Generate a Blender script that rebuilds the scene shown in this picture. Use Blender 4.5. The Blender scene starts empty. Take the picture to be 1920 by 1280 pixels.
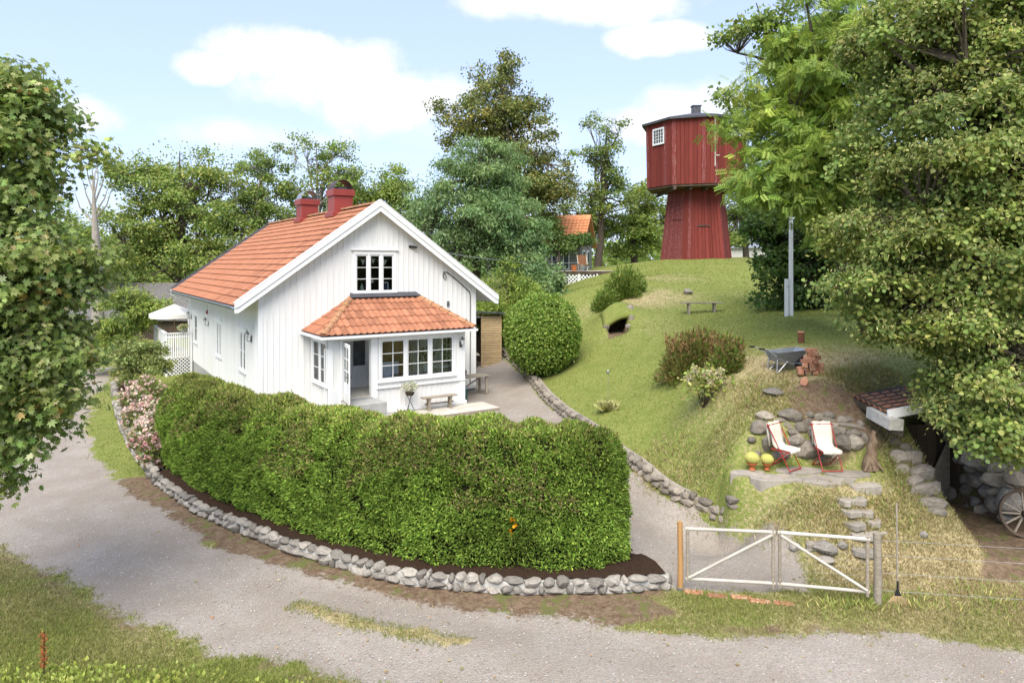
import bpy, bmesh, math, random
import numpy as np
from mathutils import Vector, Matrix
R = math.radians
random.seed(7)
SC = bpy.context.scene
COL = SC.collection
# ------------------------------------------------------------------ camera
F, HZ, CAMZ = 1297.0, 494.0, 5.0
cam_d = bpy.data.cameras.new('camera')
cam = bpy.data.objects.new('camera', cam_d); COL.objects.link(cam)
cam.location = (0, 0, CAMZ); cam.rotation_euler = (R(90), 0, 0)
cam_d.sensor_width = 36; cam_d.lens = 36 * F / 1920
cam_d.shift_y = -(640 - HZ) / 1920
cam_d.clip_start = 0.1; cam_d.clip_end = 3000
SC.camera = cam
# ------------------------------------------------------------------ sky, sun, exposure
SUN_EL, SUN_AZ = R(54), R(189)      # azimuth clockwise from +Y; behind the camera
wd = bpy.data.worlds.new('World'); SC.world = wd; wd.use_nodes = True
nt = wd.node_tree; nt.nodes.clear()
def N(tp, **k):
    n = nt.nodes.new(tp)
    for a, b in k.items(): setattr(n, a, b)
    return n
def lk(a, b): nt.links.new(a, b)
def mth(op, a, b=None, c=None, clamp=False):
    n = nt.nodes.new('ShaderNodeMath'); n.operation = op; n.use_clamp = clamp
    for i, x in enumerate((a, b, c)):
        if x is None: continue
        if isinstance(x, (int, float)): n.inputs[i].default_value = x
        else: lk(x, n.inputs[i])
    return n.outputs[0]
sky = N('ShaderNodeTexSky', sky_type='NISHITA', sun_disc=False, sun_elevation=SUN_EL, sun_rotation=SUN_AZ,
        air_density=1.0, dust_density=1.0, ozone_density=1.6, altitude=0)
tc = N('ShaderNodeTexCoord')
sep = N('ShaderNodeSeparateXYZ'); lk(tc.outputs['Generated'], sep.inputs[0])
X, Y, Z = sep.outputs
az = mth('ARCTAN2', X, Y); el = mth('ARCSINE', Z)
# planar cloud coordinates
den = mth('ADD', mth('MAXIMUM', Z, 0.0), 0.16)
cmb = N('ShaderNodeCombineXYZ'); lk(mth('DIVIDE', X, den), cmb.inputs[0]); lk(mth('DIVIDE', Y, den), cmb.inputs[1])
lk(mth('MULTIPLY', Z, 2.2), cmb.inputs[2])
n1 = N('ShaderNodeTexNoise'); n1.inputs['Scale'].default_value = 1.5; n1.inputs['Detail'].default_value = 4; n1.inputs['Roughness'].default_value = 0.62
lk(cmb.outputs[0], n1.inputs['Vector'])
n2 = N('ShaderNodeTexNoise'); n2.inputs['Scale'].default_value = 7.0; n2.inputs['Detail'].default_value = 5; n2.inputs['Roughness'].default_value = 0.6
lk(tc.outputs['Generated'], n2.inputs['Vector'])
dens = mth('MULTIPLY', mth('SUBTRACT', n1.outputs['Fac'], 0.64), 3.0)
CLOUDS = [(590,118,190,52,1.25),(700,185,185,62,1.05),(385,128,62,30,1.15),(155,220,75,38,1.1),(1085,6,250,38,1.1),
          (1245,72,105,28,1.05),(1300,195,95,40,.8),(1240,235,130,36,.75),(470,255,160,32,.6),(560,170,120,40,.8),(900,250,160,45,.5)]
for px, py, rx, ry, a in CLOUDS:
    x = (px - 960) / F; z = (HZ - py) / F; hyp = math.sqrt(1 + x * x)
    a0 = math.atan(x); e0 = math.atan(z / hyp); ra = rx / F / hyp ** 2; re = ry / F / hyp
    q = mth('ADD', mth('POWER', mth('ABSOLUTE', mth('DIVIDE', mth('SUBTRACT', az, a0), ra)), 2.0),
                   mth('POWER', mth('ABSOLUTE', mth('DIVIDE', mth('SUBTRACT', el, e0), re)), 2.0))
    g = mth('MULTIPLY', mth('SUBTRACT', 1.45, q), 1.0)
    dens = mth('MAXIMUM', dens, mth('MULTIPLY', mth('ADD', g, mth('MULTIPLY', mth('SUBTRACT', n2.outputs['Fac'], 0.5), 4.6)), a * .62))
mr = N('ShaderNodeMapRange', interpolation_type='SMOOTHSTEP'); lk(dens, mr.inputs['Value'])
mr.inputs['From Min'].default_value = 0.0; mr.inputs['From Max'].default_value = 0.9
mr.inputs['To Min'].default_value = 0.0; mr.inputs['To Max'].default_value = 0.93
mix = N('ShaderNodeMixRGB'); lk(mr.outputs[0], mix.inputs[0])
SKYGAIN = 1.0
hsv = N('ShaderNodeHueSaturation'); hsv.inputs['Saturation'].default_value = 0.8; hsv.inputs['Value'].default_value = SKYGAIN
lk(sky.outputs[0], hsv.inputs['Color'])
haze = N('ShaderNodeMixRGB'); haze.inputs[0].default_value = 0.70; haze.inputs[2].default_value = (1.85, 2.3, 3.6, 1)
lk(hsv.outputs[0], haze.inputs[1])
lk(haze.outputs[0], mix.inputs[1])
mix.inputs[2].default_value = (3.7, 3.65, 3.6, 1)
bg = N('ShaderNodeBackground'); bg.inputs['Strength'].default_value = 0.118
lk(mix.outputs[0], bg.inputs['Color'])
wo = N('ShaderNodeOutputWorld'); lk(bg.outputs[0], wo.inputs[0])
wd.cycles.sampling_method = 'MANUAL'; wd.cycles.sample_map_resolution = 512
sun_d = bpy.data.lights.new('sun', 'SUN'); sun = bpy.data.objects.new('sun', sun_d); COL.objects.link(sun)
sun_d.energy = 2.3; sun_d.angle = R(50); sun_d.color = (1, .93, .81)
sdir = Vector((math.sin(SUN_AZ) * math.cos(SUN_EL), math.cos(SUN_AZ) * math.cos(SUN_EL), math.sin(SUN_EL)))
sun.rotation_euler = sdir.to_track_quat('Z', 'Y').to_euler()
sun.location = sdir * 60
vs = SC.view_settings
vs.view_transform = 'Standard'; vs.look = 'None'; vs.gamma = 1; vs.exposure = 1.52; vs.use_curve_mapping = False
SC.cycles.max_bounces = 8; SC.cycles.transparent_max_bounces = 12; SC.cycles.diffuse_bounces = 6
# ------------------------------------------------------------------ helpers
def at(px, py, d):
    return Vector(((px - 960) / F * d, d, CAMZ - (py - HZ) / F * d))
def tag(o, label=None, cat=None, group=None, kind=None):
    if label: o['label'] = label
    if cat: o['category'] = cat
    if group: o['group'] = group
    if kind: o['kind'] = kind
    return o
def thing(name, label, cat, loc=(0, 0, 0), rz=0.0, group=None):
    o = bpy.data.objects.new(name, None); COL.objects.link(o); o.empty_display_size = .1
    o.location = loc; o.rotation_euler = (0, 0, rz)
    return tag(o, label, cat, group)
def link(name, me, mat=None, parent=None):
    o = bpy.data.objects.new(name, me); COL.objects.link(o)
    if mat is not None and len(me.materials) == 0: me.materials.append(mat)
    if parent is not None: o.parent = parent
    return o
def copy_tree(o, parent=None):
    c = o.copy(); COL.objects.link(c); c.parent = parent
    for ch in list(o.children): copy_tree(ch, c)
    return c
class MB:
    def __init__(s): s.v = []; s.f = []
    def add(s, vs_, fs_):
        o = len(s.v); s.v += [tuple(p) for p in vs_]; s.f += [tuple(i + o for i in f) for f in fs_]; return s
    def box(s, x0, x1, y0, y1, z0, z1, m=None):
        if x0 > x1: x0, x1 = x1, x0
        if y0 > y1: y0, y1 = y1, y0
        if z0 > z1: z0, z1 = z1, z0
        P = [(x0,y0,z0),(x1,y0,z0),(x1,y1,z0),(x0,y1,z0),(x0,y0,z1),(x1,y0,z1),(x1,y1,z1),(x0,y1,z1)]
        if m: P = [m(*p) for p in P]
        return s.add(P, [(0,3,2,1),(4,5,6,7),(0,1,5,4),(1,2,6,5),(2,3,7,6),(3,0,4,7)])
    def bar(s, a, b, w, h=None, up=(0, 0, 1)):
        a = Vector(a); b = Vector(b); h = h or w; d = (b - a).normalized(); u = Vector(up)
        if abs(d.dot(u)) > .98: u = Vector((0, 1, 0))
        r = d.cross(u).normalized(); u = r.cross(d)
        P = [p + r * (i * w / 2) + u * (j * h / 2) for p in (a, b) for i, j in ((-1,-1),(1,-1),(1,1),(-1,1))]
        return s.add(P, [(0,1,2,3),(7,6,5,4),(0,4,5,1),(1,5,6,2),(2,6,7,3),(3,7,4,0)])
    def tube(s, pts, rad, n=8, cap=True):
        pts = [Vector(p) for p in pts]
        if not hasattr(rad, '__len__'): rad = [rad] * len(pts)
        o = len(s.v); up = Vector((.13, .21, .97)); last = None
        for i, p in enumerate(pts):
            d = (pts[min(i + 1, len(pts) - 1)] - pts[max(i - 1, 0)]).normalized()
            if last is None:
                r = d.cross(up)
                if r.length < .1: r = d.cross(Vector((1, 0, 0)))
            else: r = last - d * last.dot(d)
            r.normalize(); last = r; q = d.cross(r)
            for k in range(n):
                t = 2 * math.pi * k / n
                s.v.append(tuple(p + (r * math.cos(t) + q * math.sin(t)) * rad[i]))
        for i in range(len(pts) - 1):
            for k in range(n):
                a = o + i * n + k; b = o + i * n + (k + 1) % n
                s.f.append((a, b, b + n, a + n))
        if cap:
            s.f.append(tuple(o + k for k in reversed(range(n))))
            e = o + (len(pts) - 1) * n; s.f.append(tuple(e + k for k in range(n)))
        return s
    def lathe(s, prof, n=16, c=(0, 0, 0)):
        o = len(s.v)
        for r, z in prof:
            for k in range(n):
                t = 2 * math.pi * k / n; s.v.append((c[0] + r * math.cos(t), c[1] + r * math.sin(t), c[2] + z))
        for i in range(len(prof) - 1):
            for k in range(n):
                a = o + i * n + k; b = o + i * n + (k + 1) % n
                s.f.append((a, b, b + n, a + n))
        s.f.append(tuple(o + k for k in reversed(range(n))))
        e = o + (len(prof) - 1) * n; s.f.append(tuple(e + k for k in range(n)))
        return s
    def prism(s, poly, thick):          # 3D polygon extruded along thick vector
        t = Vector(thick); n = len(poly); A = [Vector(p) for p in poly]; B = [p + t for p in A]
        return s.add(A + B, [tuple(range(n)), tuple(range(2 * n - 1, n - 1, -1))] + [(i, i + n, (i + 1) % n + n, (i + 1) % n) for i in range(n)])
    def mesh(s, name, smooth=None, bevel=0, norm=True):
        me = bpy.data.meshes.new(name); me.from_pydata(s.v, [], s.f); me.update()
        if norm or bevel:
            bm = bmesh.new(); bm.from_mesh(me)
            if bevel: bmesh.ops.bevel(bm, geom=bm.edges[:], offset=bevel, segments=1, affect='EDGES', clamp_overlap=True)
            if norm: bmesh.ops.recalc_face_normals(bm, faces=bm.faces)
            bm.to_mesh(me); bm.free()
        if smooth:
            me.polygons.foreach_set('use_smooth', [True] * len(me.polygons))
            me.set_sharp_from_angle(angle=R(smooth))
        return me
    def build(s, name, mat, parent=None, smooth=None, bevel=0):
        return link(name, s.mesh(name, smooth, bevel), mat, parent)
def npmesh(name, V, Fc, cols=None, smooth=False):
    """V (n,3); Fc (m,k) constant polygon size; cols (n,3) linear"""
    me = bpy.data.meshes.new(name); V = np.ascontiguousarray(V, np.float32); Fc = np.ascontiguousarray(Fc, np.int32)
    m, k = Fc.shape
    me.vertices.add(len(V)); me.vertices.foreach_set('co', V.ravel())
    me.loops.add(m * k); me.loops.foreach_set('vertex_index', Fc.ravel())
    me.polygons.add(m); me.polygons.foreach_set('loop_start', np.arange(0, m * k, k, dtype=np.int32))
    if smooth: me.polygons.foreach_set('use_smooth', np.ones(m, bool))
    me.update(calc_edges=True)
    if cols is not None:
        ca = me.color_attributes.new('Col', 'FLOAT_COLOR', 'POINT')
        c4 = np.ones((len(V), 4), np.float32); c4[:, :3] = cols; ca.data.foreach_set('color', c4.ravel())
    return me
# ------------------------------------------------------------------ materials
def newmat(name):
    m = bpy.data.materials.new(name); m.use_nodes = True
    t = m.node_tree; b = t.nodes['Principled BSDF']; return m, t, b
def nd(t, tp, **k):
    n = t.nodes.new(tp)
    for a, v in k.items():
        if a in n.bl_rna.properties: setattr(n, a, v)
        else: n.inputs[a.replace('_', ' ')].default_value = v
    return n
def mixc(t, fac, c1, c2, mode='MIX'):
    n = t.nodes.new('ShaderNodeMixRGB'); n.blend_type = mode
    for i, x in enumerate((fac, c1, c2)):
        if isinstance(x, (int, float)): n.inputs[i].default_value = x
        elif isinstance(x, tuple): n.inputs[i].default_value = (*x, 1) if len(x) == 3 else x
        else: t.links.new(x, n.inputs[i])
    return n.outputs[0]
def ramp(t, src, p0, p1):
    n = t.nodes.new('ShaderNodeMapRange'); n.interpolation_type = 'SMOOTHSTEP'
    n.inputs['From Min'].default_value = p0; n.inputs['From Max'].default_value = p1
    t.links.new(src, n.inputs['Value']); return n.outputs[0]
def noise(t, vec, scale, detail=5, rough=.6, stretch=None):
    if stretch:
        mp = t.nodes.new('ShaderNodeMapping'); mp.inputs['Scale'].default_value = stretch; t.links.new(vec, mp.inputs['Vector']); vec = mp.outputs[0]
    n = t.nodes.new('ShaderNodeTexNoise'); n.inputs['Scale'].default_value = scale; n.inputs['Detail'].default_value = detail; n.inputs['Roughness'].default_value = rough
    t.links.new(vec, n.inputs['Vector']); return n.outputs['Fac']
def bump(t, b, h, strength=.3, dist=.02):
    n = t.nodes.new('ShaderNodeBump'); n.inputs['Strength'].default_value = strength; n.inputs['Distance'].default_value = dist
    t.links.new(h, n.inputs['Height']); t.links.new(n.outputs[0], b.inputs['Normal'])
def surf(name, c1, c2=None, scale=6, rough=.6, spec=.3, metal=0, bmp=.2, bscale=40, bdist=.01, stretch=None, c3=None, thr=(.55, .75), objvar=0.0, coord='Object'):
    m, t, b = newmat(name)
    tcn = t.nodes.new('ShaderNodeTexCoord'); vec = tcn.outputs[coord]
    if coord == 'World':
        vec = None
    col = None
    oi = t.nodes.new('ShaderNodeObjectInfo')
    add = t.nodes.new('ShaderNodeVectorMath'); add.operation = 'ADD'; t.links.new(vec, add.inputs[0])
    sc_ = t.nodes.new('ShaderNodeMath'); sc_.operation = 'MULTIPLY'; sc_.inputs[1].default_value = 57.0; t.links.new(oi.outputs['Random'], sc_.inputs[0]); t.links.new(sc_.outputs[0], add.inputs[1])
    vec = add.outputs[0]
    n0 = noise(t, vec, scale, 6, .6, stretch)
    col = mixc(t, ramp(t, n0, .3, .7), c1, c2 or tuple(x * .8 for x in c1))
    if c3: col = mixc(t, ramp(t, noise(t, vec, scale * 2.7, 6, .7, stretch), *thr), col, c3)
    if objvar:
        h = t.nodes.new('ShaderNodeHueSaturation'); t.links.new(col, h.inputs['Color'])
        mr_ = t.nodes.new('ShaderNodeMapRange'); mr_.inputs['To Min'].default_value = 1 - objvar; mr_.inputs['To Max'].default_value = 1 + objvar
        t.links.new(oi.outputs['Random'], mr_.inputs['Value']); t.links.new(mr_.outputs[0], h.inputs['Value']); col = h.outputs[0]
    t.links.new(col, b.inputs['Base Color'])
    b.inputs['Roughness'].default_value = rough; b.inputs['Specular IOR Level'].default_value = spec; b.inputs['Metallic'].default_value = metal
    if bmp: bump(t, b, noise(t, vec, bscale, 4, .6, stretch), bmp, bdist)
    return m
def leafmat(name, trans=.42, rough=.5, spec=.35):
    m, t, b = newmat(name)
    a = nd(t, 'ShaderNodeAttribute', attribute_name='Col')
    t.links.new(a.outputs['Color'], b.inputs['Base Color']); b.inputs['Roughness'].default_value = rough; b.inputs['Specular IOR Level'].default_value = spec
    tr = t.nodes.new('ShaderNodeBsdfTranslucent'); t.links.new(mixc(t, .5, a.outputs['Color'], (.16, .22, .03)), tr.inputs['Color'])
    mx = t.nodes.new('ShaderNodeMixShader'); mx.inputs[0].default_value = trans
    t.links.new(b.outputs[0], mx.inputs[1]); t.links.new(tr.outputs[0], mx.inputs[2])
    t.links.new(mx.outputs[0], t.nodes['Material Output'].inputs['Surface']); return m
def glassmat(name, refl=.12):
    m, t, b = newmat(name); t.nodes.remove(b)
    tr = t.nodes.new('ShaderNodeBsdfTransparent'); tr.inputs[0].default_value = (.93, .96, .95, 1)
    gl = t.nodes.new('ShaderNodeBsdfGlossy'); gl.inputs['Roughness'].default_value = .02
    fr = t.nodes.new('ShaderNodeFresnel'); fr.inputs[0].default_value = 1.45
    mm = t.nodes.new('ShaderNodeMath'); mm.operation = 'ADD'; mm.inputs[1].default_value = refl - .04; t.links.new(fr.outputs[0], mm.inputs[0])
    mx = t.nodes.new('ShaderNodeMixShader'); t.links.new(mm.outputs[0], mx.inputs[0]); t.links.new(tr.outputs[0], mx.inputs[1]); t.links.new(gl.outputs[0], mx.inputs[2])
    t.links.new(mx.outputs[0], t.nodes['Material Output'].inputs['Surface']); return m
M = {}
M['white'] = surf('white_paint', (.76,.76,.745), (.71,.71,.695), 1.2, .55, .3, bmp=.12, bscale=18, stretch=(6,6,.5), objvar=.03)
M['trim'] = surf('white_trim', (.77,.775,.77), (.72,.73,.73), 1.5, .5, .35, bmp=.05)
M['tile'] = surf('clay_tile', (.37,.160,.090), (.28,.115,.064), 2.2, .75, .2, bmp=.25, bscale=30, c3=(.39,.215,.13), thr=(.52,.78), objvar=.2)
M['hip'] = surf('weathered_clay', (.36,.17,.085), (.28,.15,.08), 4, .8, .2, c3=(.45,.36,.22), thr=(.5,.75), objvar=.15)
M['orange_tile'] = surf('pale_clay_tile', (.62,.28,.13), (.5,.2,.09), 3, .8, .2, objvar=.1)
M['darkfelt'] = surf('grey_sheet', (.075,.075,.085), (.05,.05,.06), 3, .6, .3)
M['lead'] = surf('dark_metal_sheet', (.06,.06,.065), (.10,.10,.11), 5, .45, .5, metal=.5)
M['red_sheet'] = surf('red_sheet', (.29,.042,.032), (.22,.033,.026), 2, .42, .5, bmp=.08, objvar=.05)
M['zinc'] = surf('zinc', (.40,.42,.44), (.28,.30,.32), 5, .42, .5, metal=.7, bmp=.1)
M['copperhood'] = surf('brown_hood', (.10,.06,.05), (.06,.035,.03), 4, .5, .5, metal=.4)
M['redwood'] = surf('red_boards', (.185,.040,.031), (.145,.032,.026), 2.0, .85, .12, bmp=.35, bscale=22, stretch=(5,5,.35), c3=(.50,.40,.36), thr=(.66,.80), objvar=.14)
M['redwood_pale'] = surf('flaking_red_boards', (.18,.036,.032), (.16,.042,.038), 3, .9, .1, bmp=.35, bscale=22, stretch=(9,9,.22), c3=(.50,.38,.34), thr=(.53,.70), objvar=.1)
M['rawwood'] = surf('raw_wood', (.42,.26,.13), (.33,.19,.09), 3, .75, .2, stretch=(8,8,.6), objvar=.1)
M['greywood'] = surf('grey_wood', (.33,.29,.23), (.22,.185,.145), 3, .8, .2, stretch=(1,8,8), bmp=.3, objvar=.12)
M['palewood'] = surf('pale_weathered_wood', (.52,.49,.43), (.42,.38,.32), 3, .8, .2, bmp=.2, objvar=.1)
M['darkwood'] = surf('dark_old_wood', (.10,.075,.055), (.06,.045,.035), 3, .85, .15, stretch=(1,1,.3), objvar=.2)
M['postwood'] = surf('orange_post', (.44,.25,.10), (.35,.19,.075), 4, .75, .2, stretch=(8,8,.5))
M['slat'] = surf('larch_slat', (.50,.37,.21), (.40,.29,.16), 4, .75, .2, objvar=.12)
M['stone'] = surf('grey_stone', (.29,.265,.23), (.18,.165,.145), 5, .85, .2, bmp=.5, bscale=25, bdist=.02, c3=(.37,.33,.275), thr=(.5,.7), objvar=.38)
M['stone_dark'] = surf('dark_stone', (.27,.235,.19), (.155,.135,.11), 5, .85, .2, bmp=.5, bscale=22, bdist=.02, c3=(.30,.275,.235), thr=(.52,.72), objvar=.35)
M['slate'] = surf('slate', (.33,.295,.25), (.24,.215,.185), 4, .8, .2, bmp=.4, bscale=18, c3=(.34,.32,.28), objvar=.15)
M['mortar'] = surf('pale_mortar', (.50,.485,.45), (.37,.36,.33), 8, .9, .1, bmp=.5, bscale=30)
M['concrete'] = surf('concrete', (.42,.42,.40), (.33,.33,.31), 4, .9, .1, bmp=.3)
M['soil'] = surf('bark_mulch', (.060,.036,.024), (.032,.021,.015), 30, .95, .05, bmp=.9, bscale=60, bdist=.04, c3=(.13,.075,.045), thr=(.6,.75), coord='Object')
M['brick'] = surf('brick', (.42,.20,.12), (.34,.145,.085), 6, .85, .15, c3=(.52,.40,.31), thr=(.5,.66), objvar=.35)
M['galv'] = surf('galvanised', (.50,.51,.52), (.40,.41,.43), 7, .4, .5, metal=.6, bmp=.05)
M['tub'] = surf('grey_tub', (.30,.33,.36), (.24,.27,.30), 6, .4, .5, metal=.5, bmp=.06)
M['black'] = surf('black_iron', (.018,.018,.018), (.025,.025,.024), 5, .5, .4)
M['rubber'] = surf('black_rubber', (.012,.012,.012), (.02,.02,.02), 5, .8, .2)
M['redpaint'] = surf('red_metal', (.36,.035,.03), (.28,.03,.025), 8, .5, .4)
M['blanket'] = surf('cream_blanket', (.62,.57,.49), (.55,.50,.43), 30, .95, .05, bmp=.5, bscale=140)
M['terracotta'] = surf('terracotta', (.46,.155,.055), (.36,.11,.04), 8, .8, .2)
M['cactus'] = surf('pale_green_cactus', (.44,.42,.13), (.36,.35,.09), 10, .8, .1, bmp=.5, bscale=90)
M['green_plastic'] = surf('green_plastic', (.015,.10,.095), (.012,.08,.075), 4, .4, .4)
M['canvas'] = surf('white_canvas', (.80,.78,.73), (.75,.72,.66), 3, .9, .1)
M['lamp'] = surf('pewter_lamp', (.16,.165,.17), (.10,.105,.11), 6, .4, .5, metal=.6)
M['frost'] = surf('frosted_glass', (.62,.64,.64), (.55,.57,.57), 6, .25, .5)
M['navy'] = surf('navy_enamel', (.012,.02,.08), (.012,.02,.07), 5, .3, .5)
M['bark'] = surf('bark', (.13,.105,.082), (.075,.06,.048), 4, .9, .1, bmp=.8, bscale=12, bdist=.05, stretch=(3,3,.6))
M['palebark'] = surf('pale_bark', (.34,.31,.27), (.24,.21,.18), 4, .9, .1, bmp=.6, bscale=10, bdist=.04, stretch=(3,3,.6))
M['twig'] = surf('twig', (.075,.052,.035), (.05,.036,.025), 8, .9, .1)
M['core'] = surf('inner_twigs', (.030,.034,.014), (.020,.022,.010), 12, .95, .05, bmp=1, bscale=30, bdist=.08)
M['interior'] = surf('interior_wall', (.84,.83,.81), (.80,.79,.77), 2, .8, .2)
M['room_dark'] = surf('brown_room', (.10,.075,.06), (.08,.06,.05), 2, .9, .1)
M['cabinet'] = surf('oak_cabinet', (.26,.115,.045), (.17,.07,.028), 5, .5, .4, stretch=(1,1,8))
M['curtain'] = surf('linen', (.66,.63,.57), (.60,.57,.51), 6, .9, .1)
M['bluecloth'] = surf('blue_stripe', (.42,.47,.62), (.66,.67,.70), 14, .9, .1, stretch=(6,6,.1))
M['floorboard'] = surf('grey_floor', (.50,.48,.43), (.42,.40,.36), 5, .7, .2)
M['greyhouse'] = surf('grey_cladding', (.25,.25,.24), (.19,.19,.185), 4, .85, .1)
M['barn_roof'] = surf('barn_roof', (.17,.16,.155), (.11,.105,.10), 6, .9, .1, bmp=.6, bscale=12, bdist=.05)
M['cable'] = M['black']
M['glass'] = glassmat('window_glass', .055)
M['leaf'] = leafmat('leaf'); M['needle'] = leafmat('needle', .18, .6, .2); M['petal'] = leafmat('petal', .3, .8, .1); M['blade'] = leafmat('grass_blade', .3, .7, .15)
# ------------------------------------------------------------------ terrain
CP = [(-12,9,-.85),(0,9,-.85),(12,9,-.85),(-5,5,-.9),(8,5,-.9),(-18,5,-.9),(18,5,-.9),(3.03,12.5,-.87),(6.2,11.8,-.8),(4.6,12.1,-.83),
      (-10,14.5,-.8),(-14,20,-.8),(-18,28,-.75),(-22,37,-.7),(-30,50,-.7),(-25,20,-.9),(-40,30,-1),(-9.2,18,-.65),(-6,16.2,-.72),(-4,15,-.75),(0,13.4,-.78),(1.8,12.6,-.82),
      (-8.4,23,-.35),(-11,28,-.45),(-16.6,35.8,-.45),(-5,20.5,-.2),(-3,23,-.12),(-1.5,27.4,0),(-9.7,40.2,.5),(0,24,-.1),(0,28,.1),(-3,34,.35),(-8,44,.6),(-1,20,-.3),(0,17.5,-.45),(-5,18,-.5),
      (2.6,13.6,-.78),(4.2,13.6,-.75),
      (0,-30,-1.2),(30,-20,-1),(-30,-20,-1.2),(50,10,-.5),(-60,10,-1.2),(30,10,-.6),(20,12,-.5),
      (12,20,2.5),(20,25,3),(25,40,4.8),(12.3,16.5,1.3),(14,14.5,.5),(14,12.5,-.45),(16,11,-.65),(10,12,-.76),(8.6,12.6,-.7),(11.2,13.5,-.6),
      (3,70,4.3),(22,75,5.0),(10,62,4.9),(-30,80,-.5),(-60,60,-1),(0,150,3),(60,60,5),(-100,150,0),(100,150,4),(-12,55,1.0),(-3,52,2.2),(-20,150,1)]
CPP = [(1015,705,27.7),(930,658,35),(1040,775,23),(1200,960,15.5),(1190,900,17),(1370,985,15),(1300,880,16.8),(1250,800,19),(1150,770,21.5),(1250,700,23),(1130,650,28),
       (1330,830,16.8),(1395,885,15.2),(1480,902,14.6),(1600,902,14.6),(1470,880,15.25),(1560,880,15.25),(1600,1060,13.1),(1590,990,13.6),(1590,935,14.1),
       (1450,960,14.2),(1400,1005,14.5),(1450,1040,13.3),(1480,780,16.0),(1560,760,16.2),(1640,740,16.6),(1620,830,15.6),(1680,900,14.9),(1650,980,13.8),(1740,1010,13.35),(1720,1060,12.8),
       (1400,690,18.5),(1475,697,18.0),(1520,704,17.3),(1502,643,20.5),(1600,690,17.8),(1650,640,21),(1330,640,24),(1310,705,20),(1300,770,18.4),(1478,592,26),(1315,588,29),(1200,600,29),
       (1150,612,29.5),(1200,520,38),(1100,540,42),(1300,484,49),(1420,485,49),(1220,492,48),(1050,562,36),(1500,540,35),(1380,760,17.2),(1000,560,44)]
CP = np.array(CP + [tuple(at(*p)) for p in CPP], float)
def tps_k(r2): return np.where(r2 > 1e-9, .5 * r2 * np.log(np.maximum(r2, 1e-9)), 0)
def tps_fit(P, lam=.02):
    n = len(P); d = P[:, None, :2] - P[None, :, :2]
    K = tps_k((d ** 2).sum(-1)) + np.eye(n) * lam
    Q = np.c_[np.ones(n), P[:, :2]]
    A = np.block([[K, Q], [Q.T, np.zeros((3, 3))]])
    return np.linalg.solve(A, np.r_[P[:, 2], 0, 0, 0])
TW = tps_fit(CP)
def sstep(x): x = np.clip(x, 0, 1); return x * x * (3 - 2 * x)
def polysd(poly, x, y):
    """signed distance, positive inside"""
    P = np.asarray(poly, float); x = np.asarray(x, float); y = np.asarray(y, float)
    d = np.full(x.shape, 1e9); ins = np.zeros(x.shape, bool)
    for i in range(len(P)):
        ax, ay = P[i]; bx, by = P[(i + 1) % len(P)]
        ex, ey = bx - ax, by - ay
        t = np.clip(((x - ax) * ex + (y - ay) * ey) / (ex * ex + ey * ey + 1e-12), 0, 1)
        d = np.minimum(d, np.hypot(x - ax - t * ex, y - ay - t * ey))
        c = (ay > y) != (by > y)
        ins ^= c & (x < ex * (y - ay) / (ey + (1e-12 if ey == 0 else 0)) + ax)
    return np.where(ins, d, -d)
TRENCH = [(9.15,13.2),(11.0,13.2),(10.75,15.4),(10.55,17.3),(9.3,17.3),(9.25,15.2)]
PATIO = [(4.65,14.75),(5.4,14.5),(6.6,14.4),(7.8,14.6),(7.9,15.35),(7.4,15.72),(5.3,15.72),(4.65,15.4)]
HOLE = [(3.95,28.35),(4.8,28.35),(5.0,31.0),(4.2,31.0)]
NOCUT = [False]
def hz(x, y):
    x = np.asarray(x, float); y = np.asarray(y, float); sh = x.shape; xf = x.ravel(); yf = y.ravel(); out = np.empty(len(xf))
    for i in range(0, len(xf), 20000):
        a = xf[i:i + 20000]; b = yf[i:i + 20000]
        r2 = (a[:, None] - CP[None, :, 0]) ** 2 + (b[:, None] - CP[None, :, 1]) ** 2
        out[i:i + 20000] = tps_k(r2) @ TW[:-3] + TW[-3] + TW[-2] * a + TW[-1] * b
    far = np.hypot(xf, yf - 20); out = np.where(far > 90, out * (1 - sstep((far - 90) / 150)), out)
    m = sstep(polysd(TRENCH, xf, yf) / .35 + .5); out = out * (1 - m) + (-.62) * m
    m = sstep(polysd(PATIO, xf, yf) / np.where(yf > 15.3, .16, .45) + .5); out = out * (1 - m) + m * (.38 + (yf - 14.6) * .10)
    out = out + .75 * np.exp(-((xf - 4.45) / .95) ** 2 - ((yf - 30.1) / .95) ** 2)
    if NOCUT[0]: return out.reshape(sh)
    m = sstep(polysd(HOLE, xf, yf) / .16 + .5); out = out * (1 - m) + np.minimum(out, 2.02) * m
    out = out + .025 * np.sin(xf * 1.7 + yf * .9) * np.sin(yf * 1.3 - xf * .6)
    return out.reshape(sh)
def h1(x, y): return float(hz(np.array([x]), np.array([y]))[0])
def GV(pp, dmin=7.0, dmax=75.0):
    """pixels -> points on the terrain"""
    pp = np.asarray(pp, float); D = np.concatenate([np.arange(dmin, 30, .05), np.arange(30, dmax, .2)])
    kx = (pp[:, 0] - 960) / F; kz = (pp[:, 1] - HZ) / F
    Z_ = CAMZ - kz[:, None] * D[None]; G_ = hz(kx[:, None] * D[None], np.repeat(D[None], len(pp), 0))
    hit = Z_ < G_; idx = np.where(hit.any(1), hit.argmax(1), len(D) - 1)
    d = D[idx]; return np.c_[kx * d, d, hz(kx * d, d)]
def G(px, py, **k): return Vector(GV([(px, py)], **k)[0])
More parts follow.
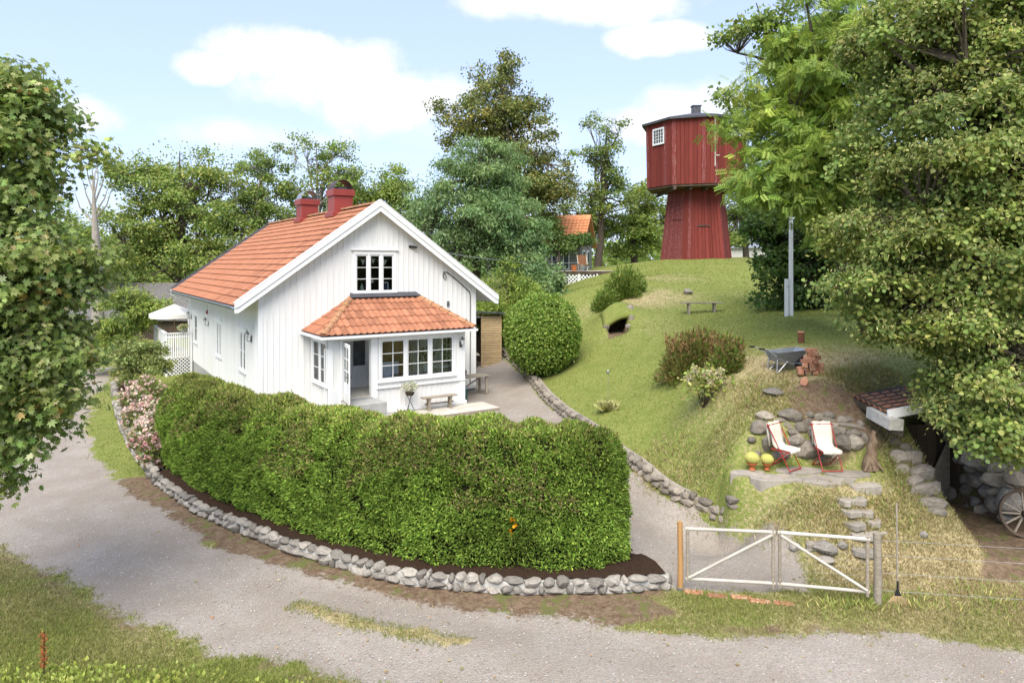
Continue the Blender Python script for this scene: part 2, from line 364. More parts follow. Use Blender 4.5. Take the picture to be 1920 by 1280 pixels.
ROAD_PX_FAR = [(1920,1212),(1600,1196),(1400,1190),(1250,1182),(1100,1170),(1000,1158),(880,1143),(780,1126),(690,1108),(600,1086),(520,1064),(440,1036),(370,1004),(310,970),(250,930),(205,890),(175,850),(160,800),(170,748),(205,708),(240,686)]
ROAD_PX_L = [(150,690),(115,722),(65,800),(5,880)]
ROAD_PX_NEAR = [(5,1036),(130,1098),(260,1158),(400,1213),(560,1256),(680,1284)]
far_w = [tuple(p[:2]) for p in GV(ROAD_PX_FAR)]
ROAD = [(40,7.5),(40,10.0)] + far_w + [tuple(p[:2]) for p in GV(ROAD_PX_L)] + [(-22,20),(-22,16.5)] + [tuple(p[:2]) for p in GV(ROAD_PX_NEAR)] + [(4,7.6),(12,6.3)]
WALL_R_PX = [(1378,990),(1330,966),(1270,944),(1215,908),(1190,886),(1120,830),(1040,774),(1005,736),(990,712),(960,686),(928,660)]
wall_r = [tuple(p[:2]) for p in GV(WALL_R_PX)]
DRIVE = [(3.0,12.35),(2.55,12.9),(2.1,13.6),(2.2,14.5),(1.6,16.2),(-1,17.2),(-4,19),(-8.6,22.3),(-8.4,23),(-1.5,27.4),(-9.7,40.2),(-8,43)] + wall_r[::-1] + [(5.6,13.6),(5.3,12.1)]
# wall along the hedge (outer base line, pixels on the ground)
WALL_F_PX = [(283,905),(330,944),(400,982),(480,1016),(560,1046),(660,1078),(760,1100),(860,1112),(960,1118),(1060,1120),(1150,1118),(1215,1113),(1262,1106)]
wall_f = [Vector((p[0], p[1])) for p in GV(WALL_F_PX)]
def polydist(pts, x, y):
    d = np.full(np.shape(x), 1e9)
    for (ax, ay), (bx, by) in zip([tuple(p)[:2] for p in pts[:-1]], [tuple(p)[:2] for p in pts[1:]]):
        ex, ey = bx - ax, by - ay; t = np.clip(((x - ax) * ex + (y - ay) * ey) / (ex * ex + ey * ey), 0, 1)
        d = np.minimum(d, np.hypot(x - ax - t * ex, y - ay - t * ey))
    return d
MOUND = [tuple(p[:2]) for p in GV([(1470,735),(1520,712),(1590,722),(1640,760),(1690,830),(1660,860),(1600,850),(1500,800)])]
DRYB = [(1700,1060,2.2,1.0),(1850,1080,2.5,1.0),(1600,1090,1.2,.8),(1500,690,3.0,.85),(1400,655,2.0,.6),(1600,940,1.6,.6),(1680,950,1.3,.6),(1450,1000,1.5,.55),(1300,880,1.6,.35),(1230,560,2.6,.6),(1260,610,2.2,.5),(1180,650,1.6,.35),(1330,820,2.0,.35),(1250,520,3,.45),(1420,760,1.6,.55),(1560,660,3,.6),(1330,740,1.5,.5),
        (60,1130,1.6,.45),(250,1200,1.4,.4),(1500,1150,1.3,.55),(1300,1150,1.6,.45),(900,1140,1.4,.7),(400,1010,1.6,.5)]
dryc = GV([(a, b) for a, b, _, _ in DRYB])
GREENB = [(1150,720,3.5),(1200,690,3.0),(1100,760,3.0),(1380,600,3.0),(1250,660,2.5),(1500,620,3.0),(210,850,1.8),(200,780,1.8),(1200,770,2)]
grc = GV([(a, b) for a, b, _ in GREENB])
CPATH = [(8.6,12.6),(10.9,12.2),(14.5,12.6),(14.5,13.6),(11.2,14.4),(10.6,17.2),(9.4,17.2),(9.2,14.2)]
rng = np.random.default_rng(3)
def vnoise(x, y, s, seed=0):
    """cheap value noise"""
    x = np.asarray(x) / s; y = np.asarray(y) / s; xi = np.floor(x).astype(np.int64); yi = np.floor(y).astype(np.int64); fx = sstep(x - xi); fy = sstep(y - yi)
    def hsh(a, b):
        n = (a * 374761393 + b * 668265263 + seed * 1442695041) & 0x7fffffff
        n = ((n ^ (n >> 13)) * 1274126177) & 0x7fffffff
        return ((n ^ (n >> 16)) & 0xffff) / 65535.0
    return (hsh(xi, yi) * (1 - fx) + hsh(xi + 1, yi) * fx) * (1 - fy) + (hsh(xi, yi + 1) * (1 - fx) + hsh(xi + 1, yi + 1) * fx) * fy
def fbm(x, y, s, seed=0, o=4):
    a = 0; w = .5; t = 0
    for i in range(o): a = a + w * vnoise(x, y, s / 2 ** i, seed + i); t += w; w *= .55
    return a / t
def zones(x, y):
    nz = fbm(x, y, .9, 5) - .5; nz2 = fbm(x, y, .35, 9) - .5
    sdr = polysd(ROAD, x, y); sdd = polysd(DRIVE, x, y)
    road = sstep((sdr + nz * .6 + nz2 * .4) / .6 + .5); drive = sstep((sdd + nz * .4 + nz2 * .3) / .3 + .5)
    gravel = np.maximum(road, drive)
    dw = polydist(wall_f, x, y)
    dirt = sstep((1.0 + nz * 1.5 - dw) / .45 + .3) * sstep((2.7 + nz * 2.0 - x) / .9 + .5)
    dirt = np.maximum(dirt, .75 * np.exp(-((sdr + .15 + nz * .4) / .3) ** 2) * (y < 16) * (.6 + nz2 * 1.6))
    dirt = np.maximum(dirt, sstep((polysd(MOUND, x, y) + nz * .5) / .4 + .5))
    dirt = np.maximum(dirt, sstep((polysd(HOLE, x, y) + .1) / .2))
    dirt = np.maximum(dirt, sstep((polysd(CPATH, x, y) + nz * .5) / .5 + .4))
    dry = np.where(y > 17.5, .12, .28) + (fbm(x, y, 2.6, 21) - .5) * 1.0
    for (a, b, r, s), c in zip(DRYB, dryc): dry = np.maximum(dry, s * np.exp(-((x - c[0]) ** 2 + ((y - c[1])) ** 2) / r ** 2) * (.7 + nz * .9 + .3))
    g = 0
    for (a, b, r), c in zip(GREENB, grc): g = np.maximum(g, np.exp(-((x - c[0]) ** 2 + (y - c[1]) ** 2) / r ** 2))
    dry = np.clip(dry * (1 - .75 * g), 0, 1)
    # grass strip in the middle of the road
    return gravel, np.clip(dirt, 0, 1), dry, road, drive, sdr
STRIP = [Vector(p[:2]) for p in GV([(560,1138),(660,1168),(760,1188),(850,1206),(940,1222),(1030,1236),(1110,1250),(1200,1262)])]
xs = np.concatenate([-np.geomspace(400, 30, 22), np.arange(-29, -15, .5), np.arange(-15, 13.99, .11), np.arange(14, 30, .5), np.geomspace(30.5, 400, 22)])
ys = np.concatenate([-np.geomspace(200, 2, 12), np.arange(0, 8, .5), np.arange(8, 18, .11), np.arange(18, 30, .2), np.arange(30, 52, .4), np.geomspace(52.5, 700, 34)])
gx, gy = np.meshgrid(xs, ys)
gz = hz(gx, gy)
GRV, DRT, DRYM, RD, DV, SDR = zones(gx, gy)
dstrip = polydist(STRIP, gx, gy)
MIDL = [tuple(p[:2]) for p in GV([(190,760),(110,860),(150,960),(260,1030),(400,1085),(560,1138),(660,1168),(760,1188),(850,1206),(940,1222),(1030,1236),(1110,1250),(1200,1262),(1400,1270),(1900,1275)])]
dmid = polydist(MIDL, gx, gy)
stripm = sstep((.16 + (fbm(gx, gy, .7, 31) - .5) * .5 - dstrip) / .2 + .4) * (fbm(gx, gy, 1.3, 44) > .42)
GRV = GRV * (1 - .8 * stripm)
DRYM = np.where(RD > .5, np.clip(np.exp(-(dmid / .62) ** 2) * (.55 + fbm(gx, gy, 1.1, 91)) + .35 * np.exp(-((SDR - .15) / .45) ** 2), 0, 1), DRYM)
gz = gz + .02 * stripm - .03 * np.exp(-((dstrip - .85) / .45) ** 2) * RD + (fbm(gx, gy, .3, 77) - .5) * .03 * (1 - GRV) + (fbm(gx, gy, .5, 78) - .5) * .05 * (1 - GRV) * (DRT + DRYM * .5)
def hzs(x, y): return h1(x, y)
def ground_material():
    m, t, b = newmat('ground_cover')
    geo = t.nodes.new('ShaderNodeNewGeometry'); P = geo.outputs['Position']
    A = {k: nd(t, 'ShaderNodeAttribute', attribute_name=k).outputs['Fac'] for k in ('gravel', 'dirt', 'dry')}
    # grass
    ng = noise(t, P, 1.6, 3, .65); ng2 = noise(t, P, 14, 3, .7); ng3 = noise(t, P, 70, 4, .7)
    green = mixc(t, ramp(t, ng, .3, .7), (.155,.205,.042), (.205,.243,.06))
    green = mixc(t, ramp(t, ng2, .42, .72), green, (.29,.275,.10))
    dryc_ = mixc(t, ramp(t, ng2, .3, .7), (.36,.29,.155), (.48,.40,.235))
    dryc_ = mixc(t, ramp(t, noise(t, P, 5, 3, .7), .52, .72), dryc_, (.20,.135,.065))
    ds = t.nodes.new('ShaderNodeMath'); ds.operation = 'ADD'; t.links.new(A['dry'], ds.inputs[0])
    dn = t.nodes.new('ShaderNodeMath'); dn.operation = 'MULTIPLY_ADD'; t.links.new(ng2, dn.inputs[0]); dn.inputs[1].default_value = .9; dn.inputs[2].default_value = -.45
    t.links.new(dn.outputs[0], ds.inputs[1])
    grass = mixc(t, ramp(t, ds.outputs[0], .22, .72), green, dryc_)
    grass = mixc(t, ramp(t, ng3, .3, .75), mixc(t, .2, grass, (.03,.04,.01)), grass)
    # dirt
    dirt = mixc(t, ramp(t, noise(t, P, 9, 3, .75), .35, .65), (.115,.075,.050), (.20,.145,.095))
    dirt = mixc(t, ramp(t, noise(t, P, 45, 3, .7), .58, .70), dirt, (.34,.25,.15))
    dirt = mixc(t, ramp(t, noise(t, P, 3, 4, .6), .52, .66), dirt, (.125,.130,.045))
    # gravel
    v = t.nodes.new('ShaderNodeTexVoronoi'); v.inputs['Scale'].default_value = 38; t.links.new(P, v.inputs['Vector'])
    pv = mixc(t, .5, (.32,.275,.225), v.outputs['Color'], 'OVERLAY')
    hs = t.nodes.new('ShaderNodeHueSaturation'); hs.inputs['Saturation'].default_value = .22; t.links.new(pv, hs.inputs['Color'])
    grav = mixc(t, .62, hs.outputs[0], mixc(t, ramp(t, noise(t, P, 22, 3, .75), .3, .7), (.255,.208,.16), (.35,.297,.237)))
    grav = mixc(t, ramp(t, noise(t, P, .8, 3, .65), .35, .7), mixc(t, .45, grav, (.22,.18,.14)), grav)
    grav = mixc(t, ramp(t, noise(t, P, 60, 4, .7), .60, .75), grav, (.18,.165,.15))
    col = mixc(t, ramp(t, A['dirt'], .25, .75), grass, dirt)
    gm = t.nodes.new('ShaderNodeMath'); gm.operation = 'ADD'; t.links.new(A['gravel'], gm.inputs[0])
    gn = t.nodes.new('ShaderNodeMath'); gn.operation = 'MULTIPLY_ADD'; t.links.new(noise(t, P, 9, 4, .75), gn.inputs[0]); gn.inputs[1].default_value = 1.5; gn.inputs[2].default_value = -.75
    t.links.new(gn.outputs[0], gm.inputs[1])
    col = mixc(t, ramp(t, gm.outputs[0], .3, .7), col, grav)
    t.links.new(col, b.inputs['Base Color']); b.inputs['Roughness'].default_value = .95; b.inputs['Specular IOR Level'].default_value = .08
    bh = t.nodes.new('ShaderNodeMath'); bh.operation = 'ADD'; t.links.new(noise(t, P, 30, 3, .75), bh.inputs[0]); t.links.new(v.outputs['Distance'], bh.inputs[1])
    bump(t, b, bh.outputs[0], .55, .035)
    return m
M['ground'] = ground_material()
def grid_objects():
    ny, nx = gx.shape; V = np.c_[gx.ravel(), gy.ravel(), gz.ravel()]
    i, j = np.meshgrid(np.arange(ny - 1), np.arange(nx - 1), indexing='ij'); a = (i * nx + j).ravel()
    Q = np.c_[a, a + 1, a + nx + 1, a + nx]
    rf = RD.ravel()[Q].mean(1) > .5; df = (DV.ravel()[Q].mean(1) > .5) & ~rf
    for nm, sel in (('ground', ~rf & ~df), ('gravel_road', rf), ('gravel_driveway', df)):
        q = Q[sel]; u, inv = np.unique(q.ravel(), return_inverse=True)
        me = npmesh(nm, V[u], inv.reshape(-1, 4), smooth=True)
        for k, arr in (('gravel', GRV), ('dirt', DRT), ('dry', DRYM)):
            at_ = me.attributes.new(k, 'FLOAT', 'POINT'); at_.data.foreach_set('value', arr.ravel()[u].astype(np.float32))
        tag(link(nm, me, M['ground']), kind='structure')
grid_objects()
# ------------------------------------------------------------------ white house
TH = .573; HW, HL = 8.191, 15.245; ZE, ZR, OF, OE = 3.656, 7.19, .366, .839
house = thing('house', 'white wooden house with orange tiled roof and glazed porch', 'house', (-8.381, 22.975, 0), TH)
hc, hs_ = math.cos(TH), math.sin(TH)
def hw(a, b, z=0): return Vector((-8.381 + a * hc - b * hs_, 22.975 + a * hs_ + b * hc, z))   # house -> world
slope = (ZR - ZE) / (HW / 2 + OE)
def roofz(a): return ZR - abs(a - HW / 2) * slope
def columns(cuts, z0, ztop, holes):
    """list of (x0,x1,zb0,zb1,zt0,zt1) trapezoids with holes removed"""
    out = []
    cs = sorted(set(cuts + [h[0] for h in holes] + [h[1] for h in holes])); cs = [c for c in cs if cuts[0] - 1e-6 <= c <= cuts[-1] + 1e-6]
    for x0, x1 in zip(cs[:-1], cs[1:]):
        if x1 - x0 < 1e-4: continue
        m = (x0 + x1) / 2; hh = sorted([h for h in holes if h[0] - 1e-6 < m < h[1] + 1e-6], key=lambda h: h[2]); zb = z0
        for h in hh:
            if h[2] > zb: out.append((x0, x1, zb, zb, h[2], h[2]))
            zb = h[3]
        out.append((x0, x1, zb, zb, ztop(x0), ztop(x1)))
    return out
def colbox(mb, c, d0, d1, mp):
    x0, x1, zb0, zb1, zt0, zt1 = c
    P = [mp(x0, d0, zb0), mp(x1, d0, zb1), mp(x1, d0, zt1), mp(x0, d0, zt0), mp(x0, d1, zb0), mp(x1, d1, zb1), mp(x1, d1, zt1), mp(x0, d1, zt0)]
    mb.add(P, [(0,1,2,3),(7,6,5,4),(0,4,5,1),(1,5,6,2),(2,6,7,3),(3,7,4,0)])
mf = lambda b0: (lambda s, d, z: (s, b0 - d, z))       # front facing plane, d outward
ml = lambda a0: (lambda s, d, z: (a0 - d, s, z))       # left facing plane
mr_ = lambda a0: (lambda s, d, z: (a0 + d, s, z))      # right facing plane
def wall(name, s0, s1, z0, ztop, holes, mp, parent, board=.205, thick=.12, mids=(), clad=True, core='interior'):
    b = MB()
    for c in columns([s0, *mids, s1], z0, ztop, holes): colbox(b, c, -thick, 0, mp)
    w = b.build(name, M[core], parent)
    if clad:
        n = max(1, round((s1 - s0) / board)); st = (s1 - s0) / n
        for i in range(n):
            x0 = s0 + i * st + .006; x1 = s0 + (i + 1) * st - .006
            mid = [m for m in mids if x0 < m < x1]
            xb = s0 + (i + 1) * st
            hh = [h for h in holes if h[0] < x1 and h[1] > x0]
            cl = columns([x0, *mid, x1], z0, lambda s: ztop(s) - .003, holes)
            bl = columns([xb - .018, xb + .018], z0, lambda s: ztop(s) - .004, holes) if i < n - 1 else []
            zs = sorted(set([h[2] for h in hh] + [h[3] for h in hh]))
            split = (zs[0] + zs[-1]) / 2 if zs else None
            for part in ((0, 1) if split else (None,)):
                pb = MB(); k = 0
                for c in cl:
                    m_ = (c[2] + min(c[4], c[5])) / 2
                    full = split and c[2] < split < min(c[4], c[5])
                    if part is None or (full and part == 0) or (not full and (m_ > split) == bool(part)): colbox(pb, c, .002, .024, mp); k += 1
                for c in bl:
                    m_ = (c[2] + min(c[4], c[5])) / 2
                    full = split and c[2] < split < min(c[4], c[5])
                    if part is None or (full and part == 0) or (not full and (m_ > split) == bool(part)): colbox(pb, c, .0235, .044, mp)
                if k: pb.build('board', M['white'], w)
    return w
UPW = (3.30, 4.76, 3.98, 5.32)
LW = [(1.95, 2.95, 1.15, 2.52), (6.6, 7.6, 1.15, 2.52), (12.75, 13.65, 1.15, 2.48)]
front_wall = wall('front_wall', 0, HW, .12, lambda s: roofz(s) - .17, [UPW], mf(0), house, mids=(HW / 2,))
left_wall = wall('side_wall', 0, HL, .12, lambda s: roofz(0) - .17, LW, ml(0), house)
wall('side_wall', 0, HL, .12, lambda s: roofz(HW) - .17, [], mr_(HW), house)
wall('back_wall', 0, HW, .12, lambda s: roofz(s) - .17, [], mf(HL + .12), house, mids=(HW / 2,))
MB().box(-.02, HW + .02, -.02, HL + .02, -.9, .118).build('foundation', M['concrete'], house)
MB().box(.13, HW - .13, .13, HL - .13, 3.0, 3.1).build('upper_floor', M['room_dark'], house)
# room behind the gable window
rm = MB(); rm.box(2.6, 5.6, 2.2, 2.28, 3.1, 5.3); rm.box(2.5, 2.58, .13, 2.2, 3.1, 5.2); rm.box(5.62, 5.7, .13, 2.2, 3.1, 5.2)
rm.build('attic_room', M['room_dark'], house)
# corner boards
cb = MB(); cb.box(-.05, .085, -.055, -.002, .1, roofz(0) - .2).box(-.055, -.003, -.05, .085, .1, roofz(0) - .2); cb.build('corner_board', M['trim'], house)
cb = MB(); cb.box(HW - .085, HW + .05, -.055, -.002, .1, roofz(HW) - .2).box(HW + .003, HW + .055, -.05, .085, .1, roofz(HW) - .2); cb.build('corner_board', M['trim'], house)
MB().box(-.05, HW + .05, -.075, -.047, .09, .24).build('base_board', M['trim'], house)
def window(parent, mp, s0, s1, z0, z1, casements, rows, cols, name='window', case=.085, d=.03, glass=True, sash=.05, hood=True, frost=False):
    """casing, sashes with bars, panes"""
    w = MB()
    w.box(s0 - case, s1 + case, d - .03, d + .03, z1, z1 + case, mp); w.box(s0 - case - .03, s1 + case + .03, d - .03, d + .06, z0 - case, z0 - .001, mp)
    w.box(s0 - case, s0, d - .03, d + .03, z0, z1, mp); w.box(s1, s1 + case, d - .03, d + .03, z0, z1, mp)
    if hood: w.box(s0 - case - .1, s1 + case + .1, d - .03, d + .08, z1 + case + .07, z1 + case + .105, mp).box(s0 - case, s1 + case, d - .03, d + .025, z1 + case + .001, z1 + case + .069, mp)
    wo_ = w.build(name, M['trim'], parent)
    cw = (s1 - s0) / casements; mull = .035
    for k in range(casements):
        a = s0 + k * cw + (mull if k else .004); b_ = s0 + (k + 1) * cw - (mull if k < casements - 1 else .004)
        sb = MB(); dd = d - .035
        sb.box(a, a + sash, dd, dd + .035, z0 + .004, z1 - .004, mp).box(b_ - sash, b_, dd, dd + .035, z0 + .004, z1 - .004, mp)
        sb.box(a + sash, b_ - sash, dd, dd + .035, z0 + .004, z0 + sash, mp).box(a + sash, b_ - sash, dd, dd + .035, z1 - sash, z1 - .004, mp)
        A0, A1, Z0, Z1 = a + sash, b_ - sash, z0 + sash, z1 - sash; bw = .022
        for r in range(1, rows):
            zz = Z0 + (Z1 - Z0) * r / rows; sb.box(A0, A1, dd + .003, dd + .032, zz - bw / 2, zz + bw / 2, mp)
        for c in range(1, cols):
            xx = A0 + (A1 - A0) * c / cols; sb.box(xx - bw / 2, xx + bw / 2, dd + .002, dd + .031, Z0, Z1, mp)
        sb.build('sash', M['trim'], wo_)
        for r in range(rows):
            for c in range(cols):
                x0 = A0 + (A1 - A0) * c / cols; x1 = A0 + (A1 - A0) * (c + 1) / cols; q0 = Z0 + (Z1 - Z0) * r / rows; q1 = Z0 + (Z1 - Z0) * (r + 1) / rows
                MB().box(x0, x1, dd + .012, dd + .018, q0, q1, mp).build('pane', M['frost'] if frost else M['glass'], wo_)
    if casements > 1:
        mb = MB()
        for k in range(1, casements): mb.box(s0 + k * cw - mull, s0 + k * cw + mull, d - .05, d + .028, z0, z1, mp)
        mb.build('mullion', M['trim'], wo_)
    return wo_
gw = window(house, mf(0), *UPW, 3, 3, 1)
gw['label'] = 'three-light gable window with bunting and a lamp behind the glass'
# things behind the gable window
bt = thing('bunting', 'string of cream pennants hanging inside the gable window', 'bunting', hw(4.0, .2, 5.0), TH)
MB().tube([(-.7,0,.22),(-.35,0,.14),(0,0,.19),(.35,0,.12),(.7,0,.18)], .004, 4).build('string', M['curtain'], bt)
for x, z in ((-.33,.14),(.05,.18),(.5,.13),(-.6,.2),(.3,.13)):
    MB().prism([(x - .09, 0, z), (x + .09, 0, z), (x, 0, z - .2)], (0, .006, 0)).build('pennant', M['curtain'], bt)
lp = thing('table_lamp', 'small lamp with white shade in the gable window', 'lamp', hw(3.95, .22, 3.98), TH)
MB().lathe([(.07,0),(.02,.05),(.03,.14),(.015,.3),(.012,.38)], 10).build('stand', M['rawwood'], lp, 40)
MB().lathe([(.14,.32),(.08,.5),(.078,.5)], 12).build('lamp_shade', M['canvas'], lp, 40)
pf = thing('picture_frame', 'white framed picture on the gable window sill', 'picture frame', hw(4.53, .2, 3.98), TH)
MB().box(-.12,.12,0,.02,0,.03).box(-.12,.12,0,.02,.3,.33).box(-.12,-.09,0,.02,.031,.299).box(.09,.12,0,.02,.031,.299).build('frame', M['trim'], pf)
MB().box(-.089,.089,.008,.012,.031,.299).build('picture', M['navy'], pf)
vz = thing('vase', 'pale green vase on the gable window sill', 'vase', hw(3.62, .2, 3.98), TH)
MB().lathe([(.04,0),(.085,.08),(.07,.18),(.03,.26),(.04,.3)], 12).build('body', surf('green_glaze', (.35,.42,.33), (.3,.37,.28), 4, .3), vz, 40)
MB().box(3.25, 4.8, .125, .34, 3.9, 3.975).build('window_board', M['trim'], house)
for i, (a, b, c, d_) in enumerate(LW):
    window(house, ml(0), a, b, c, d_, 1 if i == 2 else 2, 2, 1, hood=True, sash=.06)
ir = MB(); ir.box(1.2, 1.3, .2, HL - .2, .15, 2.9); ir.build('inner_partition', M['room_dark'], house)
# ---- roof
roof = MB()
TT = .12
def slab(sgn):
    a0 = -OE if sgn < 0 else HW + OE
    P = [(a0, -OF + .02, ZE - .05), (HW / 2, -OF + .02, ZR - .05), (HW / 2, -OF + .02, ZR - .05 - TT), (a0, -OF + .02, ZE - .05 - TT)]
    roof.prism(P, (0, HL + 2 * OF - .04, 0))
slab(-1); slab(1)
roof_o = roof.build('roof', M['lead'], house)
for sg in (-1, 1):
    a0 = -OE + .01 if sg < 0 else HW + OE - .01
    P = [(a0, -OF + .01, ZE - .051 - TT), (HW / 2 + sg * .02, -OF + .01, ZR - .051 - TT - .02), (HW / 2 + sg * .02, -OF + .01, ZR - .075 - TT - .02), (a0, -OF + .01, ZE - .075 - TT)]
    MB().prism(P, (0, HL + 2 * OF - .02, 0)).build('soffit_boarding', M['trim'], house)
SL = math.hypot(HW / 2 + OE, ZR - ZE); cs_, sn_ = (HW / 2 + OE) / SL, (ZR - ZE) / SL
def tile_mesh(w, l, n=8, th=.016, lift=.028, roll=.026):
    mb = MB(); prof = []
    for i in range(n + 1):
        t = i / n; x = t * (w + .018)
        z = roll * (math.sin(math.pi * min(1, max(0, (t - .52) / .48))) ** .8 if t > .52 else -.22 * math.sin(math.pi * t / .52))
        prof.append((x, z))
    V = []
    for x, z in prof: V.append((x, 0, z + lift))
    for x, z in prof: V.append((x, l, z + .004))
    for x, z in prof: V.append((x, 0, z + lift - th))
    k = n + 1; Fs = []
    for i in range(n): Fs.append((i, i + 1, i + 1 + k, i + k)); Fs.append((i + 2 * k, i + 1 + 2 * k, i + 1, i))
    me = bpy.data.meshes.new('tile'); me.from_pydata(V, [], Fs); me.update()
    me.polygons.foreach_set('use_smooth', [True] * len(me.polygons)); me.set_sharp_from_angle(angle=R(50)); me.materials.append(M['tile']); return me
NC = 16; TL = SL / NC; TWD = .212
tm = tile_mesh(TWD, TL * 1.12, lift=.05, roll=.02, th=.02)
def slopemat(o, x, y): 
    x = Vector(x); y = Vector(y); z = x.cross(y); return Matrix(((x.x, y.x, z.x, o[0]), (x.y, y.y, z.y, o[1]), (x.z, y.z, z.z, o[2]), (0, 0, 0, 1)))
def merge_tiles(mats, me, name, parent):
    n = len(me.vertices); v = np.empty(n * 3); me.vertices.foreach_get('co', v); v = np.c_[v.reshape(-1, 3), np.ones(n)]
    f = np.array([p.vertices[:] for p in me.polygons]); VV = []; FF = []
    for i, m in enumerate(mats): VV.append((v @ np.array(m).T)[:, :3]); FF.append(f + i * n)
    mm = npmesh(name, np.concatenate(VV), np.concatenate(FF), smooth=True); mm.set_sharp_from_angle(angle=R(50))
    return tag(link(name, mm, M['tile_far'], parent), kind='stuff')
M['tile_far'] = surf('clay_tile_run', (.37,.160,.090), (.30,.125,.068), 1.6, .75, .2, bmp=.25, bscale=30, c3=(.38,.19,.11), thr=(.5,.75))
ncol = int((HL + 2 * OF - .16) / TWD); far_mats = []
for c in range(ncol):
    for r in range(NC):
        b = -OF + .10 + (c + 1) * TWD; s = r * TL + random.uniform(-.004, .004)
        m = slopemat((-OE + s * cs_, b, ZE - .045 + s * sn_ + random.uniform(0, .005)), (0, -1, 0), (cs_, 0, sn_))
        if c < 18:
            o = link('tile', tm, None, roof_o); o.matrix_local = m @ Matrix.Rotation(random.uniform(-.008, .008), 4, 'Z')
        else: far_mats.append(m)
        far_mats.append(slopemat((HW + OE - s * cs_, b - TWD, ZE - .045 + s * sn_), (0, 1, 0), (-cs_, 0, sn_)))
merge_tiles(far_mats, tm, 'tile_run', roof_o)
# ridge tiles
rt = MB(); n = 8; rr = .13
V = [(rr * math.cos(math.pi * i / n) * (1 if j == 0 else .9), j * .40, rr * .8 * math.sin(math.pi * i / n) * (1 if j == 0 else .9)) for j in (0, 1) for i in range(n + 1)]
rt.add(V, [(i, i + 1, i + 2 + n, i + 1 + n) for i in range(n)]); rtm = rt.mesh('ridge_tile', 60, norm=False); rtm.materials.append(M['hip'])
b = -OF + .06
while b < HL + OF - .3:
    o = link('ridge_tile', rtm, None, roof_o); o.location = (HW / 2, b, ZR - .02); b += .37
# barge boards
def barge(bf, thick, sgn, w=.30, up=.07, name='barge_board'):
    a0 = -OE - .03 if sgn < 0 else HW + OE + .03
    ee = ZE - (.03) * slope
    P = [(a0, bf, ee + up), (HW / 2, bf, ZR + up), (HW / 2, bf, ZR + up - w * 1.18), (a0 + (-sgn) * .13, bf, ee + up - w * 1.18 + .13 * slope), (a0, bf, ee + up - w * .93)]
    MB().prism(P, (0, thick, 0)).build(name, M['trim'], roof_o)
for sgn in (-1, 1):
    barge(-OF - .02, -.035, sgn, .33, .075); barge(-OF - .0555, -.028, sgn, .17, .085)
    barge(HL + OF + .02, .035, sgn, .3, .07)
    a0 = -OE - .04 if sgn < 0 else HW + OE + .04
    MB().prism([(a0, -OF - .09, ZE + .09 - .03 * slope), (HW / 2, -OF - .09, ZR + .095), (HW / 2, -OF - .09, ZR + .12), (a0, -OF - .09, ZE + .115 - .03 * slope)], (0, .2, 0)).build('verge_cap', M['trim'], roof_o)
    MB().prism([(a0, HL + OF + .09, ZE + .09 - .03 * slope), (HW / 2, HL + OF + .09, ZR + .095), (HW / 2, HL + OF + .09, ZR + .12), (a0, HL + OF + .09, ZE + .115 - .03 * slope)], (0, -.2, 0)).build('verge_cap', M['darkfelt'], roof_o)
# gutter, downpipe
gt = MB(); V = []
for b_ in (-OF, HL + OF - .02):
    for i in range(9): t = math.pi + math.pi * i / 8; V.append((-OE - .07 + .065 * math.cos(t), b_, ZE - .05 + .065 * math.sin(t)))
gt.add(V, [(i, i + 1, i + 10, i + 9) for i in range(8)]); gt.build('gutter', M['zinc'], house, 60)
MB().tube([(-OE - .07, HL - .1, ZE - .1), (-OE - .05, HL - .1, ZE - .2), (-.16, HL - .1, ZE - .62), (-.09, HL - .1, ZE - .75), (-.09, HL - .1, .1)], .045, 8).build('downpipe', M['trim'], house, 60)
# ---- chimneys
def chimney(bc, wz, hood_m):
    a = HW / 2 + .02
    c = MB().box(a - .39, a + .39, bc - .42, bc + .42, ZR - .55, wz - .26).build('chimney', M['red_sheet'], roof_o, bevel=.012)
    MB().box(a - .455, a + .455, bc - .485, bc + .485, wz - .259, wz).build('crown', M['red_sheet'], c, bevel=.012)
    MB().box(a - .5, a + .5, bc - .52, bc + .52, ZR - .30, ZR - .10).build('flashing', M['red_sheet'], c, bevel=.02)
    hb = MB(); V = []; n = 14
    for r_ in (.40, .385):
        for y in (bc - .40, bc + .40):
            for i in range(n + 1):
                t = math.pi * i / n; V.append((a + r_ * math.cos(t), y, wz - .01 + r_ * 1.05 * math.sin(t)))
    k = n + 1; Fs = []
    for i in range(n):
        Fs += [(i, i + 1, i + 1 + k, i + k), (i + 2 * k, i + 3 * k, i + 1 + 3 * k, i + 1 + 2 * k), (i, i + 2 * k, i + 1 + 2 * k, i + 1), (i + k, i + 1 + k, i + 1 + 3 * k, i + 3 * k)]
    hb.add(V, Fs); hb.build('hood', hood_m, c, 50)
    MB().box(a - .2, a + .2, bc - .2, bc + .2, wz + .001, wz + .12).build('flue', M['lead'], c)
    return c
chimney(4.0, 8.02, M['copperhood'])['label'] = 'near chimney with brown arched hood'
chimney(8.65, 7.98, M['zinc'])['label'] = 'far chimney with zinc arched hood'
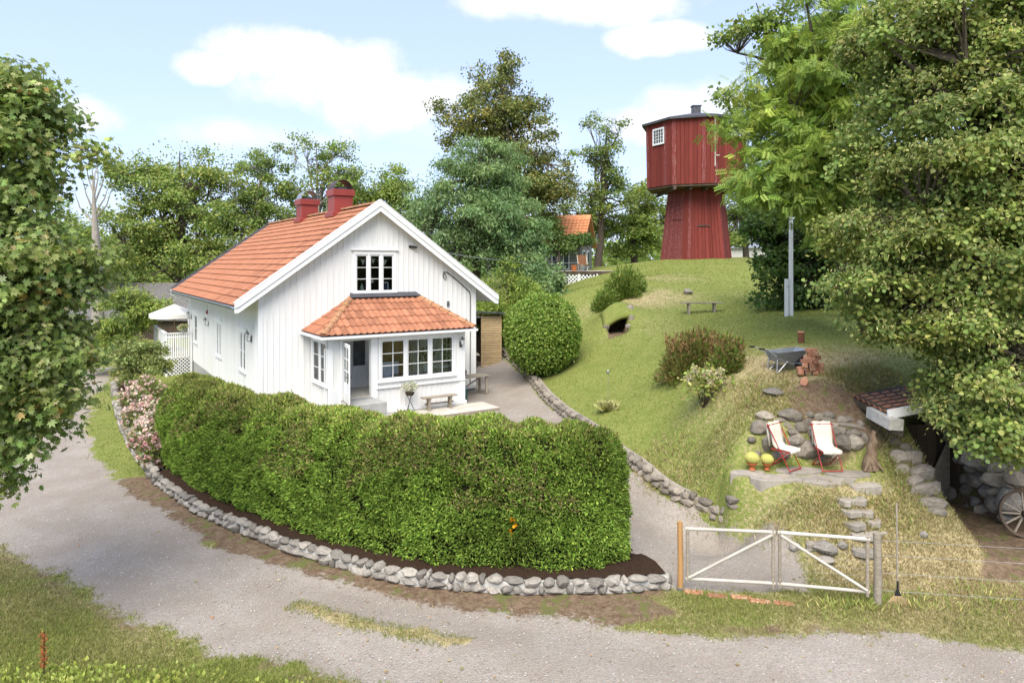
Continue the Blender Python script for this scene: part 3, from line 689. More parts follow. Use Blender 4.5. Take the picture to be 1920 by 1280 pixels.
# ---- porch
PA0, PA1, PB = 1.70, 6.61, -1.954; PZ = 2.66; FLZ = .55
por = MB().box(PA0 + .02, PA1 - .02, PB + .02, -.01, -.4, FLZ).build('porch', M['concrete'], house); 
por['label'] = 'glazed front porch under a hipped tile roof'
DOOR = (2.14, 3.10, FLZ, 2.47); PWIN = (3.45, 6.20, 1.10, 2.43); LWIN = (-1.90, -.42, 1.06, 2.43)
zt = lambda s: PZ
wall('porch_front_wall', PA0, PA1, 0.0, zt, [DOOR, PWIN, (2.14, 3.10, 0, FLZ - .0)], mf(PB), house, board=.19, thick=.1)
wall('porch_side_wall', PB + .1, -.01, 0.0, zt, [LWIN], ml(PA0), house, board=.19, thick=.1)
wall('porch_side_wall', PB + .1, -.01, 0.0, zt, [(-1.7, -.3, 1.1, 2.43)], mr_(PA1), house, board=.19, thick=.1)
MB().box(PA0 + .1, PA1 - .1, PB + .1, -.05, FLZ + .002, FLZ + .03).build('porch_floor', M['floorboard'], house)
MB().box(PA0 + .1, PA1 - .1, PB + .1, -.05, PZ - .10, PZ - .02).build('porch_ceiling', M['interior'], house)
pw_ = window(house, mf(PB), *PWIN, 3, 3, 2, case=.09, d=.05, hood=False, sash=.055); pw_['label'] = 'porch window of three six-pane casements'
window(house, ml(PA0), *LWIN, 2, 3, 1, case=.07, d=.05, hood=False, sash=.05)
window(house, mr_(PA1), -1.7, -.3, 1.1, 2.43, 2, 3, 2, case=.07, d=.05, hood=False, sash=.05)
tb = MB(); tb.box(3.28, PA1 + .05, PB - .10, PB - .047, .82, .87).box(PA0 - .06, PA1 + .06, PB - .085, PB - .047, 2.52, PZ).box(3.16, 3.34, PB - .07, PB - .047, .0, 2.519).box(PA1 - .17, PA1 + .05, PB - .07, PB - .047, 0, .819).box(PA1 - .17, PA1 + .05, PB - .07, PB - .047, .871, 2.519)
tb.box(PA0 - .05, PA0 + .12, PB - .07, PB - .047, 0, 2.519).box(2.04, 2.13, PB - .08, PB - .047, FLZ, 2.519).box(3.105, 3.158, PB - .08, PB - .047, FLZ, 2.519).box(3.3, PA1 + .1, PB - .1, PB - .047, -.02, .1)
tb.box(PA0 - .07, PA0 - .047, PB, PB + .1, 0, 2.519).box(PA0 - .085, PA0 - .047, PB, -.0, 2.52, PZ).box(PA1 + .047, PA1 + .09, PB, 0, -.02, .1)
tb.build('porch_trim', M['trim'], house)
# landing, cheek
MB().box(1.75, 3.3, PB - .95, PB - .11, -.35, FLZ - .02).build('landing', M['concrete'], house)
MB().prism([(1.70, PB - .11, .98), (1.70, PB - .9, .98), (1.70, PB - 1.15, .45), (1.70, PB - 1.15, -.3), (1.70, PB - .11, -.3)], (.045, 0, 0)).build('stair_cheek', M['trim'], house)
# open door
dr = bpy.data.objects.new('door', None); COL.objects.link(dr); dr.parent = house; dr.location = (2.15, PB - .05, FLZ + .01); dr.rotation_euler = (0, 0, R(-98)); dr['label'] = 'white glazed porch door standing open'
W_, H_ = .93, 1.88
db = MB(); db.box(0, .12, 0, .04, 0, H_).box(W_ - .12, W_, 0, .04, 0, H_).box(.12, W_ - .12, 0, .04, 0, .62).box(.12, W_ - .12, 0, .04, H_ - .12, H_).box(.44, .49, .003, .037, .62, H_ - .12)
for z in (1.0, 1.38): db.box(.12, .44, .003, .037, z, z + .03).box(.49, W_ - .12, .003, .037, z, z + .03)
db.build('door_leaf', M['trim'], dr)
for x0, x1 in ((.12, .44), (.49, W_ - .12)):
    for z0, z1 in ((.62, 1.0), (1.03, 1.38), (1.41, H_ - .12)): MB().box(x0, x1, .016, .022, z0, z1).build('pane', M['glass'], dr)
MB().tube([(W_ - .06, -.05, .86), (W_ - .06, -.06, .86), (W_ - .20, -.06, .87)], .011, 6).box(W_ - .075, W_ - .045, -.008, 0, .74, .98).tube([(W_ - .06, .09, .86), (W_ - .2, .1, .87)], .011, 6).tube([(W_ - .06, -.055, .86), (W_ - .06, .095, .86)], .01, 6).box(W_ - .075, W_ - .045, .04, .048, .74, .98).build('handle', M['black'], dr)
# porch roof
EZ, TZ = 2.73, 3.80; e0, e1, eb = 1.42, 6.89, -2.27; t0_, t1_, tbk = 3.1, 5.62, -.12
pr = MB(); z_ = -.05
E0, E1, B0, B1 = (e0, eb, EZ + z_), (e1, eb, EZ + z_), (e0, 0, EZ + z_), (e1, 0, EZ + z_); T0, T1 = (t0_, tbk, TZ + z_), (t1_, tbk, TZ + z_); Q0, Q1 = (t0_, 0, TZ + z_), (t1_, 0, TZ + z_)
pr.add([E0, E1, B0, B1, T0, T1, Q0, Q1], [(0,1,5,4),(2,0,4,6),(1,3,7,5),(4,5,7,6),(0,2,3,1),(2,6,7,3)])
pr_o = pr.build('porch_roof', M['lead'], house)
def slope_tiles(origin, xdir, ydir, width, length, ncourse, cuts, wname='tile'):
    x = Vector(xdir).normalized(); y = Vector(ydir).normalized(); tl = length / ncourse; me0 = tile_mesh(TWD, tl * 1.1, roll=.03, lift=.032)
    nc = int(math.ceil(width / TWD))
    for r in range(ncourse):
        for c in range(nc):
            m = slopemat(Vector(origin) + x * (c * TWD) + y * (r * tl) + Vector((0, 0, random.uniform(0, .006) - .03)), x, y)
            bm = bmesh.new(); bm.from_mesh(me0); bm.transform(m); cut = False
            for co, no in cuts:
                before = len(bm.verts)
                bmesh.ops.bisect_plane(bm, geom=bm.verts[:] + bm.edges[:] + bm.faces[:], plane_co=co, plane_no=no, clear_outer=True)
            if len(bm.faces) > 2:
                me = bpy.data.meshes.new('tile'); bm.to_mesh(me); me.polygons.foreach_set('use_smooth', [True] * len(me.polygons)); me.set_sharp_from_angle(angle=R(50)); me.materials.append(M['tile'])
                link('tile', me, None, pr_o)
            bm.free()
vE0, vE1, vT0, vT1 = Vector(E0), Vector(E1), Vector(T0), Vector(T1)
nL = (vT0 - vE0).cross(Vector((0, 0, 1))).normalized(); nR = (vT1 - vE1).cross(Vector((0, 0, 1))).normalized()
if nL.x > 0: nL = -nL
if nR.x < 0: nR = -nR
fy = Vector((0, tbk - eb, TZ - EZ)); slope_tiles(Vector((e0 - .02, eb - .06, EZ)), (1, 0, 0), fy, e1 - e0 + .1, fy.length + .06, 5, [(vE0, nL), (vE1, nR)])
ly = Vector((t0_ - e0, 0, TZ - EZ)); slope_tiles(Vector((e0 - .05, 0, EZ)), (0, -1, 0), ly, -eb + .1, ly.length + .05, 5, [(vE0, -nL), ((0, -.005, 0), (0, 1, 0))])
ry = Vector((t1_ - e1, 0, TZ - EZ)); slope_tiles(Vector((e1 + .05, eb - .1, EZ)), (0, 1, 0), ry, -eb + .1, ry.length + .05, 5, [(vE1, -nR), ((0, -.005, 0), (0, 1, 0))])
for A_, B_ in ((vE0, vT0), (vE1, vT1)):
    d = (B_ - A_); k = 7
    for i in range(k):
        p = A_ + d * (i / k); q = A_ + d * ((i + 1.12) / k); up = Vector((0, 0, 1)); sd = d.cross(up).normalized(); un = sd.cross(d.normalized())
        hb = MB(); V = []
        for pp, r_ in ((p, .135), (q, .10)):
            for j in range(8): t = math.pi * j / 7; V.append(pp + sd * r_ * math.cos(t) + un * (r_ * .75 * math.sin(t) + .05))
        for j in range(8): t = math.pi * j / 7; V.append(p + sd * .11 * math.cos(t) + un * (.11 * .7 * math.sin(t) + .045))
        hb.add(V, [(j, j + 1, j + 9, j + 8) for j in range(7)] + [(j + 16, j + 17, j + 1, j) for j in range(7)]); hb.build('hip_tile', M['hip'], pr_o, 50)
MB().prism([(t0_ - .12, tbk - .22, TZ - .005), (t1_ + .12, tbk - .22, TZ - .005), (t1_ + .02, -.05, TZ + .13), (t0_ - .02, -.05, TZ + .13)], (0, 0, .02)).build('ridge_flashing', M['darkfelt'], pr_o)
gm = MB()
for A_, B_ in (((e0 - .07, eb - .09), (e1 + .07, eb - .09)), ((e0 - .07, eb - .09), (e0 - .07, -.06)), ((e1 + .07, eb - .09), (e1 + .07, -.06))):
    gm.bar((*A_, EZ - .10), (*B_, EZ - .10), .085, .07)
gm.build('porch_gutter', M['trim'], house)
so = MB().box(e0, e1, eb, -.06, EZ - .085, EZ - .056); so.build('soffit', M['trim'], house)
MB().tube([(e0 + .06, eb + .02, EZ - .13), (PA0 - .06, PB + .0, EZ - .42), (PA0 - .085, PB + .12, EZ - .5), (PA0 - .085, PB + .12, .1)], .035, 8).build('downpipe', M['trim'], house, 60)
# things inside the porch
def inside(name, label, cat, a, b): return thing(name, label, cat, hw(a, b, FLZ + .03), TH)
cbn = inside('cupboard', 'tall brown wooden cupboard behind the left porch window', 'cupboard', 4.75, -.36)
MB().box(-.55, .55, -.22, .24, .1, 1.85, None).build('carcass', M['cabinet'], cbn, bevel=.01)
for s in (-1, 1): MB().box(s * .27 - .24, s * .27 + .24, -.25, -.222, .5, 1.75).box(s * .27 - .17, s * .27 + .17, -.265, -.251, .6, 1.65).build('cupboard_door', M['cabinet'], cbn, bevel=.006)
ch = inside('porch_chair', 'chair with blue striped cushion behind the left porch window', 'chair', 4.0, -1.35)
for x, y in ((-.22, -.2), (.22, -.2), (-.22, .2), (.22, .2)): MB().box(x - .02, x + .02, y - .02, y + .02, 0, .42).build('leg', M['trim'], ch)
MB().box(-.25, .25, -.25, .25, .42, .52).build('cushion', M['bluecloth'], ch, bevel=.02); MB().box(-.45, .45, .15, .22, .52, .98).build('back_cushion', M['bluecloth'], ch, bevel=.02)
cu = inside('curtain', 'pale linen curtain gathered between the porch windows', 'curtain', 5.3, -.62)
V = []; n = 26
for z, w in ((1.95, .22), (1.2, .3), (.5, .42), (.02, .46)):
    for i in range(n + 1): t = i / n * 2 - 1; V.append((t * w, .06 * math.sin(t * 22), z))
MB().add(V, [(r * 27 + i, r * 27 + i + 1, (r + 1) * 27 + i + 1, (r + 1) * 27 + i) for r in range(3) for i in range(n)]).build('cloth', M['curtain'], cu, 80)
pl = inside('potted_plant', 'dark leaved potted plant behind the middle porch window', 'plant', 5.7, -.85)
MB().lathe([(.12, .5), (.16, .75)], 12).lathe([(.2, 0), (.03, .05), (.03, .48), (.15, .5)], 10).build('pot', M['interior'], pl, 40)
pm = MB()
for k in range(16):
    t = k * 2.4; r_ = .15 + .2 * ((k * 37) % 10) / 10; zz = .85 + .5 * ((k * 53) % 10) / 10
    pm.prism([(r_ * math.cos(t) - .08, r_ * math.sin(t), zz), (r_ * math.cos(t), r_ * math.sin(t), zz + .1), (r_ * math.cos(t) + .08, r_ * math.sin(t), zz + .02), (r_ * math.cos(t), r_ * math.sin(t) + .02, zz - .09)], (.01, .01, 0))
    pm.bar((0, 0, .75), (r_ * math.cos(t), r_ * math.sin(t), zz), .008)
pm.build('leaves', surf('maroon_leaf', (.05,.015,.015), (.035,.02,.012), 5, .5), pl)
tbl = inside('side_table', 'white round table inside the right porch window', 'table', 6.05, -1.2)
MB().lathe([(.2, 0), (.03, .04), (.03, .66), (.42, .68), (.42, .71)], 16).build('table_top', M['trim'], tbl, 40)
wi = thing('wall_picture', 'grey framed panel hanging on the wall seen through the porch door', 'picture', hw(3.42, -.05, 1.35), TH)
MB().box(-.22, .22, -.01, .0, 0, 1.0).build('panel', M['lead'], wi); MB().box(-.25, .25, -.012, .004, -.03, -.001).box(-.25, .25, -.012, .004, 1.001, 1.03).build('frame', M['trim'], wi)
# wall lamps
def lantern(name, label, loc, rz):
    t = thing(name, label, 'wall lamp', loc, rz, 'wall lanterns of the house')
    MB().box(-.05, .05, -.02, 0, -.12, .1).build('back_plate', M['lamp'], t, bevel=.008)
    MB().tube([(0, -.02, -.06), (0, -.10, -.10), (0, -.15, -.04), (0, -.15, .0)], .013, 6).build('arm', M['lamp'], t)
    MB().lathe([(.03, 0), (.075, .17), (.07, .17)], 6, (0, -.15, .0)).build('glass_body', M['frost'], t)
    MB().lathe([(.10, .17), (.04, .25), (.012, .29)], 6, (0, -.15, 0)).build('cap', M['lamp'], t)
    return t
lantern('wall_lantern', 'grey wall lantern on the porch corner beside the porch window', hw(6.47, PB - .07, 2.12), TH)
lantern('wall_lantern', 'grey wall lantern on the side wall near the front corner', hw(-.046, 1.0, 2.42), TH - R(90))
lantern('wall_lantern', 'grey wall lantern under the red ornament on the side wall', hw(-.046, 9.5, 2.32), TH - R(90))
lantern('wall_lantern', 'grey wall lantern beside the veranda downpipe', hw(-.046, 14.6, 2.3), TH - R(90))
ro = thing('hanging_ornament', 'small red ornament hanging above a lantern on the side wall', 'ornament', hw(-.06, 9.75, 2.72), TH)
MB().lathe([(.01, 0), (.07, .06), (.06, .14), (.01, .2)], 10).build('bauble', M['redpaint'], ro, 40); MB().bar((0, 0, .2), (0, 0, .45), .008).build('string', M['black'], ro)
# cable on the gable
ca = thing('power_cable', 'black cable looping down the gable wall to the ground', 'cable', hw(6.84, -.05, 4.57), TH)
MB().tube([(-.02, -.02, -.12), (-.07, -.02, -.02), (-.02, -.02, .10), (.10, -.02, .10), (.55, -.02, -.22), (1.10, -.02, -.68), (1.13, -.02, -.8), (1.13, -.02, -4.3)], .017, 6).tube([(-.02, -.02, -.12), (.04, -.02, -.2), (.08, -.02, -.1), (.0, -.02, .06)], .014, 6).build('cable_run', M['black'], ca, 60)
hn = thing('number_plate', 'small navy house number plate above the porch eave', 'sign', hw(7.64, -.05, 2.74), TH)
MB().box(-.17, .17, -.012, .0, -.10, .10).build('plate', M['navy'], hn, bevel=.004)
MB().box(-.09, -.06, -.02, -.0125, -.065, .065).box(.02, .10, -.02, -.0125, .045, .065).box(.02, .10, -.02, -.0125, -.065, -.045).box(.02, .042, -.02, -.0125, -.0445, .0445).box(.078, .10, -.02, -.0125, -.0445, .0445).build('digits', M['trim'], hn)
vn = thing('wall_vent', 'small grey vent on the gable wall right of the porch', 'vent', hw(7.0, -.05, 3.45), TH)
MB().box(-.06, .06, -.02, .0, -.1, .1).build('frame', M['zinc'], vn); MB().box(-.045, .045, -.024, -.0205, -.08, -.05).box(-.045, .045, -.024, -.0205, -.03, .0).box(-.045, .045, -.024, -.0205, .03, .06).build('louvre', M['lead'], vn)
# ------------------------------------------------------------------ rocks
def rock_mesh(seed, flat=.75, mat='stone'):
    rg = random.Random(seed); bm = bmesh.new(); bmesh.ops.create_icosphere(bm, subdivisions=2, radius=.5)
    planes = []
    for k in range(9):
        n = Vector((rg.gauss(0, 1), rg.gauss(0, 1), rg.gauss(0, 1))).normalized(); planes.append((n, rg.uniform(.30, .42)))
    for v in bm.verts:
        p = v.co.copy()
        for n, d in planes:
            e = p.dot(n) - d
            if e > 0: p -= n * e * .92
        v.co = p * (1 + rg.uniform(-.03, .03))
    mn = [min(v.co[i] for v in bm.verts) for i in range(3)]; mx = [max(v.co[i] for v in bm.verts) for i in range(3)]
    for v in bm.verts: v.co = Vector([(v.co[i] - (mn[i] + mx[i]) / 2) / (mx[i] - mn[i]) for i in range(3)])
    me = bpy.data.meshes.new('stone'); bm.to_mesh(me); bm.free()
    me.polygons.foreach_set('use_smooth', [True] * len(me.polygons)); me.set_sharp_from_angle(angle=R(28)); me.materials.append(M[mat]); return me
ROCKS = {m: [rock_mesh(100 + i, mat=m) for i in range(10)] for m in ('stone', 'stone_dark', 'slate', 'brick')}
RG = random.Random(11)
def rock(parent, loc, size, rz=None, mat='stone', name='stone', tilt=.15):
    o = link(name, RG.choice(ROCKS[mat]), None, parent); o.location = loc; o.scale = size
    o.rotation_euler = (RG.uniform(-tilt, tilt), RG.uniform(-tilt, tilt), RG.uniform(-.3, .3) + (rz if rz is not None else RG.uniform(0, 6.28))); return o
def resample(pts, step):
    pts = [Vector(p) for p in pts]; out = []; acc = 0
    for a, b in zip(pts[:-1], pts[1:]):
        L_ = (b - a).length
        while acc <= L_: out.append((a + (b - a) * (acc / L_), (b - a).normalized())); acc += step
        acc -= L_
    return out
def smooth_path(pts, it=2):
    pts = [Vector(p) for p in pts]
    for _ in range(it):
        q = [pts[0]]
        for a, b in zip(pts[:-1], pts[1:]): q += [a * .75 + b * .25, a * .25 + b * .75]
        pts = q + [pts[-1]]
    return pts
def drywall(name, label, path, h, th, smin, smax, mat, core, inward, rows=2, hfun=None):
    """stones laid in rows along a ground path; inward = +1/-1 side of the path"""
    path = smooth_path(path, 2); c0 = path[0]; t = thing(name, label, 'stone wall', (c0.x, c0.y, h1(c0.x, c0.y)))
    base = Vector(t.location); z0 = base.z
    # core strip
    rs = resample(path, .3); V = []
    for p, d in rs:
        n = Vector((-d.y, d.x)) * inward; a = p + n * .06; b = p + n * th; zz = h1(p.x, p.y)
        for q, z in ((a, zz - .15), (a, zz + h * .72), (b, zz + h * .8), (b, zz - .15)): V.append((q.x - base.x, q.y - base.y, z - base.z))
    k = len(rs); Fs = []
    for i in range(k - 1):
        for j in range(3): Fs.append((i * 4 + j, i * 4 + j + 1, i * 4 + 5 + j, i * 4 + 4 + j))
    MB().add(V, Fs).build('mortar' if core == 'mortar' else 'wall_core', M[core], t)
    for r in range(rows):
        L_ = sum((b - a).length for a, b in zip(path[:-1], path[1:])); s = RG.uniform(0, .1) ; rh = h / rows
        while s < L_ - .05:
            w = RG.uniform(smin, smax); acc = 0
            for a, b in zip(path[:-1], path[1:]):
                l = (b - a).length
                if acc + l >= s + w / 2: p = a + (b - a) * ((s + w / 2 - acc) / l); d = (b - a).normalized(); break
                acc += l
            else: break
            n = Vector((-d.y, d.x)) * inward; zz = h1(p.x, p.y); q = p + n * (.08 + .03 * r)
            hh = rh * RG.uniform(.9, 1.35)
            rock(t, (q.x - base.x, q.y - base.y, zz + rh * (r + .5) + RG.uniform(-.02, .02) - base.z), (w * 1.02, RG.uniform(.2, .3), hh), math.atan2(d.y, d.x), mat, tilt=.12)
            s += w * RG.uniform(.92, 1.05)
        # cap stones seen from above
    return t
wf = [Vector(p) for p in wall_f]
inw = 1 if True else -1
drywall('stone_wall', 'low wall of round grey stones in white mortar below the clipped hedge', wf, .27, .30, .10, .40, 'stone', 'mortar', +1)
# rows of cap stones set back on top of the front wall are part of the soil edge
wr = [Vector(p) for p in wall_r]
drywall('retaining_wall', 'mossy fieldstone retaining wall between gravel drive and lawn', wr, .32, .35, .14, .42, 'stone_dark', 'stone_dark', -1)
lp_ = [Vector(p[:2]) for p in GV([(208,728),(214,770),(228,815),(245,850),(268,885),(284,903)])]
drywall('rose_bed_wall', 'grey stone edging beside the pink roses', lp_, .35, .3, .22, .42, 'stone', 'concrete', +1)
# planting bed behind the front wall
hp = smooth_path(wf, 2)
def bed(name, pts, depthf, up, inward=1, step=.3):
    V = []; Fs = []; rs = resample(pts, step); m = 9
    for p, d in rs:
        n = Vector((-d.y, d.x)) * inward
        for j in range(m):
            q = p + n * (.16 + depthf * j / (m - 1)); z = h1(p.x, p.y) + up + (h1(q.x, q.y) - h1(p.x, p.y)) * .3 + .06 * math.sin(j * 1.2) + RG.uniform(-.015, .015)
            if j == m - 1: z -= .5
            V.append((q.x, q.y, z))
    for i in range(len(rs) - 1):
        for j in range(m - 1): Fs.append((i * m + j, i * m + j + 1, (i + 1) * m + j + 1, (i + 1) * m + j))
    return tag(MB().add(V, Fs).build(name, M['soil'], None, 60), kind='structure')
bed('hedge_bed_soil', hp, 2.7, .235)
# triangular end of the bed by the gate with its own border stones
ebp = [Vector(p[:2]) for p in GV([(1262,1106),(1250,1085),(1215,1060),(1185,1040)])]
drywall('bed_border', 'line of flat border stones between dark mulch and gravel by the gate', ebp, .16, .2, .18, .38, 'stone', 'soil', -1 if False else 1, rows=1)
# ------------------------------------------------------------------ gate
def gp(px, py): return G(px, py)
gA, gB = Vector((at(1275,1105,12.5).x, 12.5)), Vector((at(1645,1130,11.8).x, 11.8))
zA, zB = h1(*gA), h1(*gB)
def round_post(name, label, p, h, r, mat, cat='post', n=10, cap=None):
    t = thing(name, label, cat, (p[0], p[1], h1(p[0], p[1]) - .15))
    MB().tube([(0, 0, 0), (.01, 0, h * .5), (0, .01, h + .15)], [r * 1.05, r, r * .95], n).build('shaft', M[mat], t, 60)
    if cap: MB().lathe([(r * 1.3, .06), (r * 1.3, .2)], 10).build('base_shoe', M[cap], t, 40)
    return t
round_post('gate_post', 'orange brown round gate post beside the border stones', gA, 1.22, .052, 'postwood', cap='zinc')
round_post('gate_post', 'greyish brown gate post beside the leaf rake', gB, 1.22, .066, 'greywood')
gd = (gB - gA); gl = gd.length; gu = gd.normalized()
def leaf_gate(label, s0, s1, diag):
    p0 = gA + gu * s0; p1 = gA + gu * s1; z0 = h1(*p0) + .18; z1 = h1(*p1) + .18
    t = thing('gate_leaf', label, 'gate', (p0.x, p0.y, z0), math.atan2(gu.y, gu.x), 'leaves of the double garden gate'); w = s1 - s0; dz = z1 - z0; h = .93
    r = .03
    MB().tube([(0, 0, h), (w, 0, h + dz)], r, 8).build('top_rail', M['palewood'], t, 60); MB().tube([(0, 0, .03), (w, 0, .03 + dz)], r, 8).build('bottom_rail', M['palewood'], t, 60)
    MB().tube([(.035, 0, -.02), (.035, 0, h + .02)], r * 1.02, 8).build('stile', M['greywood'], t, 60); MB().tube([(w - .035, 0, -.05 + dz), (w - .035, 0, h + .04 + dz)], r * 1.02, 8).build('stile', M['greywood'], t, 60)
    a, b = ((.05, -.03, .06), (w - .05, -.03, h + dz - .04)) if diag > 0 else ((.05, -.03, h - .04), (w - .05, -.03, .06 + dz))
    MB().tube([a, b], r * .9, 8).build('brace', M['palewood'], t, 60)
    wm = MB()
    for i in range(1, 12): wm.bar((w * i / 12, .01, .03 + dz * i / 12), (w * i / 12, .01, h + dz * i / 12), .0022)
    for j in range(1, 7): wm.bar((.03, .01, .03 + .128 * j), (w - .03, .01, .03 + .128 * j + dz), .0022)
    tag(wm.build('wire_mesh', M['galv'], t), kind='stuff')
leaf_gate('left gate leaf whose brace rises to the middle', .1, gl / 2 - .01, 1)
leaf_gate('right gate leaf whose brace falls towards the rake', gl / 2 + .03, gl - .12, -1)
# brick sill under the gate
for i, px in enumerate((1300,1345,1390,1425,1470)):
    p = G(px, 1112 + i * 5); t = thing('brick_paver', ['leftmost paving brick under the gate', 'second paving brick from the orange gate post', 'middle paving brick under the gate', 'fourth paving brick from the orange gate post', 'rightmost paving brick under the gate'][i], 'brick', (p.x, p.y, p.z - .008), math.atan2(gu.y, gu.x) + RG.uniform(-.1, .1), 'paving bricks under the gate')
    MB().box(-.17, .17, -.07, .07, -.04, .03).build('slab', M['brick'], t, bevel=.012)
# wire fence to the right of the gate
fp2 = Vector((13.2, 10.9)); round_post('fence_post', 'grey fence post at the far right end of the wire', fp2, 1.2, .06, 'greywood')
wt = thing('wire_fence', 'thin wires stretched right from the gate post', 'fence', (gB.x, gB.y, zB))
for h in (.25, .55, .85, 1.1):
    mid = (fp2 - gB) / 2
    MB().tube([(0, 0, h), (mid.x, mid.y, h - .03), (fp2.x - gB.x, fp2.y - gB.y, h + h1(*fp2) - zB)], .0028, 4).build('wire', M['galv'], wt)
# leaf rake
rp = Vector((at(1672,1120,11.9).x, 11.72)); rz_ = h1(*rp)
rk = thing('leaf_rake', 'long handled leaf rake standing beside the right gate post', 'rake', (rp.x, rp.y, rz_))
MB().tube([(0, 0, .42), (.01, .05, 1.75)], [.016, .014], 8).build('handle', M['greywood'], rk)
MB().tube([(0, -.005, .22), (0, 0, .45)], [.02, .018], 8).prism([(-.06, -.012, .2), (.06, -.012, .2), (.02, -.008, .3), (-.02, -.008, .3)], (0, .014, 0)).build('socket', M['black'], rk)
for i in range(15):
    t = (i - 7) / 7; MB().tube([(t * .05, -.005, .21), (t * .16, -.008, .1), (t * .22, -.01, .02), (t * .225, .02, .0)], .0055, 4).build('tine', M['slat'], rk)
# ------------------------------------------------------------------ patio on the bank
pc = G(1490, 895); PT = .05
pat = thing('stone_patio', 'grey slate slab patio under the two red chairs', 'patio', (pc.x, pc.y, pc.z))
for i, (px, py, w, h) in enumerate([(1400,877,62,16),(1452,888,95,30),(1545,893,110,30),(1615,902,66,24),(1500,872,90,20),(1590,882,80,18)]):
    p = at(px, py, 15.25 - (py - 870) * .022); s = p.y / F; zt_ = h1(p.x, p.y)
    n = 11; rg = random.Random(i); P = []
    for k in range(n):
        t_ = 2 * math.pi * k / n; rr_ = rg.uniform(.85, 1.1); P.append((p.x - pc.x + w * s * .52 * rr_ * math.cos(t_), p.y - pc.y + h * s * 2.0 * rr_ * .5 * math.sin(t_), 0))
    zz = h1(p.x, p.y - .08) + .035 + .003 * i - pc.z
    P = [(a, b, zz) for a, b, _ in P]
    MB().prism(P, (0, 0, -.25)).build('slab', M['slate'], pat, bevel=.01)
def ctr(px, py, d, w, h, dk=.7): p = at(px, py, d); s = d / F; return p, (w * s, max(.18, min(w, h) * s * dk * 1.4), h * s)
sw = thing('rubble_wall', 'rubble stone wall behind the two red folding chairs', 'stone wall', tuple(at(1540,880,15.6)))
bz = Vector(sw.location)
for cx, cy, w, h in [(370,140,210,125),(660,135,280,160),(320,280,235,175),(380,480,110,180),(870,215,115,95),(790,270,150,120),(700,335,125,95),(740,420,200,150),(860,530,270,220),(1000,150,115,95),(1120,125,165,85),(1110,190,140,90),(1340,180,240,90),(1390,255,300,70),(1260,320,150,105),(1430,340,240,90),(1290,470,220,210),(1450,455,170,170),(920,320,110,180),(1200,620,125,65),(550,185,130,70),(200,420,105,75),(640,255,110,100),(1080,580,170,120),(1030,420,120,190),(520,420,150,190),(560,600,220,110),(1010,640,140,70),(1500,230,120,90),(1560,420,90,160),(250,600,120,80),(900,120,110,80),(480,300,130,150),(1180,250,120,80)]:
    px, py = 1380 + cx / 6.4, 760 + cy / 6.4; d = GV([(px, py)])[0][1] - .05
    p, s = ctr(px, py, d, w / 6.4 * 1.14, h / 6.4 * 1.16)
    rock(sw, p - bz + Vector((0, .06, 0)), s, 0, 'stone_dark', tilt=.12)
# stepping stones
for i, (px, py, w, h, lb) in enumerate([(1578,937,26,18,'upper left stepping stone of the bank stair'),(1604,938,32,18,'upper right stepping stone of the bank stair'),(1592,960,34,18,'broad second-row stepping stone of the bank stair'),(1622,959,28,14,'small right stone in the second row of the bank stair'),(1602,984,32,20,'left stone in the third row of the bank stair'),(1634,980,36,14,'right stone in the third row of the bank stair'),(1625,1006,60,14,'long flat bottom step of the bank stair'),(1622,1034,52,16,'lowest pale step behind the right gate leaf')]):
    p = G(px, py); s = p.y / F; t = thing('stepping_stone', lb, 'stepping stone', (p.x, p.y, p.z), 0, 'stepping stones up the bank')
    rg = random.Random(40 + i); P = []
    for k in range(10):
        t_ = 2 * math.pi * k / 10; r_ = rg.uniform(.72, 1.12); P.append((w * s * .62 * r_ * math.cos(t_), h * s * 1.25 * r_ * math.sin(t_), .035 + .012 * rg.random()))
    MB().prism(P, (0, 0, -.12)).build('slab', M['slate'], t, bevel=.012)
for px, py, w, h, lb, mt in [(1490,1025,22,16,'grey boulder behind the left end of the right gate leaf','stone'),(1520,1022,20,18,'dark rounded stone beside the grey boulder inside the gate','stone_dark'),(1545,1030,50,26,'wide pale boulder inside the right gate leaf','stone'),(1580,1022,20,18,'round pale stone at the foot of the bank stair','stone'),(1517,1031,13,9,'small cream stone on the grass inside the gate','slate'),(1545,1047,40,10,'flat broken slab inside the right gate leaf','slate'),
                         (1732,1001,16,15,'round cream stone right of the bank stair','stone'),(1290,547,18,13,'grey boulder on the lawn behind the garden bench','stone'),(1450,735,40,14,'flat grey stone sunk in the dry grass above the rubble wall','stone'),(1508,717,16,20,'pinkish round stone on the dirt mound','brick')]:
    p = G(px, py + h * .4); s = p.y / F; t = thing('boulder' if w > 24 else 'loose_stone', lb, 'stone', tuple(p)); rock(t, (0, 0, h * s * .35), (w * s, w * s * .8, h * s), 0, mt)
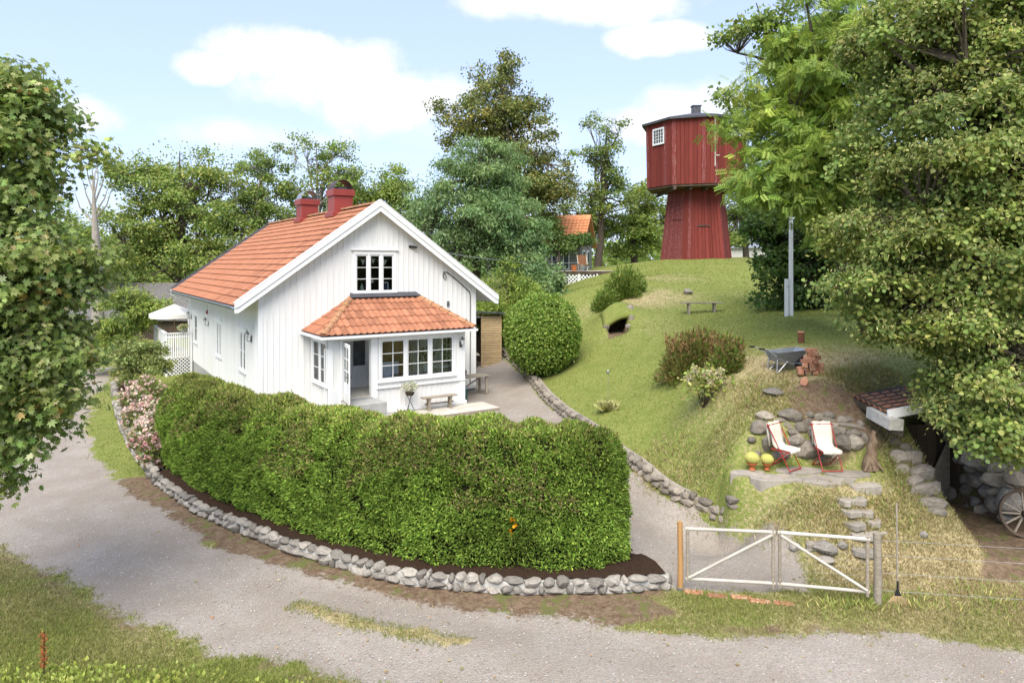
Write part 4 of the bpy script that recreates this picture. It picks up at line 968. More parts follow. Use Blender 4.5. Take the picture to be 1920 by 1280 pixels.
# red folding chairs
def fchair(label, px, py, d, rz):
    p = at(px, py, d); t = thing('folding_chair', label, 'chair', (p.x, p.y, h1(p.x, p.y) + .035), rz, 'red folding chairs on the patio'); t.scale = (.92, .92, .94)
    for s in (-.24, .24):
        MB().bar((s, -.30, 0), (s, .28, .98), .016, .02).build('leg', M['redpaint'], t); MB().bar((s * .9, .30, 0), (s * .9, -.26, .46), .016, .02).build('leg', M['redpaint'], t)
    MB().bar((-.24, -.29, .02), (.24, -.29, .02), .02).build('crossbar', M['redpaint'], t); MB().bar((-.22, .29, .02), (.22, .29, .02), .02).build('crossbar', M['redpaint'], t)
    MB().box(-.23, .23, -.28, .2, .43, .455).build('seat', M['redpaint'], t)
    MB().bar((-.27, .27, .97), (.27, .27, .97), .05, .05).build('top_rail', M['redpaint'], t)
    pts = [(-.31, .405), (-.29, .47), (-.1, .485), (.08, .475), (.155, .55), (.19, .75), (.235, .93), (.285, 1.03), (.325, 1.0), (.30, .8), (.26, .5)]
    V = []; n = 8
    for y, z in pts:
        for i in range(n + 1): x = (i / n - .5) * .45; V.append((x, y + .006 * math.sin(i * 2.1 + z * 9), z + .008 * math.sin(i * 1.7 + y * 20)))
    k = n + 1; m = MB().add(V, [(j * k + i, j * k + i + 1, (j + 1) * k + i + 1, (j + 1) * k + i) for j in range(len(pts) - 1) for i in range(n)])
    o = m.build('blanket', M['blanket'], t, 80); md = o.modifiers.new('thick', 'SOLIDIFY'); md.thickness = .03; md.offset = 0
    return t
fchair('red folding chair with cream blanket beside the potted cacti, turned to the right', 1470, 880, 15.28, R(38))
fchair('red folding chair with cream blanket facing forward near the tree stump', 1550, 880, 15.28, R(2))
# cactus pots
for px, py, sc_, lb in ((1410, 873, 1.0, 'larger yellow-green cactus ball in terracotta pot'), (1438, 876, .88, 'smaller yellow-green cactus ball beside the folding chair')):
    p = at(px, py, 15.2); t = thing('potted_cactus', lb, 'potted plant', (p.x, p.y, h1(p.x, p.y) + .025), 0, 'cactus pots on the patio'); t.scale = (sc_,) * 3
    MB().lathe([(.075, 0), (.05, .035), (.045, .05), (.11, .13), (.125, .15), (.12, .155)], 16).build('pot', M['terracotta'], t, 40)
    m = MB(); V = []; nu, nv = 40, 10
    for j in range(nv + 1):
        ph = math.pi * (.08 + .84 * j / nv) - math.pi / 2
        for i in range(nu): th_ = 2 * math.pi * i / nu; r_ = .155 * (1 + .05 * math.cos(th_ * 20)) * math.cos(ph); V.append((r_ * math.cos(th_), r_ * math.sin(th_), .26 + .13 * math.sin(ph)))
    m.add(V, [(j * nu + i, j * nu + (i + 1) % nu, (j + 1) * nu + (i + 1) % nu, (j + 1) * nu + i) for j in range(nv) for i in range(nu)] + [tuple(range(nu * nv, nu * nv + nu))]); m.build('cactus_ball', M['cactus'], t, 60)
M['snag'] = surf('weathered_snag', (.23,.165,.11), (.15,.105,.07), 5, .9, .1, bmp=.7, bscale=14, bdist=.04, stretch=(3,3,.6), c3=(.40,.33,.25), thr=(.55,.72))
# stump / snag
sg = thing('tree_snag', 'gnarled weathered tree stump at the right end of the rubble wall', 'stump', (at(1633,866,15.2).x, 15.2, h1(at(1633,866,15.2).x, 15.2) - .05))
MB().tube([(0, 0, 0), (-.03, .02, .2), (.05, .03, .36), (.02, .04, .5), (.09, .04, .62), (.06, .05, .74), (.1, .05, .84)], [.2, .13, .12, .085, .09, .06, .045], 7).build('trunk', M['snag'], sg, 60)
for a, l in ((-2.4, .4), (-.9, .36), (-1.7, .3), (.3, .3)): MB().tube([(0, 0, .3), (.14 * math.cos(a), .1 * math.sin(a), .16), (l * .8 * math.cos(a), l * .7 * math.sin(a), .02)], [.07, .055, .02], 6).build('root', M['snag'], sg, 60)
rs_ = thing('cut_stump', 'short rusty brown cut post standing on the lawn', 'stump', (at(1502,643,20.5).x, 20.5, h1(at(1502,643,20.5).x, 20.5) - .05))
MB().tube([(0, 0, 0), (0, 0, .2), (.005, 0, .36)], [.1, .095, .092], 12).build('trunk', surf('rust', (.17,.07,.035), (.11,.045,.025), 6, .9), rs_, 40); MB().lathe([(.105, .35), (.105, .375), (.09, .385)], 12).build('cap', M['brick'], rs_, 40)
# wheelbarrow
wp = G(1470, 696); wb = thing('wheelbarrow', 'grey steel wheelbarrow standing on the dry lawn', 'wheelbarrow', (wp.x, wp.y, wp.z), R(8))
def frustum(mb, b, t, th=.012):
    (bx0, bx1, by0, by1, bz_), (tx0, tx1, ty0, ty1, tz) = b, t
    O = [(bx0, by0, bz_), (bx1, by0, bz_), (bx1, by1, bz_), (bx0, by1, bz_), (tx0, ty0, tz), (tx1, ty0, tz + .07), (tx1, ty1, tz + .07), (tx0, ty1, tz)]
    cx = (bx0 + bx1) / 2; I = [(x + (th if x < cx else -th), y + (th if y < 0 else -th), z + (th if i < 4 else .001)) for i, (x, y, z) in enumerate(O)]
    mb.add(O + I, [(3,2,1,0),(8,9,10,11)] + [(i, (i + 1) % 4, (i + 1) % 4 + 4, i + 4) for i in range(4)] + [(i + 8, i + 12, (i + 1) % 4 + 12, (i + 1) % 4 + 8) for i in range(4)] + [(i + 4, (i + 1) % 4 + 4, (i + 1) % 4 + 12, i + 12) for i in range(4)])
m = MB(); frustum(m, (-.30, .22, -.2, .2, .27), (-.36, .52, -.33, .33, .52)); m.build('tub', M['tub'], wb)
for s in (-1, 1):
    MB().tube([(-.72, s * .27, .62), (-.60, s * .27, .60), (-.35, s * .25, .43), (-.1, s * .22, .26), (.55, s * .07, .2)], .016, 8).build('handle', M['galv'], wb, 60)
    MB().tube([(-.82, s * .27, .63), (-.68, s * .27, .617)], .022, 8).build('grip', M['rubber'], wb, 60)
    MB().tube([(-.3, s * .22, .40), (-.33, s * .24, 0)], .017, 8).build('leg', M['galv'], wb); MB().tube([(-.02, s * .2, .28), (-.28, s * .23, .02)], .015, 8).build('brace', M['galv'], wb)
wh = MB(); V = []
for i in range(20):
    t_ = 2 * math.pi * i / 20
    for j in range(8): u_ = 2 * math.pi * j / 8; r_ = .155 + .045 * math.cos(u_); V.append((.5 + r_ * math.cos(t_), .045 * math.sin(u_), .2 + r_ * math.sin(t_)))
wh.add(V, [(i * 8 + j, i * 8 + (j + 1) % 8, ((i + 1) % 20) * 8 + (j + 1) % 8, ((i + 1) % 20) * 8 + j) for i in range(20) for j in range(8)]); wo2 = wh.build('wheel', M['rubber'], wb, 60)
MB().tube([(.5, -.05, .2), (.5, .05, .2)], .1, 14).build('rim', M['tub'], wo2, 40)
# brick stack
bs = G(1520, 703); bw_, bh_, bl_ = .13, .080, .26
BL = [(-.26,0,0,0),(-.02,.02,0,1),(.13,0,0,0),(.30,.05,0,0),(-.2,.02,1,1),(.02,0,1,0),(.17,.03,1,1),(-.14,0,2,0),(.05,.03,2,0),(.2,.02,2,1),(-.1,.02,3,1),(.1,0,3,0),(-.03,.02,4,1),(.12,.03,4,1),(.06,.0,5,1),(.02,.02,6,1),(-.18,.15,0,0),(.05,.16,1,0),(0,.15,3,0)]
WORDS = ['bottom', 'second', 'third', 'fourth', 'fifth', 'sixth', 'top']
BLAB = []
ORD = ['leftmost', 'second from left', 'third from left', 'fourth from left', 'rightmost']
for i, b_ in enumerate(BL):
    row = sorted([k for k in range(len(BL)) if BL[k][2] == b_[2]], key=lambda k: BL[k][0]); j = row.index(i)
    wd_ = '' if len(row) == 1 else ('rightmost ' if j == len(row) - 1 else ORD[j] + ' ')
    BLAB.append(f'{wd_}brick in the {WORDS[b_[2]]} course of the pile by the wheelbarrow')
for i, (x, y, L_, o_) in enumerate(BL):
    t = thing('brick', BLAB[i], 'brick', (bs.x + x, bs.y + y, bs.z + .02 + (bh_ + .012) * L_), RG.uniform(-.2, .2) + (0 if o_ else R(75)), f'bricks in the {WORDS[L_]} course of the pile')
    MB().box(-bl_ / 2, bl_ / 2, -bw_ / 2, bw_ / 2, 0, bh_ + .012).build('block', M['brick'], t, bevel=.008)
# ------------------------------------------------------------------ root cellar
cel = thing('root_cellar', 'stone root cellar entrance with a small tiled roof under the big tree', 'cellar', (9.75, 16.7, -.62))
cb_ = Vector(cel.location)
def cl(px, py, d): return at(px, py, d) - cb_
zt0 = 1.95
# tiled roof: slab tilted to the right
rA, rB, rC, rD = cl(1603,740,16.4), cl(1664,770,15.25), cl(1730,757,15.45), cl(1690,722,16.7)
rf = MB().prism([rA, rB, rC, rD], (0, 0, -.07)).build('roof', M['darkwood'], cel)
ex = (rB - rA); ey = (rD - rA); L1 = ex.length; L2 = ey.length
tcm = tile_mesh(.2, .30, roll=.03)
xh = -ex.normalized(); yh = (ey - xh * ey.dot(xh)).normalized()
for i in range(int(L1 / .2) + 1):
    for j in range(5):
        o = link('tile', tcm, None, rf); o.matrix_local = slopemat(rB + xh * (i * .2) + yh * (j * .27 - .05) + Vector((0, 0, .012)), xh, yh)
MB().bar(cl(1662,774,15.2) + Vector((0,-.06,-.02)), cl(1735,760,15.4) + Vector((0,-.06,-.02)), .04, .2).build('fascia', M['trim'], cel)
MB().bar(rA + Vector((0, .0, -.14)), rB + Vector((0, 0, -.16)), .07, .16).build('side_beam', M['darkwood'], cel)
MB().bar(cl(1632,772,15.75), cl(1676,796,14.95), .2, .24).bar(cl(1668,794,15.05), cl(1688,795,15.1), .2, .24).build('white_lintel', M['mortar'], cel)
# dark chamber behind
ch_ = MB(); ch_.box(-.65, .8, .9, 1.0, 0, 2.2).box(-.70, -.6, -.4, .9, 0, 2.2).box(.75, .85, -.4, .9, 0, 2.2).box(-.65, .8, -.3, .9, 2.15, 2.25); ch_.build('chamber', M['darkwood'], cel)
for i in range(4): MB().box(-.25 + i * .24, -.02 + i * .24, -.06, -.02, .05, 1.75).build('door_plank', M['darkwood'], cel)
MB().box(.72, .8, -.1, .0, 0, 1.9).build('door_post', M['greywood'], cel)
MB().prism([(.70, -.16, .1), (.70, -.16, 1.5), (.2, -.2, .5), (.1, -.25, .1)], (0, -.03, 0)).build('leaning_board', M['greywood'], cel)
def crock(cx, cy, w, h, d, mat='stone_dark'):
    px, py = 1580 + cx / 4, 700 + cy / 4
    if d == 0: d = GV([(px, py)])[0][1] - .02
    p, s = ctr(px, py, d, w / 4 * 1.05, h / 4 * 1.05); 
    if d is not None: rock(cel, p - cb_, s, 0, mat)
for cx, cy, w, h in [(430,630,160,120),(520,640,140,140),(590,750,190,130),(620,880,280,130),(670,985,210,120),(700,1040,150,90),(390,450,120,80),(385,520,120,80),(470,560,110,80),(540,820,130,100),(450,720,120,90)]:
    crock(cx, cy, w, h, 0)
for cx, cy, w, h in [(850,470,210,140),(930,530,240,160),(840,610,140,100),(850,690,110,80),(830,830,140,110),(860,900,210,160),(930,790,100,100),(1050,660,290,160),(1170,790,280,150),(1190,872,200,80),(1150,970,150,160),(1020,960,120,100),(1080,1040,190,130),(980,700,150,120),(920,640,160,100),(960,860,150,130),(1020,800,170,140),(760,640,80,220),(770,800,80,220),(1260,960,160,200),(1280,780,150,140),(1180,680,200,120),(1060,540,200,130),(1100,880,160,120),(980,1000,160,110),(1230,1080,140,90)]:
    crock(cx, cy, w, h, 17.05 - (cx - 760) * .0046, 'stone_dark' if (cx * 7 + cy) % 3 else 'stone')
# earth behind the wing walls
eb_ = MB(); V = []
cols_ = [(1770,17.3),(1800,16.75),(1840,16.0),(1880,15.3),(1915,14.8),(1960,14.3)]
for px, d in cols_:
    for py in (800, 860, 920, 985): V.append(at(px, py if d > 15 else py + 10, d + .18) - cb_)
eb_.add(V, [(i * 4 + j, i * 4 + j + 1, i * 4 + 5 + j, i * 4 + 4 + j) for i in range(len(cols_) - 1) for j in range(3)]); eb_.build('wing_wall_core', M['mortar'], cel, 60)
# wagon wheel
ww = thing('wagon_wheel', 'old iron-rimmed wagon wheel leaning on the cellar wall', 'wheel', tuple(at(1926,990,14.15)), R(-12)); RW = .47
ww.location.z = h1(ww.location.x, ww.location.y)
tl = Matrix.Rotation(R(-14), 4, 'X')
V = []
for i in range(36):
    t_ = 2 * math.pi * i / 36
    for r_, y in ((RW, -.03), (RW, .03), (RW - .05, .03), (RW - .05, -.03)): V.append(tl @ Vector((r_ * math.cos(t_), y, RW + r_ * math.sin(t_))))
MB().add(V, [(i * 4 + j, i * 4 + (j + 1) % 4, ((i + 1) % 36) * 4 + (j + 1) % 4, ((i + 1) % 36) * 4 + j) for i in range(36) for j in range(4)]).build('rim', M['darkwood'], ww, 50)
hb = MB(); hb.tube([tl @ Vector((0, -.12, RW)), tl @ Vector((0, .1, RW))], [.06, .075], 12); hb.build('hub', M['darkwood'], ww, 40)
for i in range(12):
    t_ = 2 * math.pi * i / 12; MB().bar(tl @ Vector((.07 * math.cos(t_), 0, RW + .07 * math.sin(t_))), tl @ Vector(((RW - .04) * math.cos(t_), 0, RW + (RW - .04) * math.sin(t_))), .028).build('spoke', M['greywood'], ww)
# ------------------------------------------------------------------ benches, posts, table, stand
def bench(label, p, rz, L_=1.5, h=.45, w=.27, mat='greywood', stretcher=True):
    t = thing('bench', label, 'bench', tuple(p), rz)
    MB().box(-L_ / 2, L_ / 2, -w / 2, w / 2, h - .045, h).build('seat', M[mat], t, bevel=.008)
    for s in (-1, 1):
        x = s * L_ * .31; MB().box(x - .035, x + .035, -w * .36, w * .36, .03 if stretcher else -.1, h - .047).build('leg', M[mat], t)
        if stretcher: MB().box(x - .045, x + .045, -w * .55, w * .55, 0, .029).build('foot', M[mat], t)
        MB().box(x - .05, x + .05, -w * .42, w * .42, h - .085, h - .046).build('bearer', M[mat], t)
    if stretcher: MB().box(-L_ * .42, L_ * .42, -.02, .02, .2, .235).build('stretcher', M['darkwood'], t)
    return t
DKZ = .0
# deck
dk = thing('porch_deck', 'low pale plank deck in front of the porch', 'deck', hw(3.4, PB - 1.35, 0), TH)
for i in range(9): MB().box(0, 3.95, .02 + i * .135, .147 + i * .135, -.08, -.025).build('plank', M['palewood'], dk, bevel=.004)
MB().box(.02, 3.93, .0, .018, -.4, -.03).box(3.93, 3.955, .02, 1.2, -.4, -.082).build('skirt', M['greywood'], dk)
bench('small wooden trestle bench on the deck below the porch window', hw(5.45, PB - .42, -.025), TH, 1.32, .46)
gb = Vector((at(1315,588,29).x, 29)); bench('grey plank bench on the sloping lawn', (gb.x, gb.y, h1(*gb)), R(3), 1.75, .46, .34, 'greywood', False)
fs = thing('flower_stand', 'black tripod plant stand with pale flowers by the bench', 'plant stand', hw(4.35, PB - .4, -.025), TH)
for a in (0, 2.1, 4.2): MB().tube([(.2 * math.cos(a), .2 * math.sin(a), 0), (-.12 * math.cos(a), -.12 * math.sin(a), .62)], .01, 6).build('leg', M['black'], fs)
MB().lathe([(.11, .58), (.17, .68), (.165, .68)], 14).build('bowl', M['darkwood'], fs, 40)
FLOWER_STAND = hw(4.35, PB - .4, .72)
pt = thing('potting_table', 'weathered garden table at the corner behind the porch', 'table', hw(7.55, -.75, -.02), TH)
for i in range(4): MB().box(-.75, .75, -.36 + i * .18, -.195 + i * .18, .70, .735).build('plank', M['greywood'], pt)
for x in (-.6, .6):
    for y in (-.26, .26): MB().box(x - .035, x + .035, y - .035, y + .035, 0, .699).build('leg', M['greywood'], pt)
    MB().box(x - .03, x + .03, -.35, .35, .0, .05).build('foot', M['greywood'], pt)
MB().bar((-.6, 0, .1), (.5, 0, .66), .04).build('brace', M['greywood'], pt)
bk_ = thing('bucket', 'dark green lidded bucket under the potting table', 'bucket', hw(6.95, -1.35, -.08), TH)
MB().lathe([(.15, 0), (.18, .42), (.19, .43), (.19, .46)], 16).build('pail', M['green_plastic'], bk_, 40); MB().lathe([(.185, .462), (.17, .50), (.05, .52)], 16).build('lid', M['zinc'], bk_, 40)
for i, (a, b, c) in enumerate(((7.0, -.7, 'left'), (7.35, -.65, 'middle'))):
    p = thing('flower_pot', f'{["brown plant pot on the potting table nearest the porch","dark plant pot in the middle of the potting table"][i]}', 'pot', hw(a, b, .715), TH, 'pots on the potting table')
    MB().lathe([(.09, 0), (.13, .16), (.135, .17)], 12).build('pot', M['terracotta'] if i == 0 else M['darkwood'], p, 40)
    MB().lathe([(.125, .165), (.12, .2), (.05, .28)], 9).build('plant', surf('withered', (.09,.035,.025), (.07,.04,.02), 20, .9, bmp=1), p, 40)
# flag pole and white posts
fpx = at(1483,592,26); fl = thing('flagpole', 'tall white flagpole rising in front of the dark foliage', 'flagpole', (fpx.x, fpx.y, h1(fpx.x, fpx.y) - .1))
MB().tube([(0, 0, 0), (0, 0, 4), (0, 0, 9.5)], [.085, .075, .045], 14).build('pole', M['trim'], fl, 60); MB().lathe([(.03, 9.5), (.09, 9.58), (.08, 9.68), (.02, 9.74)], 12).build('finial', M['trim'], fl, 40)
fp3 = at(1474.5,590,25.9); t = thing('flagpole_support', 'short white square post beside the flagpole', 'post', (fp3.x, fp3.y, h1(fp3.x, fp3.y) - .1))
MB().box(-.06, .06, -.05, .05, 0, 1.5).build('post_shaft', M['trim'], t, bevel=.008); MB().box(-.02, .075, -.055, -.051, 1.2, 1.24).build('strap', M['zinc'], t)
# garden light stake with seed head on lawn
sl = G(1140, 752); t = thing('stake_light', 'thin stake with small round head standing on the lawn', 'stake', tuple(sl)); MB().tube([(0, 0, -.05), (.01, 0, .9)], .008, 6).build('stake', M['greywood'], t); MB().lathe([(.012, .88), (.04, .93), (.03, 1.0), (.01, 1.02)], 8).build('head', M['zinc'], t, 40)
# dug-out hole in the slope
hp0 = at(1164, 612, 29.0); eh = thing('earth_hole', 'dark stone-edged hole dug into the slope below the ferns', 'hole', (hp0.x, 28.9, h1(hp0.x, 28.9)))
hzb = Vector(eh.location)
NOCUT[0] = True
rx_, ry_ = np.meshgrid(np.linspace(3.85, 5.2, 10), np.linspace(29.25, 31.2, 14)); rz2 = hz(rx_, ry_) + .012; NOCUT[0] = False
Vt = np.c_[rx_.ravel() - hzb.x, ry_.ravel() - hzb.y, rz2.ravel() - hzb.z]; kk = (np.arange(13)[:, None] * 10 + np.arange(9)[None]).ravel(); Qt = np.c_[kk, kk + 1, kk + 11, kk + 10]
ob = link('turf_roof', npmesh('turf_roof', Vt, Qt, smooth=True), M['ground'], eh); md = ob.modifiers.new('thick', 'SOLIDIFY'); md.thickness = .16; md.offset = -1
for px, py, w, h in ((1140,600,18,14),(1144,586,17,14),(1148,612,20,10),(1137,613,14,10),(1184,598,12,16),(1180,612,14,10),(1147,574,18,12),(1182,578,14,14)):
    p = at(px, py, GV([(px, py)])[0][1] + .05); rock(eh, p - hzb, (w * .0225, .25, h * .0225), 0, 'stone_dark')
# ------------------------------------------------------------------ wood shed with slats
sp = at(906, 687, 31.5); sh = thing('wood_shed', 'small slatted wood shed at the side of the house', 'shed', (sp.x - .1, sp.y, h1(sp.x, sp.y) - .05), TH - R(22))
for i in range(30): MB().box(0, .95, -.02, .012, .06 + i * .077, .118 + i * .077).build('slat', M['slat'], sh)
for x in (.05, .9): MB().box(x - .03, x + .03, .015, .07, 0, 2.42).build('post', M['slat'], sh)
MB().box(-1.6, -1.54, 0, .06, 0, 2.5).box(-1.6, -1.54, 1.3, 1.36, 0, 2.3).build('post', M['slat'], sh)
MB().prism([(-1.8, -.25, 2.62), (1.15, -.25, 2.44), (1.15, 1.5, 2.36), (-1.8, 1.5, 2.54)], (0, 0, .06)).build('roof', M['lead'], sh)
MB().box(-1.6, .95, 1.36, 1.42, 0, 2.3).box(.92, .97, .08, 1.3, 0, 2.3).build('wall', M['darkwood'], sh); MB().box(-1.5, -.05, .1, .9, .55, .6).box(-1.5, -.02, .01, .05, 2.28, 2.36).build('shelf', M['palewood'], sh)
for k in range(22):
    q = MB().tube([(-1.4 + (k % 8) * .17, .05, .1 + (k // 8) * .16), (-1.4 + (k % 8) * .17, .6, .1 + (k // 8) * .16)], .075, 7).build('log', M['bark'], sh)
# ------------------------------------------------------------------ veranda
vr = thing('veranda', 'white picket veranda with lattice base at the rear side of the house', 'veranda', hw(0, 14.0, 0), TH); VB = 5.2; VF = .42
MB().box(-1.28, -.06, .0, VB, VF - .1, VF).build('floor', M['palewood'], vr)
for (x, y) in ((-1.25, .03), (-.12, .03), (-1.25, VB - .05), (-1.25, 2.6)): MB().box(x - .045, x + .045, y - .045, y + .045, -.6, VF + 1.16).build('post', M['trim'], vr)
MB().box(-1.3, -.06, -.03, .09, VF + 1.1, VF + 1.15).build('handrail', M['trim'], vr); MB().box(-1.32, -1.18, -.03, VB, VF + 1.1, VF + 1.152).build('handrail', M['trim'], vr)
MB().box(-1.2, -.1, .01, .05, VF + .9, VF + .98).build('mid_rail', M['trim'], vr)
for i in range(11): MB().box(-1.16 + i * .098, -1.10 + i * .098, -.005, .02, VF - .08, VF + 1.09).build('picket', M['trim'], vr)
for i in range(38): MB().box(-1.275, -1.25, .1 + i * .13, .215 + i * .13, VF - .1, VF + 1.09).build('picket', M['trim'], vr)
lt = MB(); 
for k in range(-8, 14):
    for sgn in (1, -1):
        x0 = -1.25 + k * .17; pts = []
        for s in range(0, 61):
            z = -.55 + s * .015; x = x0 + sgn * (z + .1)
            if -1.22 < x < -.12: pts.append((x, .01 if sgn > 0 else -.012, z))
        if len(pts) > 3: lt.bar(pts[0], pts[-1], .04, .012, up=(0, 1, 0))
tag(lt.build('lattice', M['trim'], vr), kind='stuff')
MB().box(-1.24, -.1, .2, .25, -.6, VF - .12).build('base_panel', M['darkwood'], vr)
MB().box(-1.27, -1.25, .1, VB, -.6, VF - .105).build('side_panel', M['palewood'], vr)
# parasol on the veranda
ps = thing('parasol', 'white parasol open over the veranda', 'parasol', hw(-.62, 16.3, VF), TH)
MB().tube([(0, 0, 0), (0, 0, 2.35)], .025, 8).build('pole', M['rawwood'], ps); V = [(0, 0, 2.45)]
for k in range(8): t_ = 2 * math.pi * k / 8 + .39; V.append((1.25 * math.cos(t_), 1.25 * math.sin(t_), 1.95))
for k in range(8): t_ = 2 * math.pi * k / 8 + .39; V.append((1.25 * math.cos(t_), 1.25 * math.sin(t_), 1.75))
MB().add(V, [(0, k + 1, (k + 1) % 8 + 1) for k in range(8)] + [(k + 1, k + 9, (k + 1) % 8 + 9, (k + 1) % 8 + 1) for k in range(8)]).build('canopy', M['canvas'], ps)
hpz = hw(-.5, 14.4, 1.62); VER_POT = hpz
vp = thing('veranda_pot', 'flower basket with mixed blooms standing on the veranda rail', 'flower pot', tuple(hw(-.5, 14.02, VF + 1.153)), TH); MB().lathe([(.1, 0), (.16, .16), (.155, .17)], 12).build('pot', M['concrete'], vp, 40)
# overhead line
ol = thing('overhead_line', 'thin wire running from the gable to the neighbouring house', 'wire', hw(5.5, -.06, 5.62), 0)
a = Vector(ol.location); e = at(1085, 492, 50)
MB().tube([Vector((0, 0, 0))] + [(e - a) * t_ - Vector((0, 0, 1.2 * t_ * (1 - t_))) for t_ in (.2, .4, .6, .8, 1)], .013, 4).build('wire', M['galv'], ol); MB().tube([(-.12, -.05, .02), (.18, -.05, -.02)], .05, 8).build('clamp', M['black'], ol)
# ------------------------------------------------------------------ red tower
TC = at(1305, 484, 50); tw = thing('red_mill_tower', 'tall red wooden mill tower with wide octagonal cabin on the hilltop', 'tower', (TC.x, TC.y, h1(TC.x, TC.y) - .15)); tz = tw.location.z
def zpx(py, d=50): return CAMZ - (py - HZ) / F * d - tz
def ring(r, z, n, ph): return [(r * math.cos(ph + 2 * math.pi * k / n), r * math.sin(ph + 2 * math.pi * k / n), z) for k in range(n)]
def boarded(n, ph, r0, z0, r1, z1, bw, matf, nm):
    core = MB(); A_ = ring(r0 - .06, z0, n, ph); B_ = ring(r1 - .06, z1, n, ph); core.add(A_ + B_, [(k, (k + 1) % n, (k + 1) % n + n, k + n) for k in range(n)] + [tuple(reversed(range(n))), tuple(range(n, 2 * n))])
    w_ = core.build(nm, M['redwood'], tw); A_ = [Vector(p) for p in ring(r0, z0, n, ph)]; B_ = [Vector(p) for p in ring(r1, z1, n, ph)]
    for k in range(n):
        a0, a1, b0, b1 = A_[k], A_[(k + 1) % n], B_[k], B_[(k + 1) % n]; mid = (a0 + a1) / 2
        if mid.y > .6: continue          # far side stays plain
        m_ = max(2, round((a1 - a0).length / bw)); out = Vector((mid.x, mid.y, 0)).normalized()
        for i in range(m_):
            s0, s1 = (i + .04) / m_, (i + .96) / m_; P = [a0.lerp(a1, s0), a0.lerp(a1, s1), b0.lerp(b1, s1), b0.lerp(b1, s0)]
            off = out * (.015 * (i % 2) + random.uniform(0, .008)); mb = MB().prism([p + off for p in P], out * -.05)
            mb.build('board', matf(k, i, m_), w_)
    return w_
# leg: hexagonal-ish tapering base
zb_t = zpx(345); PH = R(-118)
boarded(6, PH, 2.62, 0, 1.93, zb_t + .4, .26, lambda k, i, m_: M['redwood_pale'] if (k == 5 and i < m_ * .8) or i in (0,) else M['redwood'], 'base_wall')
zc0, zc1 = zpx(354), zpx(238)
CR = 3.62; CPH = R(-112.5 - 18)
boarded(8, CPH, CR, zc0, CR + .08, zc1 + .15, .285, lambda k, i, m_: M['redwood_pale'] if (i + k) % 7 == 0 or i == 0 else M['redwood'], 'cabin_wall')
MB().add(ring(CR - .05, zc0 - .02, 8, CPH) + ring(CR - .05, zc0 - .14, 8, CPH), [tuple(range(8)), tuple(reversed(range(8, 16)))] + [(k, k + 8, (k + 1) % 8 + 8, (k + 1) % 8) for k in range(8)]).build('floor_frame', M['darkwood'], tw)
for x in (-2.2, -1.1, 0, 1.1, 2.2): MB().bar((x, -2.9, zc0 - .25), (x, 2.9, zc0 - .25), .16, .2).build('joist', M['darkwood'], tw)
rz0 = zc1 + .1; apex = zpx(214)
R_ = ring(CR + .36, rz0, 8, CPH); R2_ = ring(CR + .36, rz0 - .15, 8, CPH)
tr_ = MB().add(R_ + [(0, 0, apex + .1)] + R2_, [(k, (k + 1) % 8, 8) for k in range(8)] + [(k, k + 9, (k + 1) % 8 + 9, (k + 1) % 8) for k in range(8)] + [tuple(range(9, 17))]).build('roof', M['darkfelt'], tw)
MB().box(-.28, .28, -.28, .28, apex - .2, apex + .52).build('roof_vent', M['lead'], tr_, bevel=.01); MB().box(-.34, .34, -.34, .34, apex + .521, apex + .58).build('vent_cap', M['lead'], tr_)
MB().box(2.2, 2.5, -1.9, -1.6, rz0 + .1, rz0 + .55).build('roof_vent', M['lead'], tr_)
# tower windows on facets
def facet(n, ph, r, k): a = Vector(ring(r, 0, n, ph)[k]); b = Vector(ring(r, 0, n, ph)[(k + 1) % n]); return a, b
def fwin(k, t0, t1, z0, z1, nc, nr):
    a, b = facet(8, CPH, CR + .11, k); d = (b - a).normalized(); o = Vector((d.y, -d.x, 0)); L_ = (b - a).length
    if o.dot(a) < 0: o = -o
    mp = lambda s, dd, z: tuple(a + d * (s * L_) + o * dd + Vector((0, 0, z)))
    w = MB(); c = .09 / L_
    w.box(t0 - c, t1 + c, 0, .06, z0 - .12, z0, mp).box(t0 - c, t1 + c, 0, .06, z1, z1 + .12, mp).box(t0 - c, t0, 0, .06, z0, z1, mp).box(t1, t1 + c, 0, .06, z0, z1, mp)
    for i in range(1, nc): w.box(t0 + (t1 - t0) * i / nc - .012 / L_, t0 + (t1 - t0) * i / nc + .012 / L_, .012, .045, z0, z1, mp)
    for i in range(1, nr): w.box(t0, t1, .011, .044, z0 + (z1 - z0) * i / nr - .012, z0 + (z1 - z0) * i / nr + .012, mp)
    wo3 = w.build('window', M['trim'], tw); MB().box(t0, t1, .0, .01, z0, z1, mp).build('pane', M['pane_dark'], wo3)
M['pane_dark'] = surf('dark_pane', (.10,.12,.13), (.06,.07,.08), 2, .08, .6, bmp=0)
fa = [(k, (Vector(ring(CR, 0, 8, CPH)[k]) + Vector(ring(CR, 0, 8, CPH)[(k + 1) % 8])) / 2) for k in range(8)]
vis = sorted([f for f in fa if f[1].y < .8], key=lambda f: f[1].x)
fwin(vis[0][0], .34, .70, zpx(276), zpx(252), 4, 4)
fwin(vis[2][0], .25, .85, zpx(266), zpx(244), 4, 2)
a, b = facet(8, CPH, CR + .06, vis[1][0]); e = a if a.x > b.x else b
MB().bar((e.x * 1.01, e.y * 1.01, zpx(325)), (e.x * 1.01, e.y * 1.01, zpx(235)), .05).bar((e.x * 1.01 - .03, e.y * 1.01, zpx(306)), (e.x * 1.01 + .3, e.y * 1.01, zpx(306)), .05).build('conduit', M['palewood'], tw)
